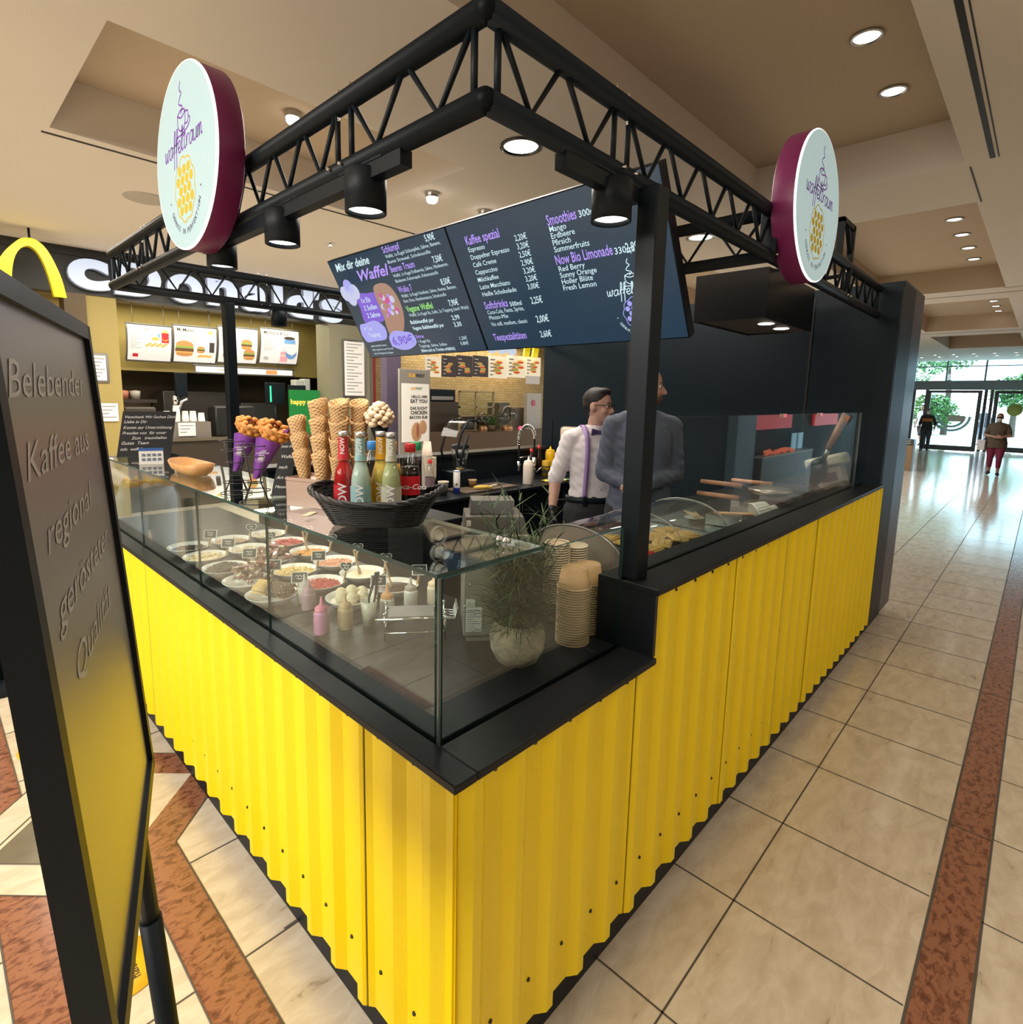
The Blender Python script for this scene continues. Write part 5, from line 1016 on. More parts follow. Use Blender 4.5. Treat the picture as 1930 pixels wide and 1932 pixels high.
# ================================================================ REAR COUNTER
RC = thing('rear_counter', 'black rear counter with raised back ledge between kiosk and shops', 'counter', (2.5, 2.8, 0))
b = MB(); b.rbox(0.95, 4.06, 2.40, 3.0, 0.925, 0.95, 0.003); b.build('worktop', BLK2, RC)
b = MB(); b.box(0.97, 4.05, 2.46, 3.18, 0.0, 0.925); b.box(0.97, 4.05, 3.0, 3.18, 0.925, 1.195); b.build('carcass', BLK, RC)
b = MB(); b.rbox(0.95, 4.06, 2.98, 3.19, 1.195, 1.222, 0.003); b.build('back_ledge', BLK2, RC)
for x in (1.6, 2.3, 3.0, 3.6): b = MB(); b.box(x, x+0.004, 2.456, 2.462, 0.1, 0.92); b.build('door_joint', mat('joint_grey', (0.08, 0.08, 0.08), 0.5), RC)
CZ = 0.9502
B = thing('blender', 'bar blender with clear sound cover and black handle on the rear counter', 'blender', (2.56, 2.82, CZ))
b = MB(); b.rbox(2.44, 2.68, 2.72, 2.92, CZ, CZ+0.15, 0.012); b.build('base', BLK, B)
b = MB(); b.lathe([(0.05, 0.155), (0.055, 0.18), (0.075, 0.34), (0.072, 0.34), (0.052, 0.18)], (2.58, 2.82, CZ), 24); b.build('jar', PET, B)
b = MB(); b.lathe([(0.078, 0.34), (0.078, 0.365), (0.03, 0.375), (1e-4, 0.375)], (2.58, 2.82, CZ), 24); b.build('jar_lid', BLK, B)
b = MB(); n = 12; vs = []
for k in range(9):
    f = k/8; th = radians(25+95*f); y = 0.0; vs += [(2.50-0.17*cos(th)+0.10, 2.72+0.2*j, CZ+0.32+0.30*sin(th)*0.95-0.05*f) for j in (0, 1)]
b.add(vs, [(2*i, 2*i+1, 2*i+3, 2*i+2) for i in range(8)], 0, True); b.build('sound_cover', PET, B)
for y in (2.72, 2.92):
    b = MB(); b.tube([(2.47, y, CZ+0.26), (2.45, y, CZ+0.32), (2.50, y, CZ+0.47), (2.58, y, CZ+0.575), (2.68, y, CZ+0.575), (2.69, y, CZ+0.55)], 0.010, 8); b.build('cover_arm', BLK, B)
b = MB(); b.tube([(2.50, 2.72, CZ+0.20), (2.50, 2.72, CZ+0.26), (2.56, 2.70, CZ+0.46)], 0.012, 8); b.build('hinge_arm', BLK, B)
b = MB(); b.lathe([(0.035, 0.15), (0.04, 0.165), (0.02, 0.17)], (2.58, 2.82, CZ), 16); b.build('coupling', mat('brass', (0.5, 0.35, 0.15), 0.3, 0.9), B)
pc = cup_mesh('paper_cup', 0.030, 0.043, 0.11, mat('beige_cup', (0.72, 0.62, 0.50), 0.6), CUPW, CUPW)
stack(pc, (2.20, 2.80, CZ), 25, 0.0125, 0.112, 'beige paper cup nested upside down in the tall rear stack', 'beige cups in the tall rear stack', 'paper_cup', 'cup', True)
stack(pc, (2.29, 2.86, CZ), 14, 0.0125, 0.112, 'large beige paper cup in the thick stack beside the blender', 'beige cups in the stack by the blender', 'paper_cup', 'cup', False)
o = bpy.data.objects.new('paper_cup', pc); COL.objects.link(o); o.location = (2.185, 2.58, CZ); tag(o, 'single beige paper cup in front on the rear counter', 'cup')
t = thing('plastic_bottle', 'clear plastic bottle with red cap beside the beige cups', 'bottle', (2.13, 2.68, CZ))
b = MB(); b.lathe([(1e-4, 0), (0.036, 0.002), (0.036, 0.15), (0.02, 0.22), (0.014, 0.245), (0.014, 0.26)], n=20); b.build('plastic', PET, t, world=False)
b = MB(); b.lathe([(0.0365, 0.06), (0.0365, 0.14)], n=20); b.build('label_sleeve', mat('dusky_label', (0.20, 0.12, 0.14), 0.5), t, world=False)
b = MB(); b.lathe([(0.016, 0.25), (0.017, 0.28), (1e-4, 0.281)], n=16); b.build('screw_cap', REDP, t, world=False)
t = thing('spray_can', 'white can with blue base on the rear counter', 'can', (2.345, 2.60, CZ))
b = MB(); b.lathe([(0.028, 0.045), (0.028, 0.175), (0.022, 0.185), (1e-4, 0.186)], n=20); b.build('can', WHITE, t, world=False)
b = MB(); b.lathe([(1e-4, 0), (0.028, 0.001), (0.0285, 0.045)], n=20); b.build('blue_base', mat('blue_can', (0.02, 0.06, 0.45), 0.35), t, world=False)
b = MB(); b.lathe([(0.0285, 0.176), (0.0285, 0.182)], n=20); b.build('blue_ring', mat('blue_can', (0.02, 0.06, 0.45), 0.35), t, world=False)
b = MB(); b.ball(Vector((cos(radians(-130)), sin(radians(-130)), 0))*0.0275+Vector((0, 0, 0.075)), 0.012, 10, 0, (0.5, 0.5, 1)); b.build('picture', BRN, t, world=False)
b = MB(); b.rbox(2.36, 2.98, 2.50, 2.76, CZ, CZ+0.014, 0.004); b.top('cutting_board', mat('grey_brown_board', (0.12, 0.085, 0.06), 0.6), 'dark wooden cutting board on the rear counter', 'cutting board')
o = bpy.data.objects.new('paper_cup', cup_mesh('brown_cup', 0.028, 0.036, 0.06, KRAFT, KRAFT, KR2)); COL.objects.link(o); o.location = (2.60, 2.68, CZ+0.0145); tag(o, 'small brown paper cup on the cutting board', 'cup')
b = MB(); b.tube([(2.50, 2.56, CZ+0.034), (2.56, 2.545, CZ+0.032), (2.62, 2.52, CZ+0.030), (2.66, 2.495, CZ+0.028)], [0.010, 0.018, 0.016, 0.006], 10); b.top('banana', mat('banana_yellow', (0.72, 0.50, 0.08), 0.5), 'yellow banana lying on the cutting board', 'banana')
t = thing('kitchen_knife', 'knife with pale handle lying on the cutting board', 'knife', (2.83, 2.60, CZ+0.0145))
b = MB(); b.rbox(-0.03, 0.10, -0.009, 0.009, 0.0, 0.014, 0.004, 0, Matrix.Rotation(0.15, 4, 'Z')@Matrix.Translation((-0.12, 0, 0))); b.build('grip', mat('cream_handle', (0.75, 0.68, 0.55), 0.4), t, world=False)
b = MB(); b.prism([(-0.02, -0.012), (0.13, -0.003), (0.14, 0.004), (-0.02, 0.010)], (0, 0, 0.006), (cos(0.15), sin(0.15), 0), (-sin(0.15), cos(0.15), 0), (0, 0, 0.0015)); b.build('knife_blade', STEEL, t, world=False)
F = thing('spring_faucet', 'tall chrome spring spout faucet at the end of the rear counter', 'faucet', (3.50, 2.80, CZ))
b = MB(); pts = [(3.30, 2.78, 1.09)]+[(3.30+0.0*k, 2.78, 1.09+0.06*k) for k in range(1, 5)]+[(3.425-0.125*cos(a), 2.79, 1.33+0.135*sin(a)) for a in [pi*k/10 for k in range(1, 10)]]+[(3.55, 2.80, 1.33), (3.55, 2.80, 1.20), (3.55, 2.80, CZ)]
b.tube(pts, 0.009, 10); b.build('hose', BLK, F)
b = MB(); hel = []; P_ = [Vector(p) for p in pts[3:-2]]
for i in range(len(P_)-1):
    for k in range(18):
        f = k/18; c = P_[i].lerp(P_[i+1], f); dd = (P_[i+1]-P_[i]).normalized(); s1_ = dd.cross(YA).normalized(); a = (i*18+k)*0.95; hel.append(c+s1_*0.015*cos(a)+YA*0.015*sin(a))
b.tube(hel, 0.0032, 5); b.build('spring', CHROME, F)
b = MB(); b.tube([(3.30, 2.78, 1.13), (3.30, 2.78, 1.04)], [0.014, 0.018], 12); b.tube([(3.30, 2.78, 1.16), (3.55, 2.80, 1.17)], 0.006, 8); b.build('spray_head', CHROME, F)
b = MB(); b.tube([(3.55, 2.80, CZ), (3.55, 2.80, 1.15)], 0.018, 12); b.tube([(3.57, 2.79, 1.0), (3.62, 2.76, 1.05), (3.66, 2.74, 1.02)], 0.006, 8); b.build('riser', CHROME, F)
squeeze((3.17, 2.545, CZ), 'white squeeze bottle in front of the faucet', mat('white_squeeze', (0.78, 0.70, 0.60), 0.4), mat('white_squeeze', (0.78, 0.70, 0.60), 0.4), 0.20, None, 0.048)
squeeze((3.88, 2.86, CZ), 'large yellow squeeze bottle right of the faucet', mat('mustard_plastic', (0.80, 0.45, 0.01), 0.35), mat('mustard_plastic', (0.80, 0.45, 0.01), 0.35), 0.24, None, 0.052)
t = thing('tin', 'yellow and black tin in front of the yellow squeeze bottle', 'tin', (3.74, 2.80, CZ)); b = MB(); b.lathe([(1e-4, 0), (0.042, 0.001), (0.042, 0.15), (0.038, 0.155), (1e-4, 0.155)], n=22); b.build('can', mat('tin_yellow', (0.60, 0.36, 0.03), 0.35), t, world=False)
b = MB(); b.lathe([(0.0425, 0.03), (0.0425, 0.06)], n=22); b.lathe([(0.0425, 0.09), (0.0425, 0.10)], n=22); b.build('black_print', INKB, t, world=False)
for i, (x, y) in enumerate(((3.78, 2.93), (3.66, 2.93))):
    t = thing('sauce_bottle', ('taller', 'shorter')[i]+' dark sauce bottle with red cap behind the faucet', 'bottle', (x, y, CZ)); b = MB(); b.lathe([(1e-4, 0), (0.03, 0.001), (0.03, 0.17), (0.014, 0.23), (0.012, 0.27-0.03*i)], n=18); b.build('bottle_body', mat('dark_sauce', (0.03, 0.012, 0.012), 0.15), t, world=False)
    b = MB(); b.lathe([(0.016, 0.265-0.03*i), (0.016, 0.30-0.03*i), (1e-4, 0.30-0.03*i)], n=14); b.build('red_cap', REDP, t, world=False)
b = MB(); n = 10; vs = [(3.40+0.032*i, 2.44+0.02*j, CZ+0.004+0.010*abs(sin(i*1.1+j*0.8))+(-0.0 if j else 0.0)) for j in range(8) for i in range(n)]
b.add(vs, [(j*n+i, j*n+i+1, (j+1)*n+i+1, (j+1)*n+i) for j in range(7) for i in range(n-1)], 0, True); b.m = [1 if (k % (n-1)) > 6 else 0 for k in range(len(b.m))]
o = b.top('cleaning_cloth', [mat('yellow_cloth', (0.80, 0.62, 0.08), 0.9), mat('green_cloth', (0.20, 0.45, 0.30), 0.9)], 'crumpled yellow and green cleaning cloth on the rear counter edge', 'cloth'); md = o.modifiers.new('thickness', 'SOLIDIFY'); md.thickness = 0.004
b = MB(); b.rbox(4.06, 4.095, 2.62, 2.88, 1.12, 1.44, 0.03); b.top('towel_dispenser', mat('cream_dispenser', (0.72, 0.62, 0.50), 0.4), 'cream rounded dispenser on the dark wall behind the man in white', 'dispenser')
# ================================================================ POSTER STAND, BARRIER POST, FLOOR STICKERS
BRc = Vector((-0.422, 0.429, 0.987)); PH = Vector((0.305, 0.952, 0)); PH.normalize(); PU = Vector((-0.057, 0.018, 0.998)); PU = (PU-PH*PU.dot(PH)).normalized(); PN = PH.cross(PU)
def pp(s, t, h=0.0): return BRc-PH*s+PU*t+PN*h       # s = distance from the far edge
PS = thing('poster_stand', 'tall black framed poster stand with a reflecting grey panel beside the yellow counter', 'poster stand', (-0.46, 0.20, 0))
def pbar(s0, s1, t0, t1, h0=-0.03, h1=0.002):
    b = MB(); vs = [pp(s, t, h) for s in (s0, s1) for t in (t0, t1) for h in (h0, h1)]
    b.add(vs, [(0, 1, 3, 2), (4, 6, 7, 5), (0, 4, 5, 1), (2, 3, 7, 6), (0, 2, 6, 4), (1, 5, 7, 3)]); return b
PW, PHT = 0.60, 0.845
for q in ((0, 0.024, 0, PHT), (PW-0.024, PW, 0, PHT), (0, PW, PHT-0.024, PHT), (0, PW, 0, 0.024)): pbar(*q).build('frame_bar', BLK, PS)
b = MB(); b.add([pp(0.02, 0.02, -0.006), pp(0.02, PHT-0.02, -0.006), pp(PW-0.02, PHT-0.02, -0.006), pp(PW-0.02, 0.02, -0.006), pp(0.02, 0.02, -0.02), pp(0.02, PHT-0.02, -0.02), pp(PW-0.02, PHT-0.02, -0.02), pp(PW-0.02, 0.02, -0.02)], [(0, 1, 2, 3), (4, 7, 6, 5)])
b.build('poster_panel', mat('glossy_poster', (0.34, 0.33, 0.32), 0.36, 0.8), PS)
b = MB()
for i, (s, x) in enumerate((('Belebender', 0.055), ('Kaffee aus', 0.070), ('regional', 0.10), ('gerösteter', 0.10), ('Qualität', 0.13))): b.text(s, pp(PW-x, PHT-0.118-0.083*i, -0.0053), PH, PU, 0.055, 0, 0.0, 0.35, sx=1.7)
b.build('lettering', mat('poster_print', (0.58, 0.56, 0.54), 0.5, 0.5), PS)
b = MB(); b.tube([pp(0.10, -0.26, -0.03), pp(0.10, 0.3, -0.03)], 0.016, 12); b.tube([pp(0.10, -0.985, -0.03), pp(0.10, -0.25, -0.03)], 0.019, 14); b.build('pole', BLK, PS)
b = MB(); b.lathe([(1e-4, 0.0), (0.19, 0.0), (0.19, 0.008), (0.03, 0.02), (1e-4, 0.02)], (pp(0.10, -0.985, -0.03).x, pp(0.10, -0.985, -0.03).y, 0.0022), 32); b.build('foot_plate', BLK, PS)
t = thing('barrier_post', 'black post on a round black base standing behind the poster stand', 'post', (-0.47, 3.42, 0.0022))
b = MB(); b.lathe([(1e-4, 0), (0.17, 0.0), (0.17, 0.012), (0.12, 0.03), (0.03, 0.05), (1e-4, 0.05)], n=36); b.build('base', BLK, t, world=False)
b = MB(); b.tube([(0, 0, 0.04), (0, 0, 0.93)], 0.03, 16); b.lathe([(0.036, 0.93), (0.036, 0.99), (1e-4, 0.995)], n=20); b.build('pole', BLK, t, world=False)
def floor_sticker(x, y, r, lab):
    t = thing('floor_sticker', lab, 'sticker', (x, y, 0.0022)); b = MB(); b.lathe([(1e-4, 0.0008), (r, 0.0008), (r, 0)], n=40); b.build('disc', mat('sticker_yellow', (0.85, 0.52, 0.02), 0.4), t, world=False)
    b = MB(); b.text('Abstand', (-0.2*r, -0.75*r, 0.0014), YA, -XA, 0.32*r, 0, 0.015); b.text('halten', (0.25*r, -0.55*r, 0.0014), YA, -XA, 0.32*r, 0, 0.015); b.build('lettering', INKB, t, world=False)
floor_sticker(-0.375, 2.535, 0.12, 'round yellow floor sticker behind the poster stand'); floor_sticker(-0.395, 1.03, 0.105, 'round yellow floor sticker by the foot of the poster stand')
# ================================================================ BURGER RESTAURANT
SY = 8.2
FAS = mat('fascia_dark', (0.018, 0.02, 0.018), 0.5); OLV = mat('olive_yellow_wall', (0.36, 0.28, 0.085), 0.6); DKB = mat('dark_brown_fitting', (0.035, 0.026, 0.018), 0.5); TILE = mat('brown_tile', (0.10, 0.075, 0.04), 0.4)
w = MB(); w.box(-9, 4.8, SY, SY+0.25, 2.94, 3.5); w.box(-9, 4.8, SY-0.02, SY, 3.40, 3.50); w.box(4.8, 16, SY, SY+0.2, 2.95, 3.5); w.box(16, 28.2, SY, SY+0.2, 0, 3.5)
for x in (0.95, 1.9, 2.9, 3.9): w.box(x, x+0.01, SY-0.006, SY, 2.96, 3.4)
struct('trim_3', w, FAS)
w = MB(); w.box(-9, 5.3, 9.6, 9.7, 2.05, 3.5); struct('wall_shop_back', w, OLV)
w = MB(); w.box(-9, 5.3, 10.8, 10.9, 0, 2.1); w.box(-9, 5.3, 9.62, 10.8, 2.05, 2.10); struct('wall_kitchen', w, TILE)
w = MB(); w.box(0.75, 0.98, SY-0.02, SY+0.3, 0, 2.94); struct('wall_pillar_left', w, mat('brown_pillar', (0.10, 0.065, 0.025), 0.5))
w = MB(); w.box(0.98, 1.32, SY+0.02, SY+0.3, 0, 2.94); struct('wall_pillar_olive', w, OLV)
w = MB(); w.box(4.40, 5.2, SY-0.05, SY+0.4, 0, 2.94); struct('wall_pillar_right', w, mat('sage_pillar', (0.22, 0.21, 0.14), 0.5))
w = MB(); w.box(-9, 16, SY+0.05, 12, 3.06, 3.10); struct('ceiling_shops', w, mat('shop_ceiling', (0.30, 0.25, 0.15), 0.8))
area('shop_ceiling_light', (2.6, 8.95, 3.03), 3.6, 55, (1, 0.90, 0.62), (0, 0, 0), 0.5); area('shop_ceiling_light', (8.8, 9.0, 3.03), 4.0, 70, (1, 0.86, 0.62), (0, 0, 0), 0.6)
LW = mat('letter_glow_white', (0.35, 0.40, 0.50), 0.4, emit=0.62, ecol=(0.66, 0.78, 1.0)); LSIDE = mat('letter_side', (0.35, 0.38, 0.45), 0.5, emit=0.15, ecol=(0.7, 0.8, 1)); LY = mat('arch_yellow', (0.85, 0.66, 0.0), 0.35, emit=0.5, ecol=(0.9, 0.68, 0.0)); LYS = mat('arch_side', (0.65, 0.50, 0.0), 0.4, emit=0.1)
SG = thing('shop_sign', 'big white glowing letters with a golden arch over the burger restaurant', 'sign', (2.2, SY-0.06, 2.95))
def letter(ch, x0, x1, z0, z1, bold=0.042):
    vs, fs = text_geo(ch, bold, 0, 'LEFT', 6); xs, ys = [v[0] for v in vs], [v[1] for v in vs]; sx = (x1-x0)/(max(xs)-min(xs)); sy = (z1-z0)/(max(ys)-min(ys))
    b = MB(); n = len(vs); P = [(x0+(v[0]-min(xs))*sx, SY-0.11, z0+(v[1]-min(ys))*sy) for v in vs]; b.add(P, fs, 0); o = len(b.v); b.add([(x, SY-0.02, z) for x, y, z in P], [], 1)
    ed = set((f[i], f[(i+1) % len(f)]) for f in fs for i in range(len(f)))
    for a, c in ed:
        if (c, a) not in ed: b.f.append((a, o+a, o+c, c)); b.m.append(1); b.sm.append(False)
    b.build('letter', [LW, LSIDE], SG)
for a in (('c', 0.80, 1.24, 2.99, 3.37), ('D', 1.29, 1.84, 2.98, 3.45), ('o', 1.91, 2.37, 2.97, 3.36), ('n', 2.44, 2.86, 2.99, 3.37), ('a', 2.92, 3.34, 2.97, 3.36), ('l', 3.42, 3.57, 2.97, 3.46), ('d', 3.63, 4.08, 2.96, 3.46), ("'", 4.10, 4.20, 3.28, 3.46), ('s', 4.23, 4.64, 2.94, 3.33)): letter(*a)
AY = 7.5
OUT = [(0.60, 0), (0.565, 0.2), (0.505, 0.38), (0.44, 0.51), (0.36, 0.588), (0.28, 0.605), (0.20, 0.582), (0.12, 0.51), (0.05, 0.43), (0, 0.355)]; INN = [(0, 0.0), (0.078, 0.0), (0.092, 0.2), (0.13, 0.37), (0.19, 0.475), (0.25, 0.515), (0.30, 0.51), (0.355, 0.455), (0.405, 0.34), (0.445, 0.18), (0.475, 0)]
for s in (1, -1):
    o_, i_ = crom(OUT, 5)[::-1], crom(INN[1:], 4); P2 = [(0.0, 0.0)]+i_; n1, n2 = len(o_), len(P2); m_ = max(n1, n2)
    rs = lambda L: [L[min(len(L)-1, round(k*(len(L)-1)/(m_-1)))] for k in range(m_)]
    A_, B_ = rs(o_), rs(P2); b = MB(); cv = lambda p: (0.115+s*p[0]*0.93, 2.78+p[1])
    vs = [(cv(p)[0], AY, cv(p)[1]) for p in A_+B_]; b.add(vs+[(x, AY+0.10, z) for x, y, z in vs], [(i, i+1, m_+i+1, m_+i) for i in range(m_-1)], 0); o = len(b.v)-4*m_
    for i in range(m_-1):
        for q in ((i, 2*m_+i, 2*m_+i+1, i+1), (m_+i+1, 3*m_+i+1, 3*m_+i, m_+i)): b.f.append(tuple(o+j for j in q)); b.m.append(1); b.sm.append(False)
    b.build('golden_arch', [LY, LYS], SG)
    b = MB(); b.tube([(0.115+s*0.27, AY+0.05, 3.36), (0.115+s*0.27, AY+0.05, 3.5)], 0.012, 8); b.build('arch_hanger', BLK, SG)
# menu boards
BRD = mat('menu_board_light', (0.55, 0.55, 0.55), 0.5, emit=0.55, ecol=(1.0, 0.93, 0.84)); BFR = mat('board_frame', (0.12, 0.12, 0.12), 0.4)
PCS = [mat('menu_'+n, c, 0.6, emit=0.35, ecol=c) for n, c in (('black', (0.05, 0.04, 0.04)), ('red', (0.55, 0.02, 0.03)), ('gold', (0.75, 0.42, 0.10)), ('bun', (0.55, 0.26, 0.09)), ('patty', (0.16, 0.07, 0.04)), ('green', (0.25, 0.40, 0.08)), ('blue', (0.15, 0.32, 0.65)), ('pink', (0.85, 0.40, 0.45)), ('grey', (0.45, 0.45, 0.45)), ('white', (0.85, 0.85, 0.85)))]
def board(x0, x1, z0, z1, y, label, draw, frame=True, group=None, bow=0.05):
    t = thing('menu_board', label, 'menu board', ((x0+x1)/2, y, z0), group); W_, H_ = x1-x0, z1-z0
    def q(u, v, h=0.0): return (x0+W_*u, y-h-bow*(1-(2*v-1)**2)+0.12*(v-0.5)*(bow > 0)*-1, z0+H_*v)
    b = MB(); b.add([q(u, v) for v in [k/8 for k in range(9)] for u in (0, 1)], [(2*i, 2*i+1, 2*i+3, 2*i+2) for i in range(8)], 0, True); b.build('light_panel', BRD, t)
    b = MB()
    for v in (0, 1): b.tube([q(-0.02, v, -0.01), q(1.02, v, -0.01)], 0.018, 8)
    for u in (0, 1): b.tube([q(u, v, -0.01) for v in [k/8 for k in range(9)]], 0.014, 6)
    b.build('frame', BFR, t)
    for u in (0.15, 0.85): b = MB(); b.tube([q(u, 1, -0.03), (q(u, 1).__getitem__(0), q(u, 1, -0.03)[1], 3.06)], 0.004, 6); b.build('hanger_rod', BFR, t)
    b = MB()
    def el(u, v, ru, rv, m, h=0.004): b.add([q(u+ru*cos(2*pi*i/14), v+rv*sin(2*pi*i/14), h) for i in range(14)], [tuple(range(14))], m)
    def re(u0, u1, v0, v1, m, h=0.004): b.add([q(u0, v0, h), q(u1, v0, h), q(u1, v1, h), q(u0, v1, h)], [(0, 1, 2, 3)], m)
    def tx(s, u, v, sz, m): b.text(s, q(u, v, 0.022), XA, ZA, sz*H_, m, 0.02)
    draw(el, re, tx); b.build('picture', PCS, t); return t
def lines(re, u, v, n, w, m=8):
    for i in range(n): re(u, u+w*(1-0.25*(i % 3)), v-0.045*i, v-0.045*i+0.019, m)
def burger(el, re, u, v, s):
    el(u, v+0.11*s, 0.15*s, 0.085*s, 3, 0.005); re(u-0.15*s, u+0.15*s, v+0.04*s, v+0.09*s, 5, 0.0055); re(u-0.155*s, u+0.155*s, v-0.03*s, v+0.045*s, 4, 0.006); re(u-0.14*s, u+0.14*s, v-0.05*s, v-0.02*s, 2, 0.0065); el(u, v-0.07*s, 0.145*s, 0.05*s, 3, 0.0055)
def d1(el, re, tx):
    tx('Happy Meal', 0.06, 0.84, 0.125, 7); lines(re, 0.06, 0.74, 10, 0.25); re(0.76, 0.93, 0.52, 0.80, 1); re(0.79, 0.90, 0.80, 0.88, 2); b_ = [el(0.845, 0.66-0.02*abs(k), 0.012, 0.012, 2, 0.006) for k in ()]
    for k in range(7): el(0.785+0.02*k, 0.62-0.035*sin(pi*k/6), 0.010, 0.014, 2, 0.006)
    el(0.62, 0.62, 0.09, 0.05, 2); el(0.70, 0.72, 0.03, 0.06, 6)
    for k in range(12): el(0.42+0.04*k, 0.42+0.03*(k % 3), 0.035, 0.03, 2)
    re(0.12, 0.24, 0.10, 0.19, 1)
def d2(el, re, tx):
    tx('McMenü', 0.06, 0.84, 0.125, 0); el(0.85, 0.86, 0.05, 0.05, 2); lines(re, 0.08, 0.72, 6, 0.22); lines(re, 0.40, 0.72, 4, 0.2); burger(el, re, 0.24, 0.32, 1.35); re(0.82, 0.94, 0.30, 0.58, 0); burger(el, re, 0.62, 0.34, 0.6)
    for k in range(8): el(0.58+0.04*k, 0.18+0.02*(k % 2), 0.035, 0.03, 2)
def d3(el, re, tx):
    re(0.06, 0.42, 0.87, 0.90, 8); lines(re, 0.06, 0.78, 4, 0.3); lines(re, 0.55, 0.85, 5, 0.3); burger(el, re, 0.24, 0.50, 0.9); burger(el, re, 0.70, 0.50, 0.9); burger(el, re, 0.26, 0.20, 0.9); burger(el, re, 0.78, 0.22, 0.95)
def d4(el, re, tx):
    tx('McFlurry & Co.', 0.06, 0.84, 0.125, 0); lines(re, 0.08, 0.72, 9, 0.28); re(0.52, 0.72, 0.06, 0.36, 7); re(0.60, 0.62, 0.36, 0.48, 7); el(0.80, 0.32, 0.15, 0.17, 6); el(0.80, 0.38, 0.13, 0.10, 9, 0.006); re(0.60, 0.90, 0.60, 0.72, 6); el(0.74, 0.76, 0.15, 0.05, 0); re(0.10, 0.22, 0.10, 0.19, 8)
for x0, x1, z0, z1, lab, dr in ((1.66, 2.27, 2.20, 2.74, 'leftmost glowing menu board reading Happy Meal', d1), (2.30, 2.95, 2.21, 2.78, 'second glowing menu board reading McMenü', d2), (2.98, 3.64, 2.24, 2.83, 'third glowing menu board with four burgers', d3), (3.69, 4.40, 2.27, 2.87, 'rightmost glowing menu board reading McFlurry and Co.', d4)): board(x0, x1, z0, z1, 9.3, lab, dr)
board(2.62, 4.30, 2.05, 2.17, 9.32, 'narrow picture strip below the glowing menu boards', lambda el, re, tx: [burger(el, re, 0.25+0.05*k, 0.5, 0.3) for k in range(3)]+[lines(re, 0.45, 0.8, 4, 0.2), re(0.7, 0.82, 0.2, 0.8, 3)], bow=0.0)
def paper(x0, x1, z0, z1, y, label, name='notice', rows=9, frame=None, cat='notice'):
    t = thing(name, label, cat, ((x0+x1)/2, y, z0)); b = MB(); b.box(x0, x1, y, y+0.012, z0, z1); b.build('sheet', PAPER, t)
    if frame: 
        b = MB(); f = 0.03; b.box(x0-f, x1+f, y+0.002, y+0.02, z0-f, z0); b.box(x0-f, x1+f, y+0.002, y+0.02, z1, z1+f); b.box(x0-f, x0, y+0.002, y+0.02, z0, z1); b.box(x1, x1+f, y+0.002, y+0.02, z0, z1); b.build('frame', frame, t)
    b = MB(); W_ = x1-x0
    for i in range(rows): z = z1-(z1-z0)*(i+1)/(rows+1); b.box(x0+W_*0.1, x1-W_*(0.12+0.2*((i*7) % 3)), y-0.002, y, z, z+(z1-z0)*0.3/(rows+1))
    b.build('print', mat('grey_print2', (0.30, 0.30, 0.30), 0.7), t); return t
paper(4.66, 5.06, 1.72, 2.66, SY-0.09, 'tall framed white price list on the pillar between the two restaurants', 'price_list', 16, STEEL, 'price list')
paper(1.01, 1.15, 1.86, 2.18, SY+0.0, 'framed notice on the olive wall left of the burger counter', 'notice', 6, STEEL); paper(1.05, 1.25, 1.32, 1.56, SY+0.0, 'white notice with a blue picture low on the olive wall', 'notice', 4)
# counter and its equipment
CT = thing('restaurant_counter', 'dark burger restaurant counter under the menu boards', 'counter', (2.9, 8.65, 0))
b = MB(); b.box(1.33, 4.38, 8.42, 8.95, 0, 1.0); b.build('body', DKB, CT); b = MB(); b.box(1.33, 4.38, 8.38, 8.98, 1.0, 1.04); b.build('top', mat('counter_stone', (0.12, 0.10, 0.07), 0.3), CT)
TZ = 1.0402
b = MB(); b.box(1.86, 2.53, 8.50, 8.72, TZ, 1.28); b.top('cup_box', mat('grey_brown_box', (0.18, 0.16, 0.13), 0.6), 'grey brown box on the burger counter carrying white cup stacks', 'box')
wc = cup_mesh('white_cup', 0.040, 0.052, 0.13, WHITE, WHITE, WHITE)
for x, n in ((1.95, 2), (2.08, 5), (2.20, 2), (2.31, 2), (2.43, 1)):
    for k in range(n):
        o = bpy.data.objects.new('white_cup', wc); COL.objects.link(o); o.location = (x, 8.6, 1.2802+0.135+0.028*k); o.rotation_euler = (pi, 0, 0); tag(o, 'white paper cup turned upside down on the grey brown box', 'cup', 'white cups on the burger counter')
paper(2.06, 2.30, 1.07, 1.27, 8.48, 'small white card leaning on the grey brown box', 'card', 3, None, 'card')
def monitor(x, y, z, w_, h_, lab, lit=None, rz=0.0):
    t = thing('till_monitor', lab, 'monitor', (x, y, TZ), None, rz); b = MB(); b.rbox(-w_/2, w_/2, -0.02, 0.02, z-TZ, z-TZ+h_, 0.008, 0); b.build('screen', BLK, t, world=False)
    b = MB(); b.tube([(0, 0.01, 0), (0, 0.01, z-TZ+0.05)], 0.02, 10); b.lathe([(0.10, 0), (0.10, 0.015), (0.02, 0.03)], n=20); b.build('stand', BLK, t, world=False)
    if lit: b = MB(); b.box(-w_*0.3, -w_*0.22, -0.022, -0.0205, z-TZ+0.04, z-TZ+h_*0.85); b.build('lit_bar', mat('green_glow', (0, 0.4, 0.15), 0.5, emit=1.2, ecol=(0.05, 0.9, 0.35)), t, world=False)
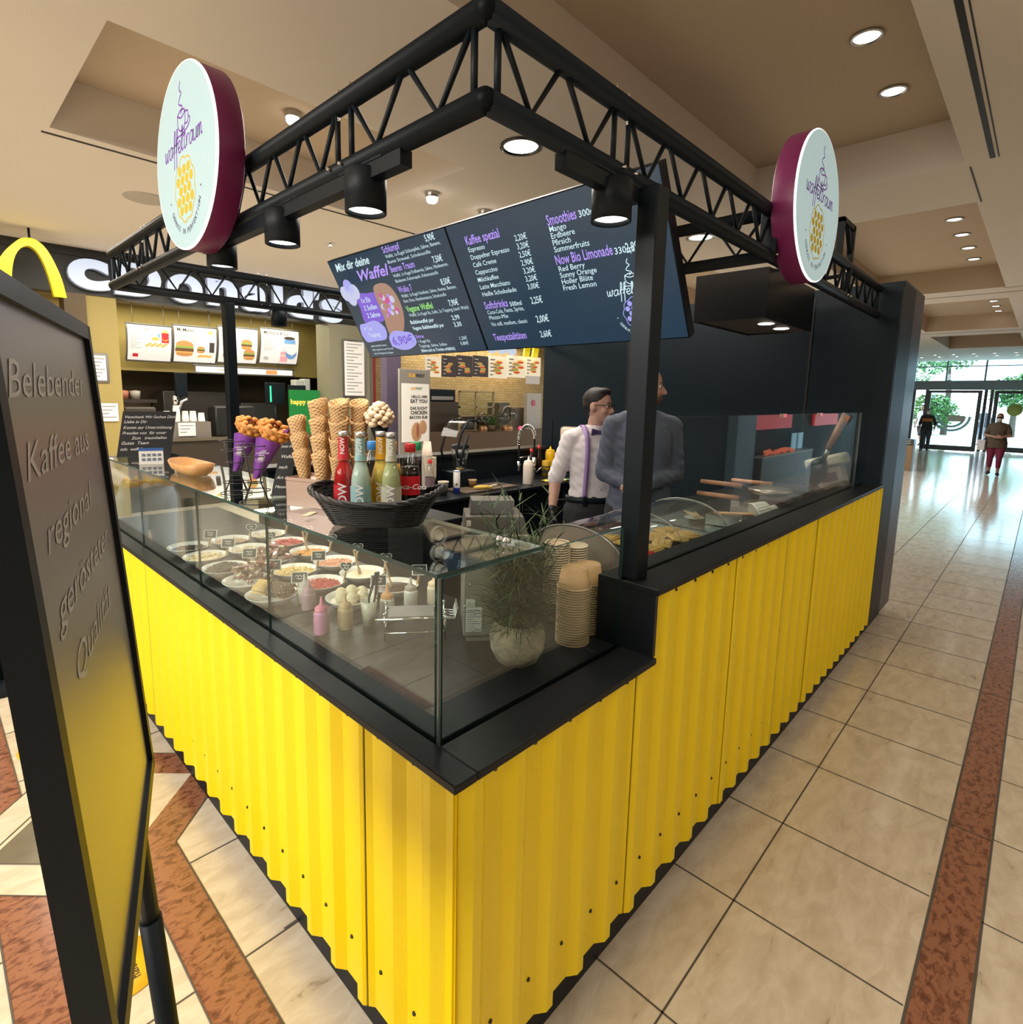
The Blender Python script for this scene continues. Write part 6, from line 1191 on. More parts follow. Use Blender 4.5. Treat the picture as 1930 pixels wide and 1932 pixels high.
monitor(2.24, 8.66+0.18, 1.66, 0.22, 0.36, 'slim dark till monitor behind the white cups', None, 0.5); monitor(3.62, 8.6, 1.55, 0.36, 0.36, 'dark till monitor with a green lit bar', True, 0.1); monitor(4.02, 8.62, 1.60, 0.30, 0.28, 'dark till monitor next to the pale cabinet', None, -0.2)
b = MB(); b.tube([(2.12, 8.62, TZ), (2.12, 8.62, 1.45), (2.16, 8.60, 1.58), (2.24, 8.58, 1.62)], 0.02, 10); b.ball((2.07, 8.60, 1.60), 0.06, 12, 0, (0.7, 0.7, 1.2)); b.top('drink_tap', CHROME, 'curved chrome drink tap behind the white cups', 'tap')
b = MB(); b.rbox(1.40, 1.80, 8.55, 8.80, TZ, 1.50, 0.02); b.top('drinks_machine', mat('machine_dark', (0.06, 0.05, 0.04), 0.35), 'dark drinks machine at the left end of the burger counter', 'machine')
b = MB(); b.rbox(2.62, 3.25, 8.55, 8.90, TZ, 1.52, 0.03); b.top('coffee_machine', mat('machine_black', (0.02, 0.02, 0.02), 0.3), 'black coffee machine in the middle of the burger counter', 'coffee machine')
t = thing('pale_cabinet', 'pale grey cabinet at the right end of the burger counter', 'cabinet', (4.2, 8.88, 1.04)); b = MB(); b.rbox(4.08, 4.24, 8.80, 8.97, TZ, 1.98, 0.01); b.build('narrow_door', mat('pale_grey', (0.50, 0.52, 0.48), 0.4), t); b = MB(); b.rbox(4.245, 4.37, 8.80, 8.97, TZ, 2.0, 0.01); b.build('side', mat('pale_grey', (0.50, 0.52, 0.48), 0.4), t)
t = thing('green_display', 'green counter display reading happy meal', 'display', (4.05, 8.43, TZ)); b = MB(); b.box(3.78, 4.34, 8.42, 8.45, TZ, 1.80); b.build('card', mat('green_display', (0.01, 0.14, 0.03), 0.4, emit=0.15, ecol=(0.02, 0.5, 0.1)), t)
b = MB(); b.text('happy meal', (4.06, 8.416, 1.56), XA, ZA, 0.115, 0, 0.03, 0, 'CENTER'); b.build('lettering', mat('gold_print', (0.85, 0.55, 0.08), 0.5, emit=0.6), t)
for i, (x0, x1, z0, z1, y, c, lab) in enumerate(((1.45, 2.05, 1.55, 1.60, 9.4, (0.04, 0.03, 0.02), 'dark shelf'), (1.5, 1.9, 1.20, 1.24, 9.4, (0.10, 0.06, 0.03), 'lower brown shelf'))):
    b = MB(); b.box(x0, x1, y, y+0.3, z0, z1); b.tube([(x0+0.03, y+0.15, 0), (x0+0.03, y+0.15, z0)], 0.02, 8); b.tube([(x1-0.03, y+0.15, 0), (x1-0.03, y+0.15, z0)], 0.02, 8); b.top('shelf', mat('shelf_%d' % i, c, 0.5), lab+' in the burger kitchen seen behind the chalk sign', 'shelf')
for i, (x, c, lab) in enumerate(((1.62, (0.45, 0.16, 0.10), 'reddish'), (1.78, (0.42, 0.38, 0.35), 'pale grey'))):
    b = MB(); b.lathe([(1e-4, 0), (0.06, 0), (0.075, 0.13), (1e-4, 0.14)], (x, 9.52, 1.6002), 16); b.top('food_tub', mat('tub_%d' % i, c, 0.5), lab+' tub on the dark kitchen shelf', 'tub')
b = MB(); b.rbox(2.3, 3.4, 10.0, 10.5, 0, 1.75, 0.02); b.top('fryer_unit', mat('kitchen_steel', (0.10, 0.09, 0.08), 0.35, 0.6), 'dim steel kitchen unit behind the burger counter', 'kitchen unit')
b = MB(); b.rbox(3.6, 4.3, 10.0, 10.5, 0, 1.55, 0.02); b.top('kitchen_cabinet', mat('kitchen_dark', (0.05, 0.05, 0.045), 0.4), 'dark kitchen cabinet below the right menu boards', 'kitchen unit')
b = MB()
for i in range(9):
    a = i*0.7; b.tube([(4.55+0.06*cos(a), 7.85+0.04*sin(a), 0.45), (4.55+0.22*cos(a), 7.85+0.12*sin(a), 0.95), (4.55+0.38*cos(a), 7.85+0.2*sin(a), 1.15)], [0.03, 0.06, 0.004], 6)
b.build('leaves', mat('dark_leaf', (0.02, 0.06, 0.02), 0.5)); PT = bpy.data.objects['leaves']; root = thing('planter', 'dark leafy plant in a pot between the kiosk and the burger counter', 'plant', (4.55, 7.85, 0)); PT.parent = root; PT.matrix_parent_inverse = Matrix.Translation((-4.55, -7.85, 0))
b = MB(); b.lathe([(1e-4, 0), (0.15, 0), (0.2, 0.45), (0.17, 0.45), (1e-4, 0.42)], n=24); b.build('pot', mat('planter_pot', (0.20, 0.15, 0.09), 0.7), root, world=False)
# ================================================================ SANDWICH RESTAURANT
BRK = bpy.data.materials.new('yellow_brick'); BRK.use_nodes = True; nt = BRK.node_tree; bs = nt.nodes['Principled BSDF']; tc = nt.nodes.new('ShaderNodeTexCoord'); mp = nt.nodes.new('ShaderNodeMapping'); mp.inputs['Rotation'].default_value = (pi/2, 0, 0); bt = nt.nodes.new('ShaderNodeTexBrick')
bt.inputs['Color1'].default_value = (0.46, 0.34, 0.16, 1); bt.inputs['Color2'].default_value = (0.36, 0.26, 0.12, 1); bt.inputs['Mortar'].default_value = (0.20, 0.15, 0.08, 1); bt.inputs['Scale'].default_value = 4.2; bt.inputs['Mortar Size'].default_value = 0.02
nt.links.new(tc.outputs['Object'], mp.inputs[0]); nt.links.new(mp.outputs[0], bt.inputs['Vector']); nt.links.new(bt.outputs['Color'], bs.inputs['Base Color']); bs.inputs['Roughness'].default_value = 0.8
w = MB(); w.box(5.3, 16, 9.5, 9.6, 0, 3.5); struct('wall_brick', w, BRK)
w = MB(); w.box(5.22, 5.3, 8.2, 9.6, 0, 3.1); struct('wall_shop_divider', w, mat('divider', (0.18, 0.17, 0.13), 0.6))
w = MB(); w.box(5.06, 5.36, 7.42, 7.60, 0, 3.0); struct('trim_4', w, mat('violet_steel_post', (0.16, 0.13, 0.20), 0.3, 0.4))
t = thing('red_wall_panel', 'narrow red panel with white ring signs beside the violet post', 'sign', (6.0, 9.44, 0.9)); b = MB(); b.box(5.72, 6.20, 9.44, 9.49, 0.9, 2.6); b.build('panel', mat('deep_red', (0.40, 0.02, 0.02), 0.4), t)
for z in (2.08, 1.86):
    b = MB(); b.lathe([(0.09, 0.0), (0.13, 0.0), (0.13, 0.02), (0.09, 0.02)], (5.98, 9.43, z), 24, M=Matrix.Rotation(pi/2, 4, 'X')); b.build('ring', mat('ring_white', (0.6, 0.65, 0.7), 0.4, emit=0.3), t)
t = thing('poster_board', 'silver standing board with a white sandwich poster', 'poster stand', (5.34, 7.02, 0)); b = MB(); b.rbox(5.01, 5.68, 7.0, 7.04, 0.02, 2.18, 0.01); b.build('board', mat('silver_board', (0.36, 0.34, 0.30), 0.35, 0.5), t)
b = MB(); b.box(5.06, 5.64, 6.985, 6.999, 0.95, 1.94); b.build('poster', PAPER, t)
b = MB(); 
for s, z, sz in (('HELLO, HIER', 1.70, 0.062), ('EAT YOU', 1.615, 0.088), ('DAS SUCHT', 1.50, 0.070), ('CHICKEN', 1.42, 0.085), ('BACON SUB', 1.345, 0.070)): b.text(s, (5.60, 6.982, z), XA, ZA, sz, 0, 0.03, 0, 'RIGHT')
b.build('lettering', INKB, t)
b = MB(); b.text('SUB', (5.34, 6.982, 1.84), XA, ZA, 0.06, 1, 0.03, 0.2, 'RIGHT'); b.text('WAY', (5.345, 6.982, 1.84), XA, ZA, 0.06, 2, 0.03, 0.2); b.text('SUB', (5.34, 6.996, 2.05), XA, ZA, 0.085, 1, 0.03, 0.2, 'RIGHT'); b.text('WAY', (5.345, 6.996, 2.05), XA, ZA, 0.085, 0, 0.03, 0.2); b.build('brand_lettering', [INKB, mat('orange_print', (0.75, 0.40, 0.03), 0.6), mat('green_print', (0.03, 0.22, 0.06), 0.6)], t)
b = MB(); b.ball((5.36, 6.98, 1.12), 0.15, 14, 0, (0.75, 0.05, 1.1)); b.ball((5.50, 6.98, 1.20), 0.12, 14, 0, (0.7, 0.05, 1.0)); b.ball((5.38, 6.975, 1.14), 0.09, 12, 1, (0.4, 0.06, 1.4)); b.build('sandwich_picture', [mat('bread_print', (0.45, 0.25, 0.13), 0.7), mat('meat_print', (0.30, 0.10, 0.06), 0.7)], t)
MBL = mat('menu_black', (0.02, 0.018, 0.016), 0.5, emit=0.02); 
def submenu(x0, x1, z0, z1, label, dark):
    t = thing('menu_board', label, 'menu board', ((x0+x1)/2, 8.8, z0)); b = MB(); b.box(x0, x1, 8.8, 8.84, z0, z1); b.build('panel', MBL if dark else mat('menu_cream', (0.7, 0.62, 0.46), 0.6, emit=0.45, ecol=(1, 0.88, 0.65)), t)
    b = MB(); W_ = x1-x0; H_ = z1-z0; rr = random.Random(int(x0*100))
    for k in range(4 if dark else 5): 
        cx, cz = x0+W_*(0.3+0.45*rr.random()), z0+H_*(0.25+0.6*k/5.0); b.ball((cx, 8.795, cz), W_*0.2, 12, k % 2, (1, 0.04, 0.38)); b.ball((cx+W_*0.02, 8.79, cz-H_*0.02), W_*0.17, 10, 2 if k % 2 else 3, (1, 0.04, 0.16))
    b.build('picture', [PCS[2], PCS[3], PCS[5], PCS[1]], t)
    b = MB()
    for k in range(5): b.box(x0+W_*0.06, x0+W_*(0.2+0.1*(k % 3)), 8.794, 8.799, z0+H_*(0.12+0.17*k), z0+H_*(0.16+0.17*k))
    b.build('print', [TXTW if dark else INKB], t)
    for u in (0.2, 0.8): b = MB(); b.tube([(x0+W_*u, 8.82, z1), (x0+W_*u, 8.82, 3.06)], 0.004, 6); b.build('hanger_rod', BFR, t)
for x0, x1, z0, z1, lab, dk in ((7.04, 7.46, 2.15, 2.58, 'cream menu card at the left end of the sandwich menu', 0), (7.50, 7.90, 2.17, 2.63, 'first black sandwich menu board from the left', 1), (7.93, 8.40, 2.19, 2.66, 'second black sandwich menu board from the left', 1), (8.44, 8.92, 2.21, 2.69, 'third black sandwich menu board from the left', 1), (8.95, 9.58, 2.20, 2.72, 'pale menu board with a filled sandwich', 0), (9.60, 10.26, 2.24, 2.77, 'pale menu board with green salad circles', 0), (10.28, 10.85, 2.30, 2.78, 'pale menu board nearest the kiosk wall', 0)): submenu(x0, x1, z0, z1, lab, dk)
b = MB(); b.box(10.30, 10.83, 8.80, 8.82, 2.10, 2.299); b.top('menu_strip', PAPER, 'small white strip hanging below the last sandwich menu board', 'sign', (10.56, 8.81, 2.10))
t = thing('shop_sign', 'white and yellow glowing shop letters just below the screens', 'sign', (9.9, 8.7, 2.75)); b = MB()
for x in (8.9, 9.25, 9.6): b.ball((x, 8.68, 2.86), 0.17, 18, 0, (1, 0.12, 0.6))
b.build('white_letter', LW, t); b = MB()
for x in (10.05, 10.38): b.prism([(0, 0), (0.2, 0), (0.26, 0.30), (0.06, 0.30)], (x, 8.68, 2.76), XA, ZA, (0, 0.05, 0))
b.build('yellow_letter', LY, t)
b = MB(); b.box(5.9, 11.5, 8.0, 8.6, 0, 0.98); b.top('sandwich_counter', mat('brown_counter', (0.10, 0.06, 0.03), 0.4), 'brown counter of the sandwich restaurant behind the kiosk', 'counter')
t = thing('bread_oven', 'dark bread oven with a lit rack at the sandwich restaurant', 'oven', (7.7, 9.1, 0)); b = MB(); b.box(7.20, 8.15, 8.95, 9.45, 0, 1.62); b.build('body', mat('oven_brown', (0.09, 0.065, 0.045), 0.4), t); b = MB(); b.rbox(7.28, 8.05, 8.98, 9.4, 1.62, 1.90, 0.02); b.build('top_unit', BLK, t); b = MB(); b.box(7.34, 7.98, 8.975, 8.979, 1.66, 1.74); b.build('control_panel', mat('panel_pale', (0.4, 0.4, 0.4), 0.4), t)
t = thing('glass_cabinet', 'glass fronted food cabinet on the sandwich counter', 'cabinet', (8.3, 8.5, 0.98)); b = MB()
for x in (7.70, 8.20, 8.76): b.box(x, x+0.04, 8.46, 8.50, 0.981, 1.86)
for z in (1.30, 1.50, 1.84): b.box(7.70, 8.80, 8.46, 8.50, z, z+0.03)
b.build('frame', mat('cabinet_frame', (0.38, 0.30, 0.16), 0.4), t); b = MB(); b.box(7.74, 8.76, 8.50, 8.56, 1.0, 1.30); b.build('lower_panel', mat('cabinet_dark', (0.06, 0.05, 0.04), 0.4), t); b = MB(); b.box(7.74, 8.76, 8.475, 8.479, 1.33, 1.84); b.build('glass_pane', GLASS, t)
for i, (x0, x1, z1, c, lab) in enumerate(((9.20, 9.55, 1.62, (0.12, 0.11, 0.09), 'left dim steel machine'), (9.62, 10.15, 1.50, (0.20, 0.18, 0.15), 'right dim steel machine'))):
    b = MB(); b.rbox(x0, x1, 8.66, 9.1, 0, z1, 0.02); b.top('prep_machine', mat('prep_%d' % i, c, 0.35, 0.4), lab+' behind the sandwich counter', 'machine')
t = thing('sauce_rack', 'white rack with round pink label near the kiosk wall', 'rack', (10.3, 8.5, 0.98)); b = MB(); b.box(9.95, 10.5, 8.45, 8.55, 0.981, 1.86); b.build('board', mat('rack_pale', (0.45, 0.42, 0.38), 0.5), t); b = MB(); b.ball((10.18, 8.44, 1.62), 0.08, 12, 0, (1, 0.1, 1)); b.build('pink_label', mat('pink_label', (0.5, 0.10, 0.16), 0.5), t)
t = thing('small_plant', 'bushy green plant in a stone pot on the sandwich counter', 'plant', (8.55, 8.36, 0.981)); b = MB(); b.lathe([(1e-4, 0), (0.12, 0), (0.15, 0.14), (0.13, 0.14), (1e-4, 0.12)], n=20); b.build('pot', mat('planter_pot', (0.2, 0.15, 0.09), 0.7), t, world=False)
b = MB(); rnd = random.Random(3)
for i in range(150): a = rnd.uniform(0, 2*pi); blade(b, (0.08*cos(a)*rnd.random(), 0.08*sin(a)*rnd.random(), 0.12), (cos(a), sin(a), rnd.uniform(0.3, 2)), rnd.uniform(0.15, 0.38), 0.03, rnd.uniform(0.02, 0.2), i % 2)
b.build('foliage', [mat('leaf_mid', (0.05, 0.15, 0.03), 0.5), mat('leaf_light', (0.10, 0.24, 0.05), 0.5)], t, world=False)['kind'] = 'stuff'
for i, (x, r, lab) in enumerate(((8.20, 0.17, 'smaller'), (8.88, 0.24, 'larger'))):
    t = thing('glass_globe', lab+' clear globe jar with a copper base on the sandwich counter front', 'jar', (x, 8.22-0.1*i, 0.981)); b = MB(); b.lathe([(r*0.55, 0), (r*0.6, 0.06), (r*0.5, 0.12), (1e-4, 0.12)], n=20); b.build('copper_base', mat('copper', (0.45, 0.24, 0.12), 0.35, 0.7), t, world=False); b = MB(); b.ball((0, 0, 0.10+r), r, 20); b.build('globe', glass('globe_glass', (0.75, 0.75, 0.72)), t, world=False)
b = MB(); b.ball((9.32, 8.1, 1.03), 0.05, 12); b.top('red_lamp', mat('red_glow', (0.5, 0.02, 0.05), 0.4, emit=1.5, ecol=(1, 0.05, 0.15)), 'small glowing red lamp on the sandwich counter', 'lamp')
# ================================================================ RED SHOP ACROSS THE WALKWAY (seen only as a reflection)
w = MB(); w.box(7.0, 28.2, -3.6, -3.5, 0, 3.5); struct('wall_shop_side', w, mat('shop_dark', (0.02, 0.018, 0.016), 0.6))
t = thing('red_shop_front', 'red shop front across the walkway with a lit food counter, mirrored in the glass screen', 'shop front', (13.0, -3.4, 0))
for x0, x1 in ((11.7, 14.3), (16.2, 18.5)): b = MB(); b.box(x0, x1, -3.48, -3.42, 1.14, 1.9); b.build('red_panel', mat('shop_red', (0.45, 0.03, 0.03), 0.4, emit=0.7, ecol=(0.75, 0.05, 0.05)), t)
b = MB(); b.box(10.6, 11.6, -3.49, -3.3, 0.003, 3.49); b.build('grey_pillar', mat('grey_pillar', (0.20, 0.27, 0.34), 0.4, emit=0.10), t)  # weak glow put into the pillar in place of light falling on it
b = MB(); b.box(11.8, 15.4, -3.4, -3.2, 0.003, 0.55); b.build('display_counter', mat('shop_counter', (0.14, 0.10, 0.08), 0.3), t); b = MB(); b.box(11.8, 15.4, -3.42, -3.18, 0.55, 0.58); b.build('counter_top', mat('counter_grey', (0.4, 0.38, 0.36), 0.3, emit=0.1), t)  # counter top glows faintly in place of shop lighting
b = MB(); rnd = random.Random(9)
for i in range(40): b.ball((12.0+1.9*rnd.random(), -3.30+0.08*rnd.random(), 0.62+0.06*rnd.random()), 0.07, 8, 0, (1, 0.5, 0.6))
o = b.build('meat_pile', mat('meat', (0.45, 0.10, 0.05), 0.5, emit=0.9, ecol=(0.9, 0.20, 0.10)), t); o['kind'] = 'stuff'  # emission in the meat colour stands in for lamps over the counter
for x in (14.3, 14.8): b = MB(); b.box(x, x+0.35, -3.40, -3.38, 0.60, 1.0); b.build('blue_screen', mat('pale_blue_screen', (0.2, 0.35, 0.45), 0.4, emit=0.6, ecol=(0.4, 0.7, 0.8)), t)
# ================================================================ ENTRANCE
EX = 28.27; ENF = mat('door_frame_dark', (0.02, 0.028, 0.035), 0.35); ENA = mat('beam_grey', (0.16, 0.20, 0.22), 0.4); EGL = glass('entrance_glass', (0.80, 0.93, 0.95))
w = MB(); pane(w, EX, EX+0.012, -3.0, 3.3, 2.73, 3.72, 'x'); struct('window_1', w, [EGL, ENF])
w = MB()
for y in (-2.4, -1.2, 0.0, 1.07, 2.25, 3.28): w.box(EX-0.03, EX+0.04, y-0.03, y+0.03, 2.73, 3.72)
w.box(EX-0.02, EX+0.03, -3, 3.3, 3.27, 3.31); w.box(EX-0.05, EX+0.05, -3, 3.3, 3.69, 4.2); struct('trim_5', w, ENA)
w = MB(); w.box(EX-0.25, EX+0.15, -3.0, 3.3, 2.37, 2.73); struct('trim_6', w, ENA)
def door(name, y0, y1, x=EX):
    o = bpy.data.objects.new(name, None); COL.objects.link(o); o.location = (x, (y0+y1)/2, 0); o['kind'] = 'structure'
    b = MB(); f = 0.12
    b.box(x-0.03, x+0.05, y0, y0+f, 0.03, 2.34); b.box(x-0.03, x+0.05, y1-f, y1, 0.03, 2.34); b.box(x-0.03, x+0.05, y0+f, y1-f, 2.24, 2.34); b.box(x-0.03, x+0.05, y0+f, y1-f, 0.03, 0.22); b.build('frame', ENF, o)
    b = MB(); pane(b, x, x+0.012, y0+f, y1-f, 0.22, 2.24, 'x'); b.build('pane', [EGL, ENF], o)
    b = MB(); b.tube([(x-0.07, y1-0.16, 0.9), (x-0.07, y1-0.16, 1.3)], 0.018, 8); b.build('handle', STEEL, o)
    return o
door('door_1', 1.03, 2.68, EX-0.9); door('door_2', -0.95, 0.72); door('door_3', -2.95, -1.0); 
w = MB()
for y in (0.80, 0.98, 2.80, 3.22): w.box(EX-0.05, EX+0.06, y-0.05, y+0.05, 0, 2.37)
struct('trim_7', w, ENF)
t = thing('door_sticker', 'pale blue arc stickers on the glass of the nearest open door', 'sticker', (EX-0.91, 1.85, 0.9)); b = MB()
for k, r in enumerate((0.55, 0.40)): b.stroke([(r*cos(a), r*sin(a)) for a in [pi+pi*i/14 for i in range(15)]], (EX-0.905, 1.85, 1.35), (0, -1, 0), ZA, 0.09, 0, False)
b.build('arc', mat('sticker_blue', (0.35, 0.62, 0.72), 0.5), t); b = MB(); b.box(EX-0.908, EX-0.906, 1.45, 1.95, 1.15, 1.38); b.build('notice', mat('notice_grey', (0.5, 0.5, 0.45), 0.5), t)
b = MB(); b.lathe([(1e-4, 0), (0.23, 0), (0.23, 0.01), (1e-4, 0.01)], (EX-0.04, 0.10, 1.63), 28, M=Matrix.Rotation(-pi/2, 4, 'Y')); b.top('round_door_sticker', mat('olive_sticker', (0.35, 0.38, 0.08), 0.5), 'round yellow green sticker on the glass door behind the walking woman', 'sticker')
t = thing('waste_bin', 'wood fronted waste bin with steel top in the walkway', 'bin', (17.9, 1.84, 0)); b = MB(); b.rbox(17.72, 18.1, 1.66, 2.02, 0, 0.68, 0.01); b.build('body', mat('bin_wood', (0.28, 0.17, 0.08), 0.5), t); b = MB(); b.rbox(17.71, 18.11, 1.65, 2.03, 0.68, 0.84, 0.01); b.build('steel_top', mat('bin_steel', (0.10, 0.11, 0.12), 0.3, 0.6), t)
for z in (0.72, 0.78): b = MB(); b.box(17.70, 17.708, 1.72, 1.94, z, z+0.025); b.build('slot_trim', CHROME, t)
# trees and planting outside
LF = [mat('tree_leaf', (0.07, 0.17, 0.05), 0.6), mat('tree_leaf_light', (0.14, 0.28, 0.08), 0.6)]
def tree(x, y, h, r, label, seed):
    t = thing('tree', label, 'tree', (x, y, 0)); rnd = random.Random(seed); b = MB(); b.tube([(0, 0, 0), (0.1, 0, h*0.5), (0, 0.1, h*0.8)], [0.18, 0.14, 0.06], 8); b.build('trunk', mat('bark', (0.09, 0.065, 0.045), 0.9), t, world=False)
    b = MB()
    for i in range(2600):
        a = rnd.uniform(0, 2*pi); u = rnd.uniform(-1, 1); q = rnd.random()**0.4; s = sqrt(1-u*u); p = Vector((r*q*s*cos(a), r*q*s*sin(a), h+r*0.8*q*u)); d = Vector((rnd.uniform(-1, 1), rnd.uniform(-1, 1), rnd.uniform(-1, 1))).normalized(); e = d.cross(ZA).normalized(); L_ = rnd.uniform(0.10, 0.24)
        b.add([p, p+e*L_*0.5+d*L_*0.3, p+d*L_, p-e*L_*0.5+d*L_*0.3], [(0, 1, 2, 3)], i % 2)
    o = b.build('crown', LF, t, world=False)
tree(40, 5.0, 4.6, 1.9, 'green tree outside the glass entrance, above the left door', 1); tree(43, 3.6, 5.2, 1.6, 'green tree outside the entrance, behind the first mullion', 2); tree(44, 0.6, 2.6, 1.2, 'small rounded green tree outside, lower right pane', 3); tree(42, 4.2, 1.4, 1.3, 'low green shrub tree outside seen through the left glass', 4)
w = MB(); w.box(28.6, 80, -30, 30, -0.05, 0.0008); struct('pavement_outside', w, mat('bright_paving', (0.62, 0.62, 0.60), 0.8))
# ================================================================ PEOPLE
def remesh(mb, name, mats, voxel=0.009, smooth=3, parent=None):
    me = mb.mesh(name, mats); ob = bpy.data.objects.new(name, me); COL.objects.link(ob)
    m = ob.modifiers.new('r', 'REMESH'); m.mode = 'VOXEL'; m.voxel_size = voxel; m.use_smooth_shade = True
    if smooth: s = ob.modifiers.new('s', 'SMOOTH'); s.factor = 0.5; s.iterations = smooth
    dg = bpy.context.evaluated_depsgraph_get(); dg.update(); nm = bpy.data.meshes.new_from_object(ob.evaluated_get(dg)); nm.name = name
    nm.materials.clear()
    for k in (mats if isinstance(mats, (list, tuple)) else [mats]): nm.materials.append(k)
    bpy.data.objects.remove(ob); bpy.data.meshes.remove(me)
    o = bpy.data.objects.new(name, nm); COL.objects.link(o)
    if parent is not None: o.parent = parent
    return o
def limb(b, pts, rs, n=14):
    """closed tapering limb with rounded ends"""
    b.tube(pts, rs, n); b.ball(pts[0], rs[0], n); b.ball(pts[-1], rs[-1], n)
    for p, r in list(zip(pts, rs))[1:-1]: b.ball(p, r*0.99, n)
def ell(b, c, rx, ry, rz, n=20, M=None): 
    c = Vector(c); k = n//2; prof = [(max(1e-4, sin(pi*i/k)), -cos(pi*i/k)) for i in range(k+1)]; T = Matrix.Translation(c)@Matrix.Diagonal((rx, ry, rz, 1)); b.lathe(prof, (0, 0, 0), n, 0, (M@T) if M is not None else T)
def loft(b, rings, n=28, cx=-0.005):
    vs = [(cx+o+rx*cos(2*pi*i/n), ry*math.copysign(abs(sin(2*pi*i/n))**0.88, sin(2*pi*i/n)), z) for z, rx, ry, o in rings for i in range(n)]; m = len(rings)
    b.add(vs, [(k*n+i, k*n+(i+1) % n, (k+1)*n+(i+1) % n, (k+1)*n+i) for k in range(m-1) for i in range(n)]+[tuple(range(n))[::-1], tuple(range((m-1)*n, m*n))], 0, True)
TRUNK = [(0.86, 0.105, 0.150, 0), (0.93, 0.122, 0.170, -0.004), (1.00, 0.118, 0.162, 0), (1.08, 0.110, 0.150, 0.004), (1.16, 0.112, 0.150, 0.006), (1.24, 0.118, 0.158, 0.006), (1.32, 0.122, 0.168, 0.004), (1.38, 0.115, 0.172, 0), (1.44, 0.095, 0.160, -0.006), (1.485, 0.070, 0.110, -0.010), (1.51, 0.055, 0.062, -0.008)]
def hand(b, wr, d, palm_n, curl, s=1.0, thumb_side=1):
    """palm and five separate curled fingers; d along the hand, palm_n out of the palm"""
    d = Vector(d).normalized(); pn = Vector(palm_n); pn = (pn-d*pn.dot(d)).normalized(); x = d.cross(pn)*thumb_side; wr = Vector(wr)
    for k in range(4): limb(b, [wr+x*(k-1.5)*0.010*s, wr+d*0.045*s+x*(1.5-k)*-0.0185*s, wr+d*0.085*s+x*(k-1.5)*0.0195*s], [0.017*s, 0.014*s, 0.011*s], 8)
    for k, L in enumerate((0.070, 0.080, 0.074, 0.058)):
        p = wr+d*0.088*s+x*(1.5-k)*0.0205*s; pts = [p]; a = 0.0
        for j in range(3): a += curl; p = p+(d*cos(a)+pn*sin(a))*L*s*(0.42, 0.32, 0.26)[j]; pts.append(p)
        limb(b, pts, [0.0098*s, 0.0092*s, 0.0085*s, 0.0075*s], 8)
    p = wr+d*0.025*s+x*0.028*s; limb(b, [p, p+(d*0.6+x*0.7+pn*0.35).normalized()*0.038*s, p+(d*0.85+x*0.45+pn*0.5).normalized()*0.068*s], [0.0135*s, 0.0115*s, 0.009*s], 8)
def lit(c, k): return tuple(min(1, x*k) for x in c)
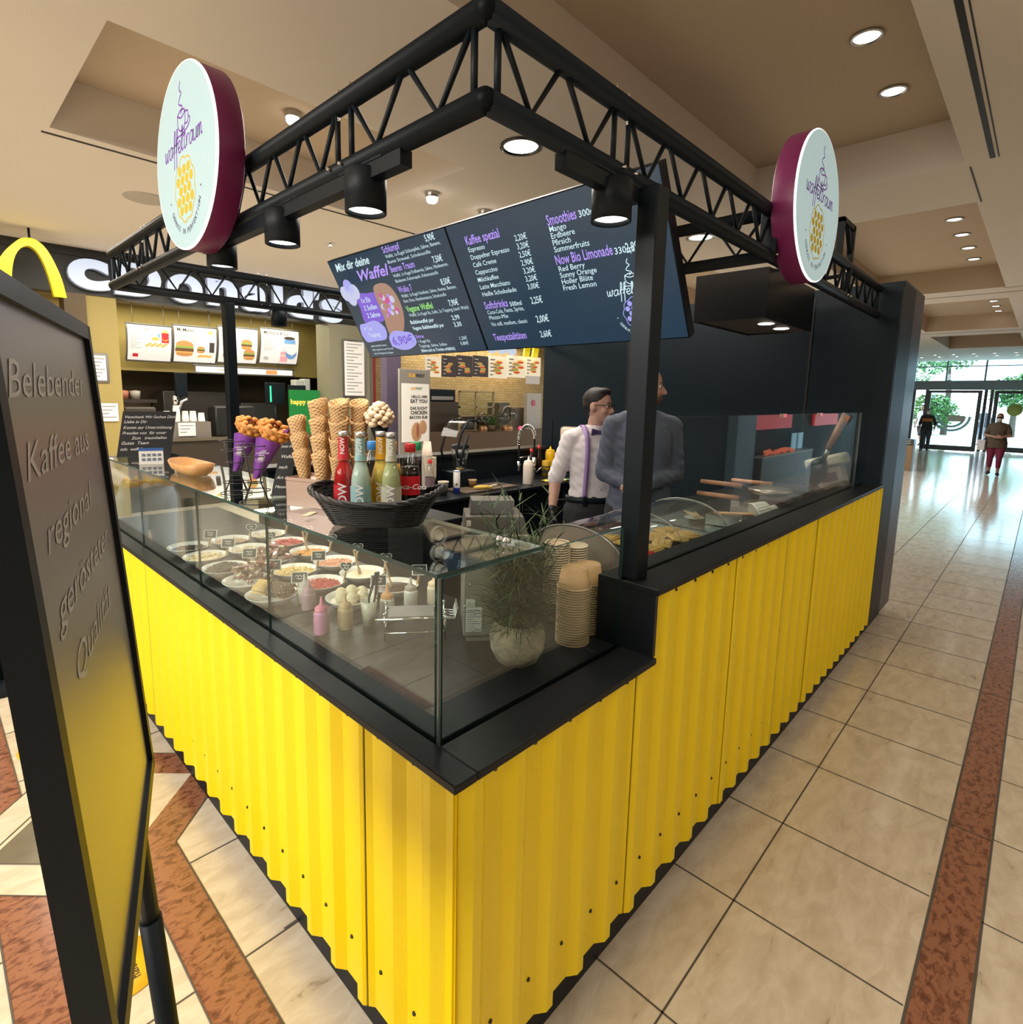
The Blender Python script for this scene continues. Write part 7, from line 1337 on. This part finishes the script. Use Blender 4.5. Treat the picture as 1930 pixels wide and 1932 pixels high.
def figure(name, label, loc, face, h, skin, J, top=None, legs=None, shoes=(0.02, 0.02, 0.02), head_turn=0.0, head_tilt=0.0, hair=None, beard=None, glasses=False, mask=None, sleeve=1.0, hem=0.90, gloves=None, trouser_len=1.0, build=1.0, extras=None, fat=1.0):
    """J: elbows, wrists, hand directions, knees and ankles in a frame with +x ahead, +y to the person's left, for a 1.78 m body"""
    R0 = thing(name, label, 'person', loc, None, face); S = h/1.78; R0.scale = (S, S, S)
    SK = mat('skin_'+label[:14], skin, 0.5, var=0.05, vscale=40)
    g = lambda k, d: Vector(J.get(k, d))
    sh = {1: Vector((-0.01, 0.170*build, 1.425)), -1: Vector((-0.01, -0.170*build, 1.425))}
    el_ = {1: g('el', (-0.03, 0.25, 1.15)), -1: g('er', (-0.03, -0.25, 1.15))}; wr = {1: g('wl', (0.05, 0.26, 0.90)), -1: g('wr', (0.05, -0.26, 0.90))}
    hd = {1: g('hl', (0.05, 0, -1)), -1: g('hr', (0.05, 0, -1))}; pn = {1: g('pl', (0.1, -1, 0)), -1: g('pr', (0.1, 1, 0))}
    kn = {1: g('kl', (0.02, 0.10, 0.50)), -1: g('kr', (0.02, -0.10, 0.50))}; an = {1: g('al', (-0.02, 0.10, 0.09)), -1: g('ar', (-0.02, -0.10, 0.09))}
    b = MB()
    # trunk
    loft(b, [(z, rx*fat, ry*fat*build, o) for z, rx, ry, o in TRUNK])
    limb(b, [(-0.02, 0, 1.42), (0.005, 0, 1.50), (0.018, 0, 1.57)], [0.075, 0.058, 0.054])
    for s in (1, -1):
        limb(b, [Vector((-0.01, 0.08*s, 1.47)), sh[s]], [0.055, 0.058]); limb(b, [sh[s], sh[s].lerp(el_[s], 0.45), el_[s]], [0.055, 0.050*fat, 0.040]); limb(b, [el_[s], el_[s].lerp(wr[s], 0.35), wr[s]], [0.041, 0.040, 0.027]); hand(b, wr[s], hd[s], pn[s], J.get('curl', 0.35), 1.0, -s)
        hp = Vector((0, 0.092*s, 0.93)); limb(b, [hp, hp.lerp(kn[s], 0.5), kn[s]], [0.098*fat, 0.080*fat, 0.056]); limb(b, [kn[s], kn[s].lerp(an[s], 0.33), an[s]], [0.055, 0.054, 0.036])
        t = Vector((1, 0.12*s, 0)).normalized(); limb(b, [an[s]+Vector((-0.03, 0, -0.045)), an[s]+t*0.06+Vector((0, 0, -0.050)), an[s]+t*0.145+Vector((0, 0, -0.062))], [0.040, 0.040, 0.026])
    # head
    HM_ = Matrix.Translation((0.025, 0, 1.575))@Matrix.Rotation(head_turn, 4, 'Z')@Matrix.Rotation(head_tilt, 4, 'Y'); hp_ = lambda p: HM_@Vector(p)
    ell(b, (-0.005, 0, 0.115), 0.098, 0.076, 0.098, 28, HM_); ell(b, (0.030, 0, 0.055), 0.060, 0.058, 0.075, 24, HM_); ell(b, (0.055, 0, 0.008), 0.034, 0.036, 0.026, 16, HM_)
    b.tube([hp_((0.086, 0, 0.100)), hp_((0.104, 0, 0.070)), hp_((0.112, 0, 0.056))], [0.009, 0.013, 0.014], 10); b.ball(hp_((0.110, 0, 0.056)), 0.013, 10)
    for s in (1, -1): ell(b, (0.099, 0.012*s, 0.052), 0.010, 0.009, 0.008, 10, HM_); ell(b, (-0.004, 0.078*s, 0.080), 0.020, 0.009, 0.032, 14, HM_); ell(b, (0.082, 0.030*s, 0.112), 0.010, 0.022, 0.007, 12, HM_); ell(b, (0.062, 0.042*s, 0.062), 0.026, 0.020, 0.022, 12, HM_)
    ell(b, (0.086, 0, 0.030), 0.010, 0.021, 0.006, 14, HM_); ell(b, (0.083, 0, 0.018), 0.010, 0.018, 0.007, 14, HM_)
    body = remesh(b, 'body', SK, 0.0075, 2, R0)
    for s in (1, -1):
        b = MB(); b.ball(hp_((0.077, 0.030*s, 0.094)), 0.0125, 12); b.build('eyeball', mat('eye_white', (0.75, 0.72, 0.68), 0.2), R0, world=False)
        b = MB(); b.ball(hp_((0.0865, 0.030*s, 0.094)), 0.0058, 10, 0); b.build('iris', mat('eye_dark', (0.03, 0.02, 0.015), 0.2), R0, world=False)
        b = MB(); b.tube([hp_((0.089, 0.014*s, 0.114)), hp_((0.090, 0.030*s, 0.118)), hp_((0.080, 0.048*s, 0.114))], [0.003, 0.0035, 0.002], 6); b.build('eyebrow', mat('hair_'+label[:14], hair or (0.05, 0.03, 0.02), 0.6), R0, world=False)
    b = MB(); b.tube([hp_((0.093, -0.020, 0.0245)), hp_((0.097, 0, 0.0235)), hp_((0.093, 0.020, 0.0245))], 0.0022, 6); b.build('mouth', mat('mouth_dark', (0.22, 0.07, 0.06), 0.5), R0, world=False)
    if hair:
        b = MB(); ell(b, (-0.012, 0, 0.128), 0.098, 0.078, 0.092, 26, HM_); ell(b, (-0.040, 0, 0.100), 0.064, 0.074, 0.072, 20, HM_); ell(b, (0.035, 0, 0.192), 0.055, 0.058, 0.026, 18, HM_)
        o = remesh(b, 'hair', mat('hair_'+label[:14], hair, 0.9, bump=0.3, bscale=160, spec=0.05), 0.007, 1, R0)
        inv = HM_.inverted(); bm = bmesh.new(); bm.from_mesh(o.data)
        dl = [v for v in bm.verts if (lambda q: q.x > 0.060 and q.z < 0.150 or (q.x > -0.015 and q.z < 0.100) or (q.x > 0.035 and q.z < 0.125))(inv@v.co)]; bmesh.ops.delete(bm, geom=dl, context='VERTS'); bm.to_mesh(o.data); bm.free()
    if beard:
        b = MB(); ell(b, (0.050, 0, 0.018), 0.046, 0.050, 0.040, 20, HM_); ell(b, (0.088, 0, 0.042), 0.010, 0.024, 0.006, 12, HM_); b.build('beard', mat('beard_'+label[:10], beard, 0.8), R0, world=False)
    if mask:
        b = MB(); ell(b, (0.068, 0, 0.035), 0.050, 0.058, 0.050, 18, HM_); b.build('face_mask', mat('mask_'+label[:10], mask, 0.7), R0, world=False)
    if glasses:
        b = MB()
        for s in (1, -1): b.tube([hp_((0.102, 0.033*s+0.024*cos(a), 0.094+0.017*sin(a))) for a in [2*pi*i/16 for i in range(17)]], 0.0022, 6, cap=False); b.tube([hp_((0.101, 0.056*s, 0.100)), hp_((0.06, 0.078*s, 0.100)), hp_((-0.01, 0.082*s, 0.098))], 0.0022, 6)
        b.tube([hp_((0.103, -0.010, 0.098)), hp_((0.106, 0, 0.101)), hp_((0.103, 0.010, 0.098))], 0.0022, 6); b.build('glasses', BLK, R0, world=False)
    if top:
        b = MB(); e = 0.014
        loft(b, [(z, (rx+e)*fat, (ry+e)*fat*build, o) for z, rx, ry, o in TRUNK])
        if hem < 0.9: loft(b, [(hem-0.03, 0.150*fat, 0.200*fat, 0), (hem+0.02, 0.153*fat, 0.203*fat, 0), (0.95, 0.152*fat, 0.200*fat, 0), (1.06, 0.135*fat, 0.180*fat, 0.003), (1.18, 0.122*fat, 0.160*fat, 0.005)])
        for s in (1, -1):
            limb(b, [Vector((-0.012, 0.06*s, 1.475)), sh[s]+Vector((0, 0, 0.004))], [0.060, 0.072])
            E_ = sh[s].lerp(el_[s], min(1, sleeve*2)); limb(b, [sh[s], sh[s].lerp(E_, 0.5), E_], [0.071, 0.064*fat, 0.057])
            if sleeve > 0.5: F_ = el_[s].lerp(wr[s], (sleeve-0.5)*2); limb(b, [el_[s], el_[s].lerp(F_, 0.5), F_], [0.056, 0.052, 0.044])
        o = remesh(b, 'shirt', top, 0.009, 3, R0)
        bm = bmesh.new(); bm.from_mesh(o.data); dl = [v for v in bm.verts if v.co.z < hem and abs(v.co.y) < 0.235 and (v.co-wr[1]).length > 0.16 and (v.co-wr[-1]).length > 0.16]; bmesh.ops.delete(bm, geom=dl, context='VERTS')
        for v in bm.verts: n_ = v.co; v.co = v.co+v.normal*(0.0035*sin(n_.z*95+n_.y*60+2*sin(n_.x*30))*sin(n_.y*26+n_.x*40+n_.z*18))
        bm.to_mesh(o.data); bm.free()
        b = MB(); b.lathe([(0.062, 1.485), (0.066, 1.50), (0.061, 1.535), (0.057, 1.535), (0.060, 1.50)], (0.002, 0, 0), 24, sx=1.05); b.build('collar', top, R0, world=False)
    if legs:
        b = MB(); loft(b, [(z, (rx+0.017)*fat, (ry+0.017)*fat, o) for z, rx, ry, o in ((0.83, 0.085, 0.13, 0), (0.86, 0.108, 0.155, 0), (0.93, 0.124, 0.172, -0.004), (1.00, 0.120, 0.164, 0), (1.05, 0.110, 0.152, 0.002))])
        for s in (1, -1):
            hp = Vector((0, 0.094*s, 0.93)); limb(b, [hp, hp.lerp(kn[s], 0.5), kn[s]], [0.112*fat, 0.094*fat, 0.073]); A_ = kn[s].lerp(an[s], trouser_len*0.97); limb(b, [kn[s], kn[s].lerp(A_, 0.4), A_], [0.072, 0.068, 0.056])
        remesh(b, 'trousers', legs, 0.010, 2, R0)
        for s in (1, -1):
            t = Vector((1, 0.12*s, 0)).normalized(); b = MB(); limb(b, [an[s]+Vector((-0.035, 0, -0.040)), an[s]+t*0.06+Vector((0, 0, -0.044)), an[s]+t*0.155+Vector((0, 0, -0.054))], [0.046, 0.047, 0.032]); b.build('shoe', mat('shoe_'+label[:10], shoes, 0.5), R0, world=False)
    if gloves:
        for s in gloves:
            b = MB(); limb(b, [wr[s]-hd[s].normalized()*0.03, wr[s]], [0.031, 0.030]); hand(b, wr[s], hd[s], pn[s], J.get('curl', 0.35), 1.10, -s); remesh(b, 'glove', mat('black_glove', (0.012, 0.012, 0.013), 0.4), 0.005, 1, R0)
    if extras: extras(R0, hp_)
    return R0
w = MB(); w.box(1.0, 4.05, 0.80, 2.44, 0.0, 0.10); struct('floor_kiosk', w, mat('kiosk_floor', (0.06, 0.05, 0.045), 0.5))
WSH = mat('white_shirt', (0.74, 0.70, 0.72), 0.75, bump=0.9, bscale=11); BSH = mat('blue_grey_shirt', (0.080, 0.095, 0.140), 0.8, bump=0.9, bscale=11); JEA = mat('charcoal_jeans', (0.022, 0.023, 0.027), 0.85, bump=0.2, bscale=40)
def man1_extras(R0, hp_):
    LIL = mat('lilac_braces', (0.42, 0.28, 0.58), 0.7)
    for s in (1, -1):
        b = MB(); pts = [(0.128, 0.105*s, 1.045), (0.140, 0.105*s, 1.15), (0.150, 0.105*s, 1.28), (0.146, 0.102*s, 1.38), (0.108, 0.098*s, 1.475), (0.02, 0.095*s, 1.535), (-0.08, 0.08*s, 1.49), (-0.142, 0.05*s, 1.34), (-0.135, 0.03*s, 1.10)]
        vs = []
        for p in crom(pts, 4): q = Vector(p); vs += [q-YA*0.017, q+YA*0.017]
        b.add(vs, [(2*i, 2*i+1, 2*i+3, 2*i+2) for i in range(len(vs)//2-1)], 0, True); o = b.build('brace_strap', LIL, R0, world=False); md = o.modifiers.new('thickness', 'SOLIDIFY'); md.thickness = 0.004
        b = MB(); b.rbox(0.124, 0.136, 0.105*s-0.012, 0.105*s+0.012, 0.985, 1.05, 0.003); b.build('brace_clip', BLK, R0, world=False)
    b = MB(); c = Vector((0.082, 0, 1.488))
    for s in (1, -1): b.prism([(0, 0.010), (0.055, 0.026), (0.058, -0.024), (0, -0.010)], c, (0.0, s, 0), (0.12, 0, 1), (0.012, 0, 0))
    b.rbox(0.078, 0.098, -0.011, 0.011, 1.475, 1.501, 0.004); b.build('bow_tie', mat('dark_purple_satin', (0.075, 0.045, 0.14), 0.4), R0, world=False)
    b = MB(); b.lathe([(0.138, 0.995), (0.147, 1.0), (0.147, 1.035), (0.138, 1.04)], (-0.005, 0, 0), 32, sx=0.96, sy=1.30); b.build('belt', BLK, R0, world=False)
    b = MB()
    for k in range(5): b.lathe([(1e-4, 0), (0.005, 0), (0.005, 0.002), (1e-4, 0.002)], (0.134+0.012*sin(k*0.8), 0, 1.10+0.075*k), 10, M=Matrix.Rotation(pi/2, 4, 'Y'))
    b.build('shirt_buttons', mat('button_white', (0.7, 0.68, 0.66), 0.4), R0, world=False)
figure('person', 'man in white shirt with lilac braces, bow tie and glasses behind the counter', (2.45, 1.36, 0.10), radians(-124), 1.69, (0.56, 0.33, 0.25), dict(er=(-0.03, -0.265, 1.16), wr=(0.03, -0.30, 0.93), hr=(0.10, -0.03, -1), el=(-0.02, 0.27, 1.16), wl=(-0.02, 0.30, 0.92), curl=0.30), WSH, JEA, hair=(0.012, 0.009, 0.008), head_turn=radians(48), head_tilt=radians(2), glasses=True, sleeve=0.52, hem=1.005, gloves=(-1,), extras=man1_extras)
def man2_extras(R0, hp_):
    b = MB(); b.tube([(0.138, 0, 0.90), (0.142, 0, 1.15), (0.150, 0, 1.32), (0.118, 0, 1.43)], 0.004, 6); b.build('button_placket', mat('placket', (0.06, 0.07, 0.11), 0.8), R0, world=False)
figure('person', 'bald bearded man in blue grey shirt standing behind the post, looking right', (2.425, 0.995, 0.10), radians(-136), 1.82, (0.52, 0.30, 0.23), dict(er=(-0.02, -0.215, 1.15), wr=(0.17, -0.08, 1.09), hr=(0.35, 0.45, -0.7), pr=(-1, 0.3, 0), el=(-0.02, 0.215, 1.15), wl=(0.20, -0.01, 1.11), hl=(0.15, -0.9, -0.3), pl=(-1, -0.3, 0), curl=0.45), BSH, JEA, beard=(0.10, 0.055, 0.035), head_turn=radians(72), sleeve=0.97, hem=0.86, extras=man2_extras)
def woman_extras(R0, hp_):
    b = MB(); b.rbox(0.02, 0.14, -0.42, -0.24, 0.72, 1.02, 0.02, 0, Matrix.Rotation(0.0, 4, 'X')); b.tube([(0.08, -0.30, 1.0), (0.06, -0.22, 1.25), (0.0, -0.17, 1.50)], 0.012, 6); b.build('white_bag', mat('white_bag', (0.75, 0.72, 0.74), 0.6), R0, world=False)
    b = MB(); ell(b, hp_((0.09, 0, 0.095)), 0.02, 0.062, 0.022, 12); b.build('sunglasses', BLK, R0, world=False)
figure('person', 'woman in brown top and crimson trousers walking towards the kiosk with a white bag', (18.38, 0.05, 0.003), radians(180), 1.56, (0.42, 0.25, 0.18), dict(el=(0.06, 0.27, 1.16), wl=(0.24, 0.06, 1.12), hl=(0.3, -1, 0), er=(0.06, -0.27, 1.16), wr=(0.24, -0.02, 1.12), hr=(0.3, 1, 0), kl=(0.10, 0.10, 0.50), al=(0.02, 0.10, 0.09), kr=(0.0, -0.10, 0.49), ar=(-0.12, -0.10, 0.11)), mat('olive_brown_top', (0.10, 0.075, 0.045), 0.8), mat('crimson_trousers', (0.20, 0.02, 0.055), 0.8), hair=(0.16, 0.06, 0.03), mask=(0.6, 0.62, 0.62), sleeve=0.4, hem=0.80, trouser_len=0.62, fat=1.18, extras=woman_extras)
def band(R0, hp_):
    b = MB(); b.lathe([(0.146, 1.24), (0.152, 1.25), (0.152, 1.36), (0.146, 1.37)], (-0.005, 0, 0), 28, sx=0.95, sy=1.28); b.build('orange_stripe', mat('orange_band', (0.40, 0.14, 0.03), 0.7), R0, world=False)
figure('person', 'person in black top with orange stripe and face mask by the entrance door', (26.6, 2.48, 0.003), radians(178), 1.62, (0.45, 0.28, 0.2), dict(el=(0.0, 0.28, 1.16), wl=(0.06, 0.27, 0.92)), mat('black_top', (0.015, 0.015, 0.018), 0.8), mat('dark_jeans', (0.03, 0.035, 0.045), 0.8), hair=(0.04, 0.025, 0.02), mask=(0.7, 0.7, 0.7), sleeve=0.6, hem=0.88, extras=band)
figure('person', 'person in white shirt and dark shorts walking out through the left door', (29.6, 3.02, 0.003), radians(150), 1.76, (0.35, 0.22, 0.16), dict(kl=(0.18, 0.10, 0.52), al=(0.10, 0.10, 0.12), kr=(-0.06, -0.10, 0.50), ar=(-0.28, -0.10, 0.16)), mat('grey_white_shirt', (0.5, 0.52, 0.55), 0.8), mat('dark_shorts', (0.02, 0.02, 0.025), 0.8), hair=(0.03, 0.02, 0.02), sleeve=0.3, hem=0.86, trouser_len=0.05)
figure('person', 'person in dark jacket outside behind the right glass door', (33.0, 1.22, 0.003), radians(170), 1.70, (0.4, 0.25, 0.18), dict(), mat('dark_jacket', (0.03, 0.04, 0.05), 0.8), mat('grey_trousers', (0.12, 0.13, 0.15), 0.8), hair=(0.03, 0.02, 0.02), sleeve=0.95, hem=0.86)

figure('person', 'person in pale jeans and white shirt standing behind the poster stand, mirrored in the showcase', (-0.37, 4.0, 0.003), radians(-80), 1.76, (0.5, 0.3, 0.22), dict(el=(0.02, 0.25, 1.16), wl=(0.26, 0.12, 1.08), hl=(1, -0.2, 0.1), pl=(0, -0.3, 1), er=(0.02, -0.25, 1.16), wr=(0.26, -0.12, 1.08), hr=(1, 0.2, 0.1), pr=(0, 0.3, 1), curl=0.3), WSH, mat('pale_jeans', (0.36, 0.45, 0.56), 0.85), hair=(0.05, 0.03, 0.02), sleeve=0.9, hem=0.90)
for i in range(7):
    x = -0.56+0.06*i; b = MB(); b.tube([(x, 3.56, 1.115+0.01*(i % 2)), (x+0.015, 3.62, 1.10), (x+0.02, 3.69, 1.105), (x+0.015, 3.75, 1.13)], [0.008, 0.019, 0.019, 0.007], 10)
    b.top('banana', mat('banana_yellow', (0.72, 0.50, 0.08), 0.5), 'yellow banana in the bunch carried by the person in pale jeans', 'banana', None, 'bananas carried behind the poster stand')
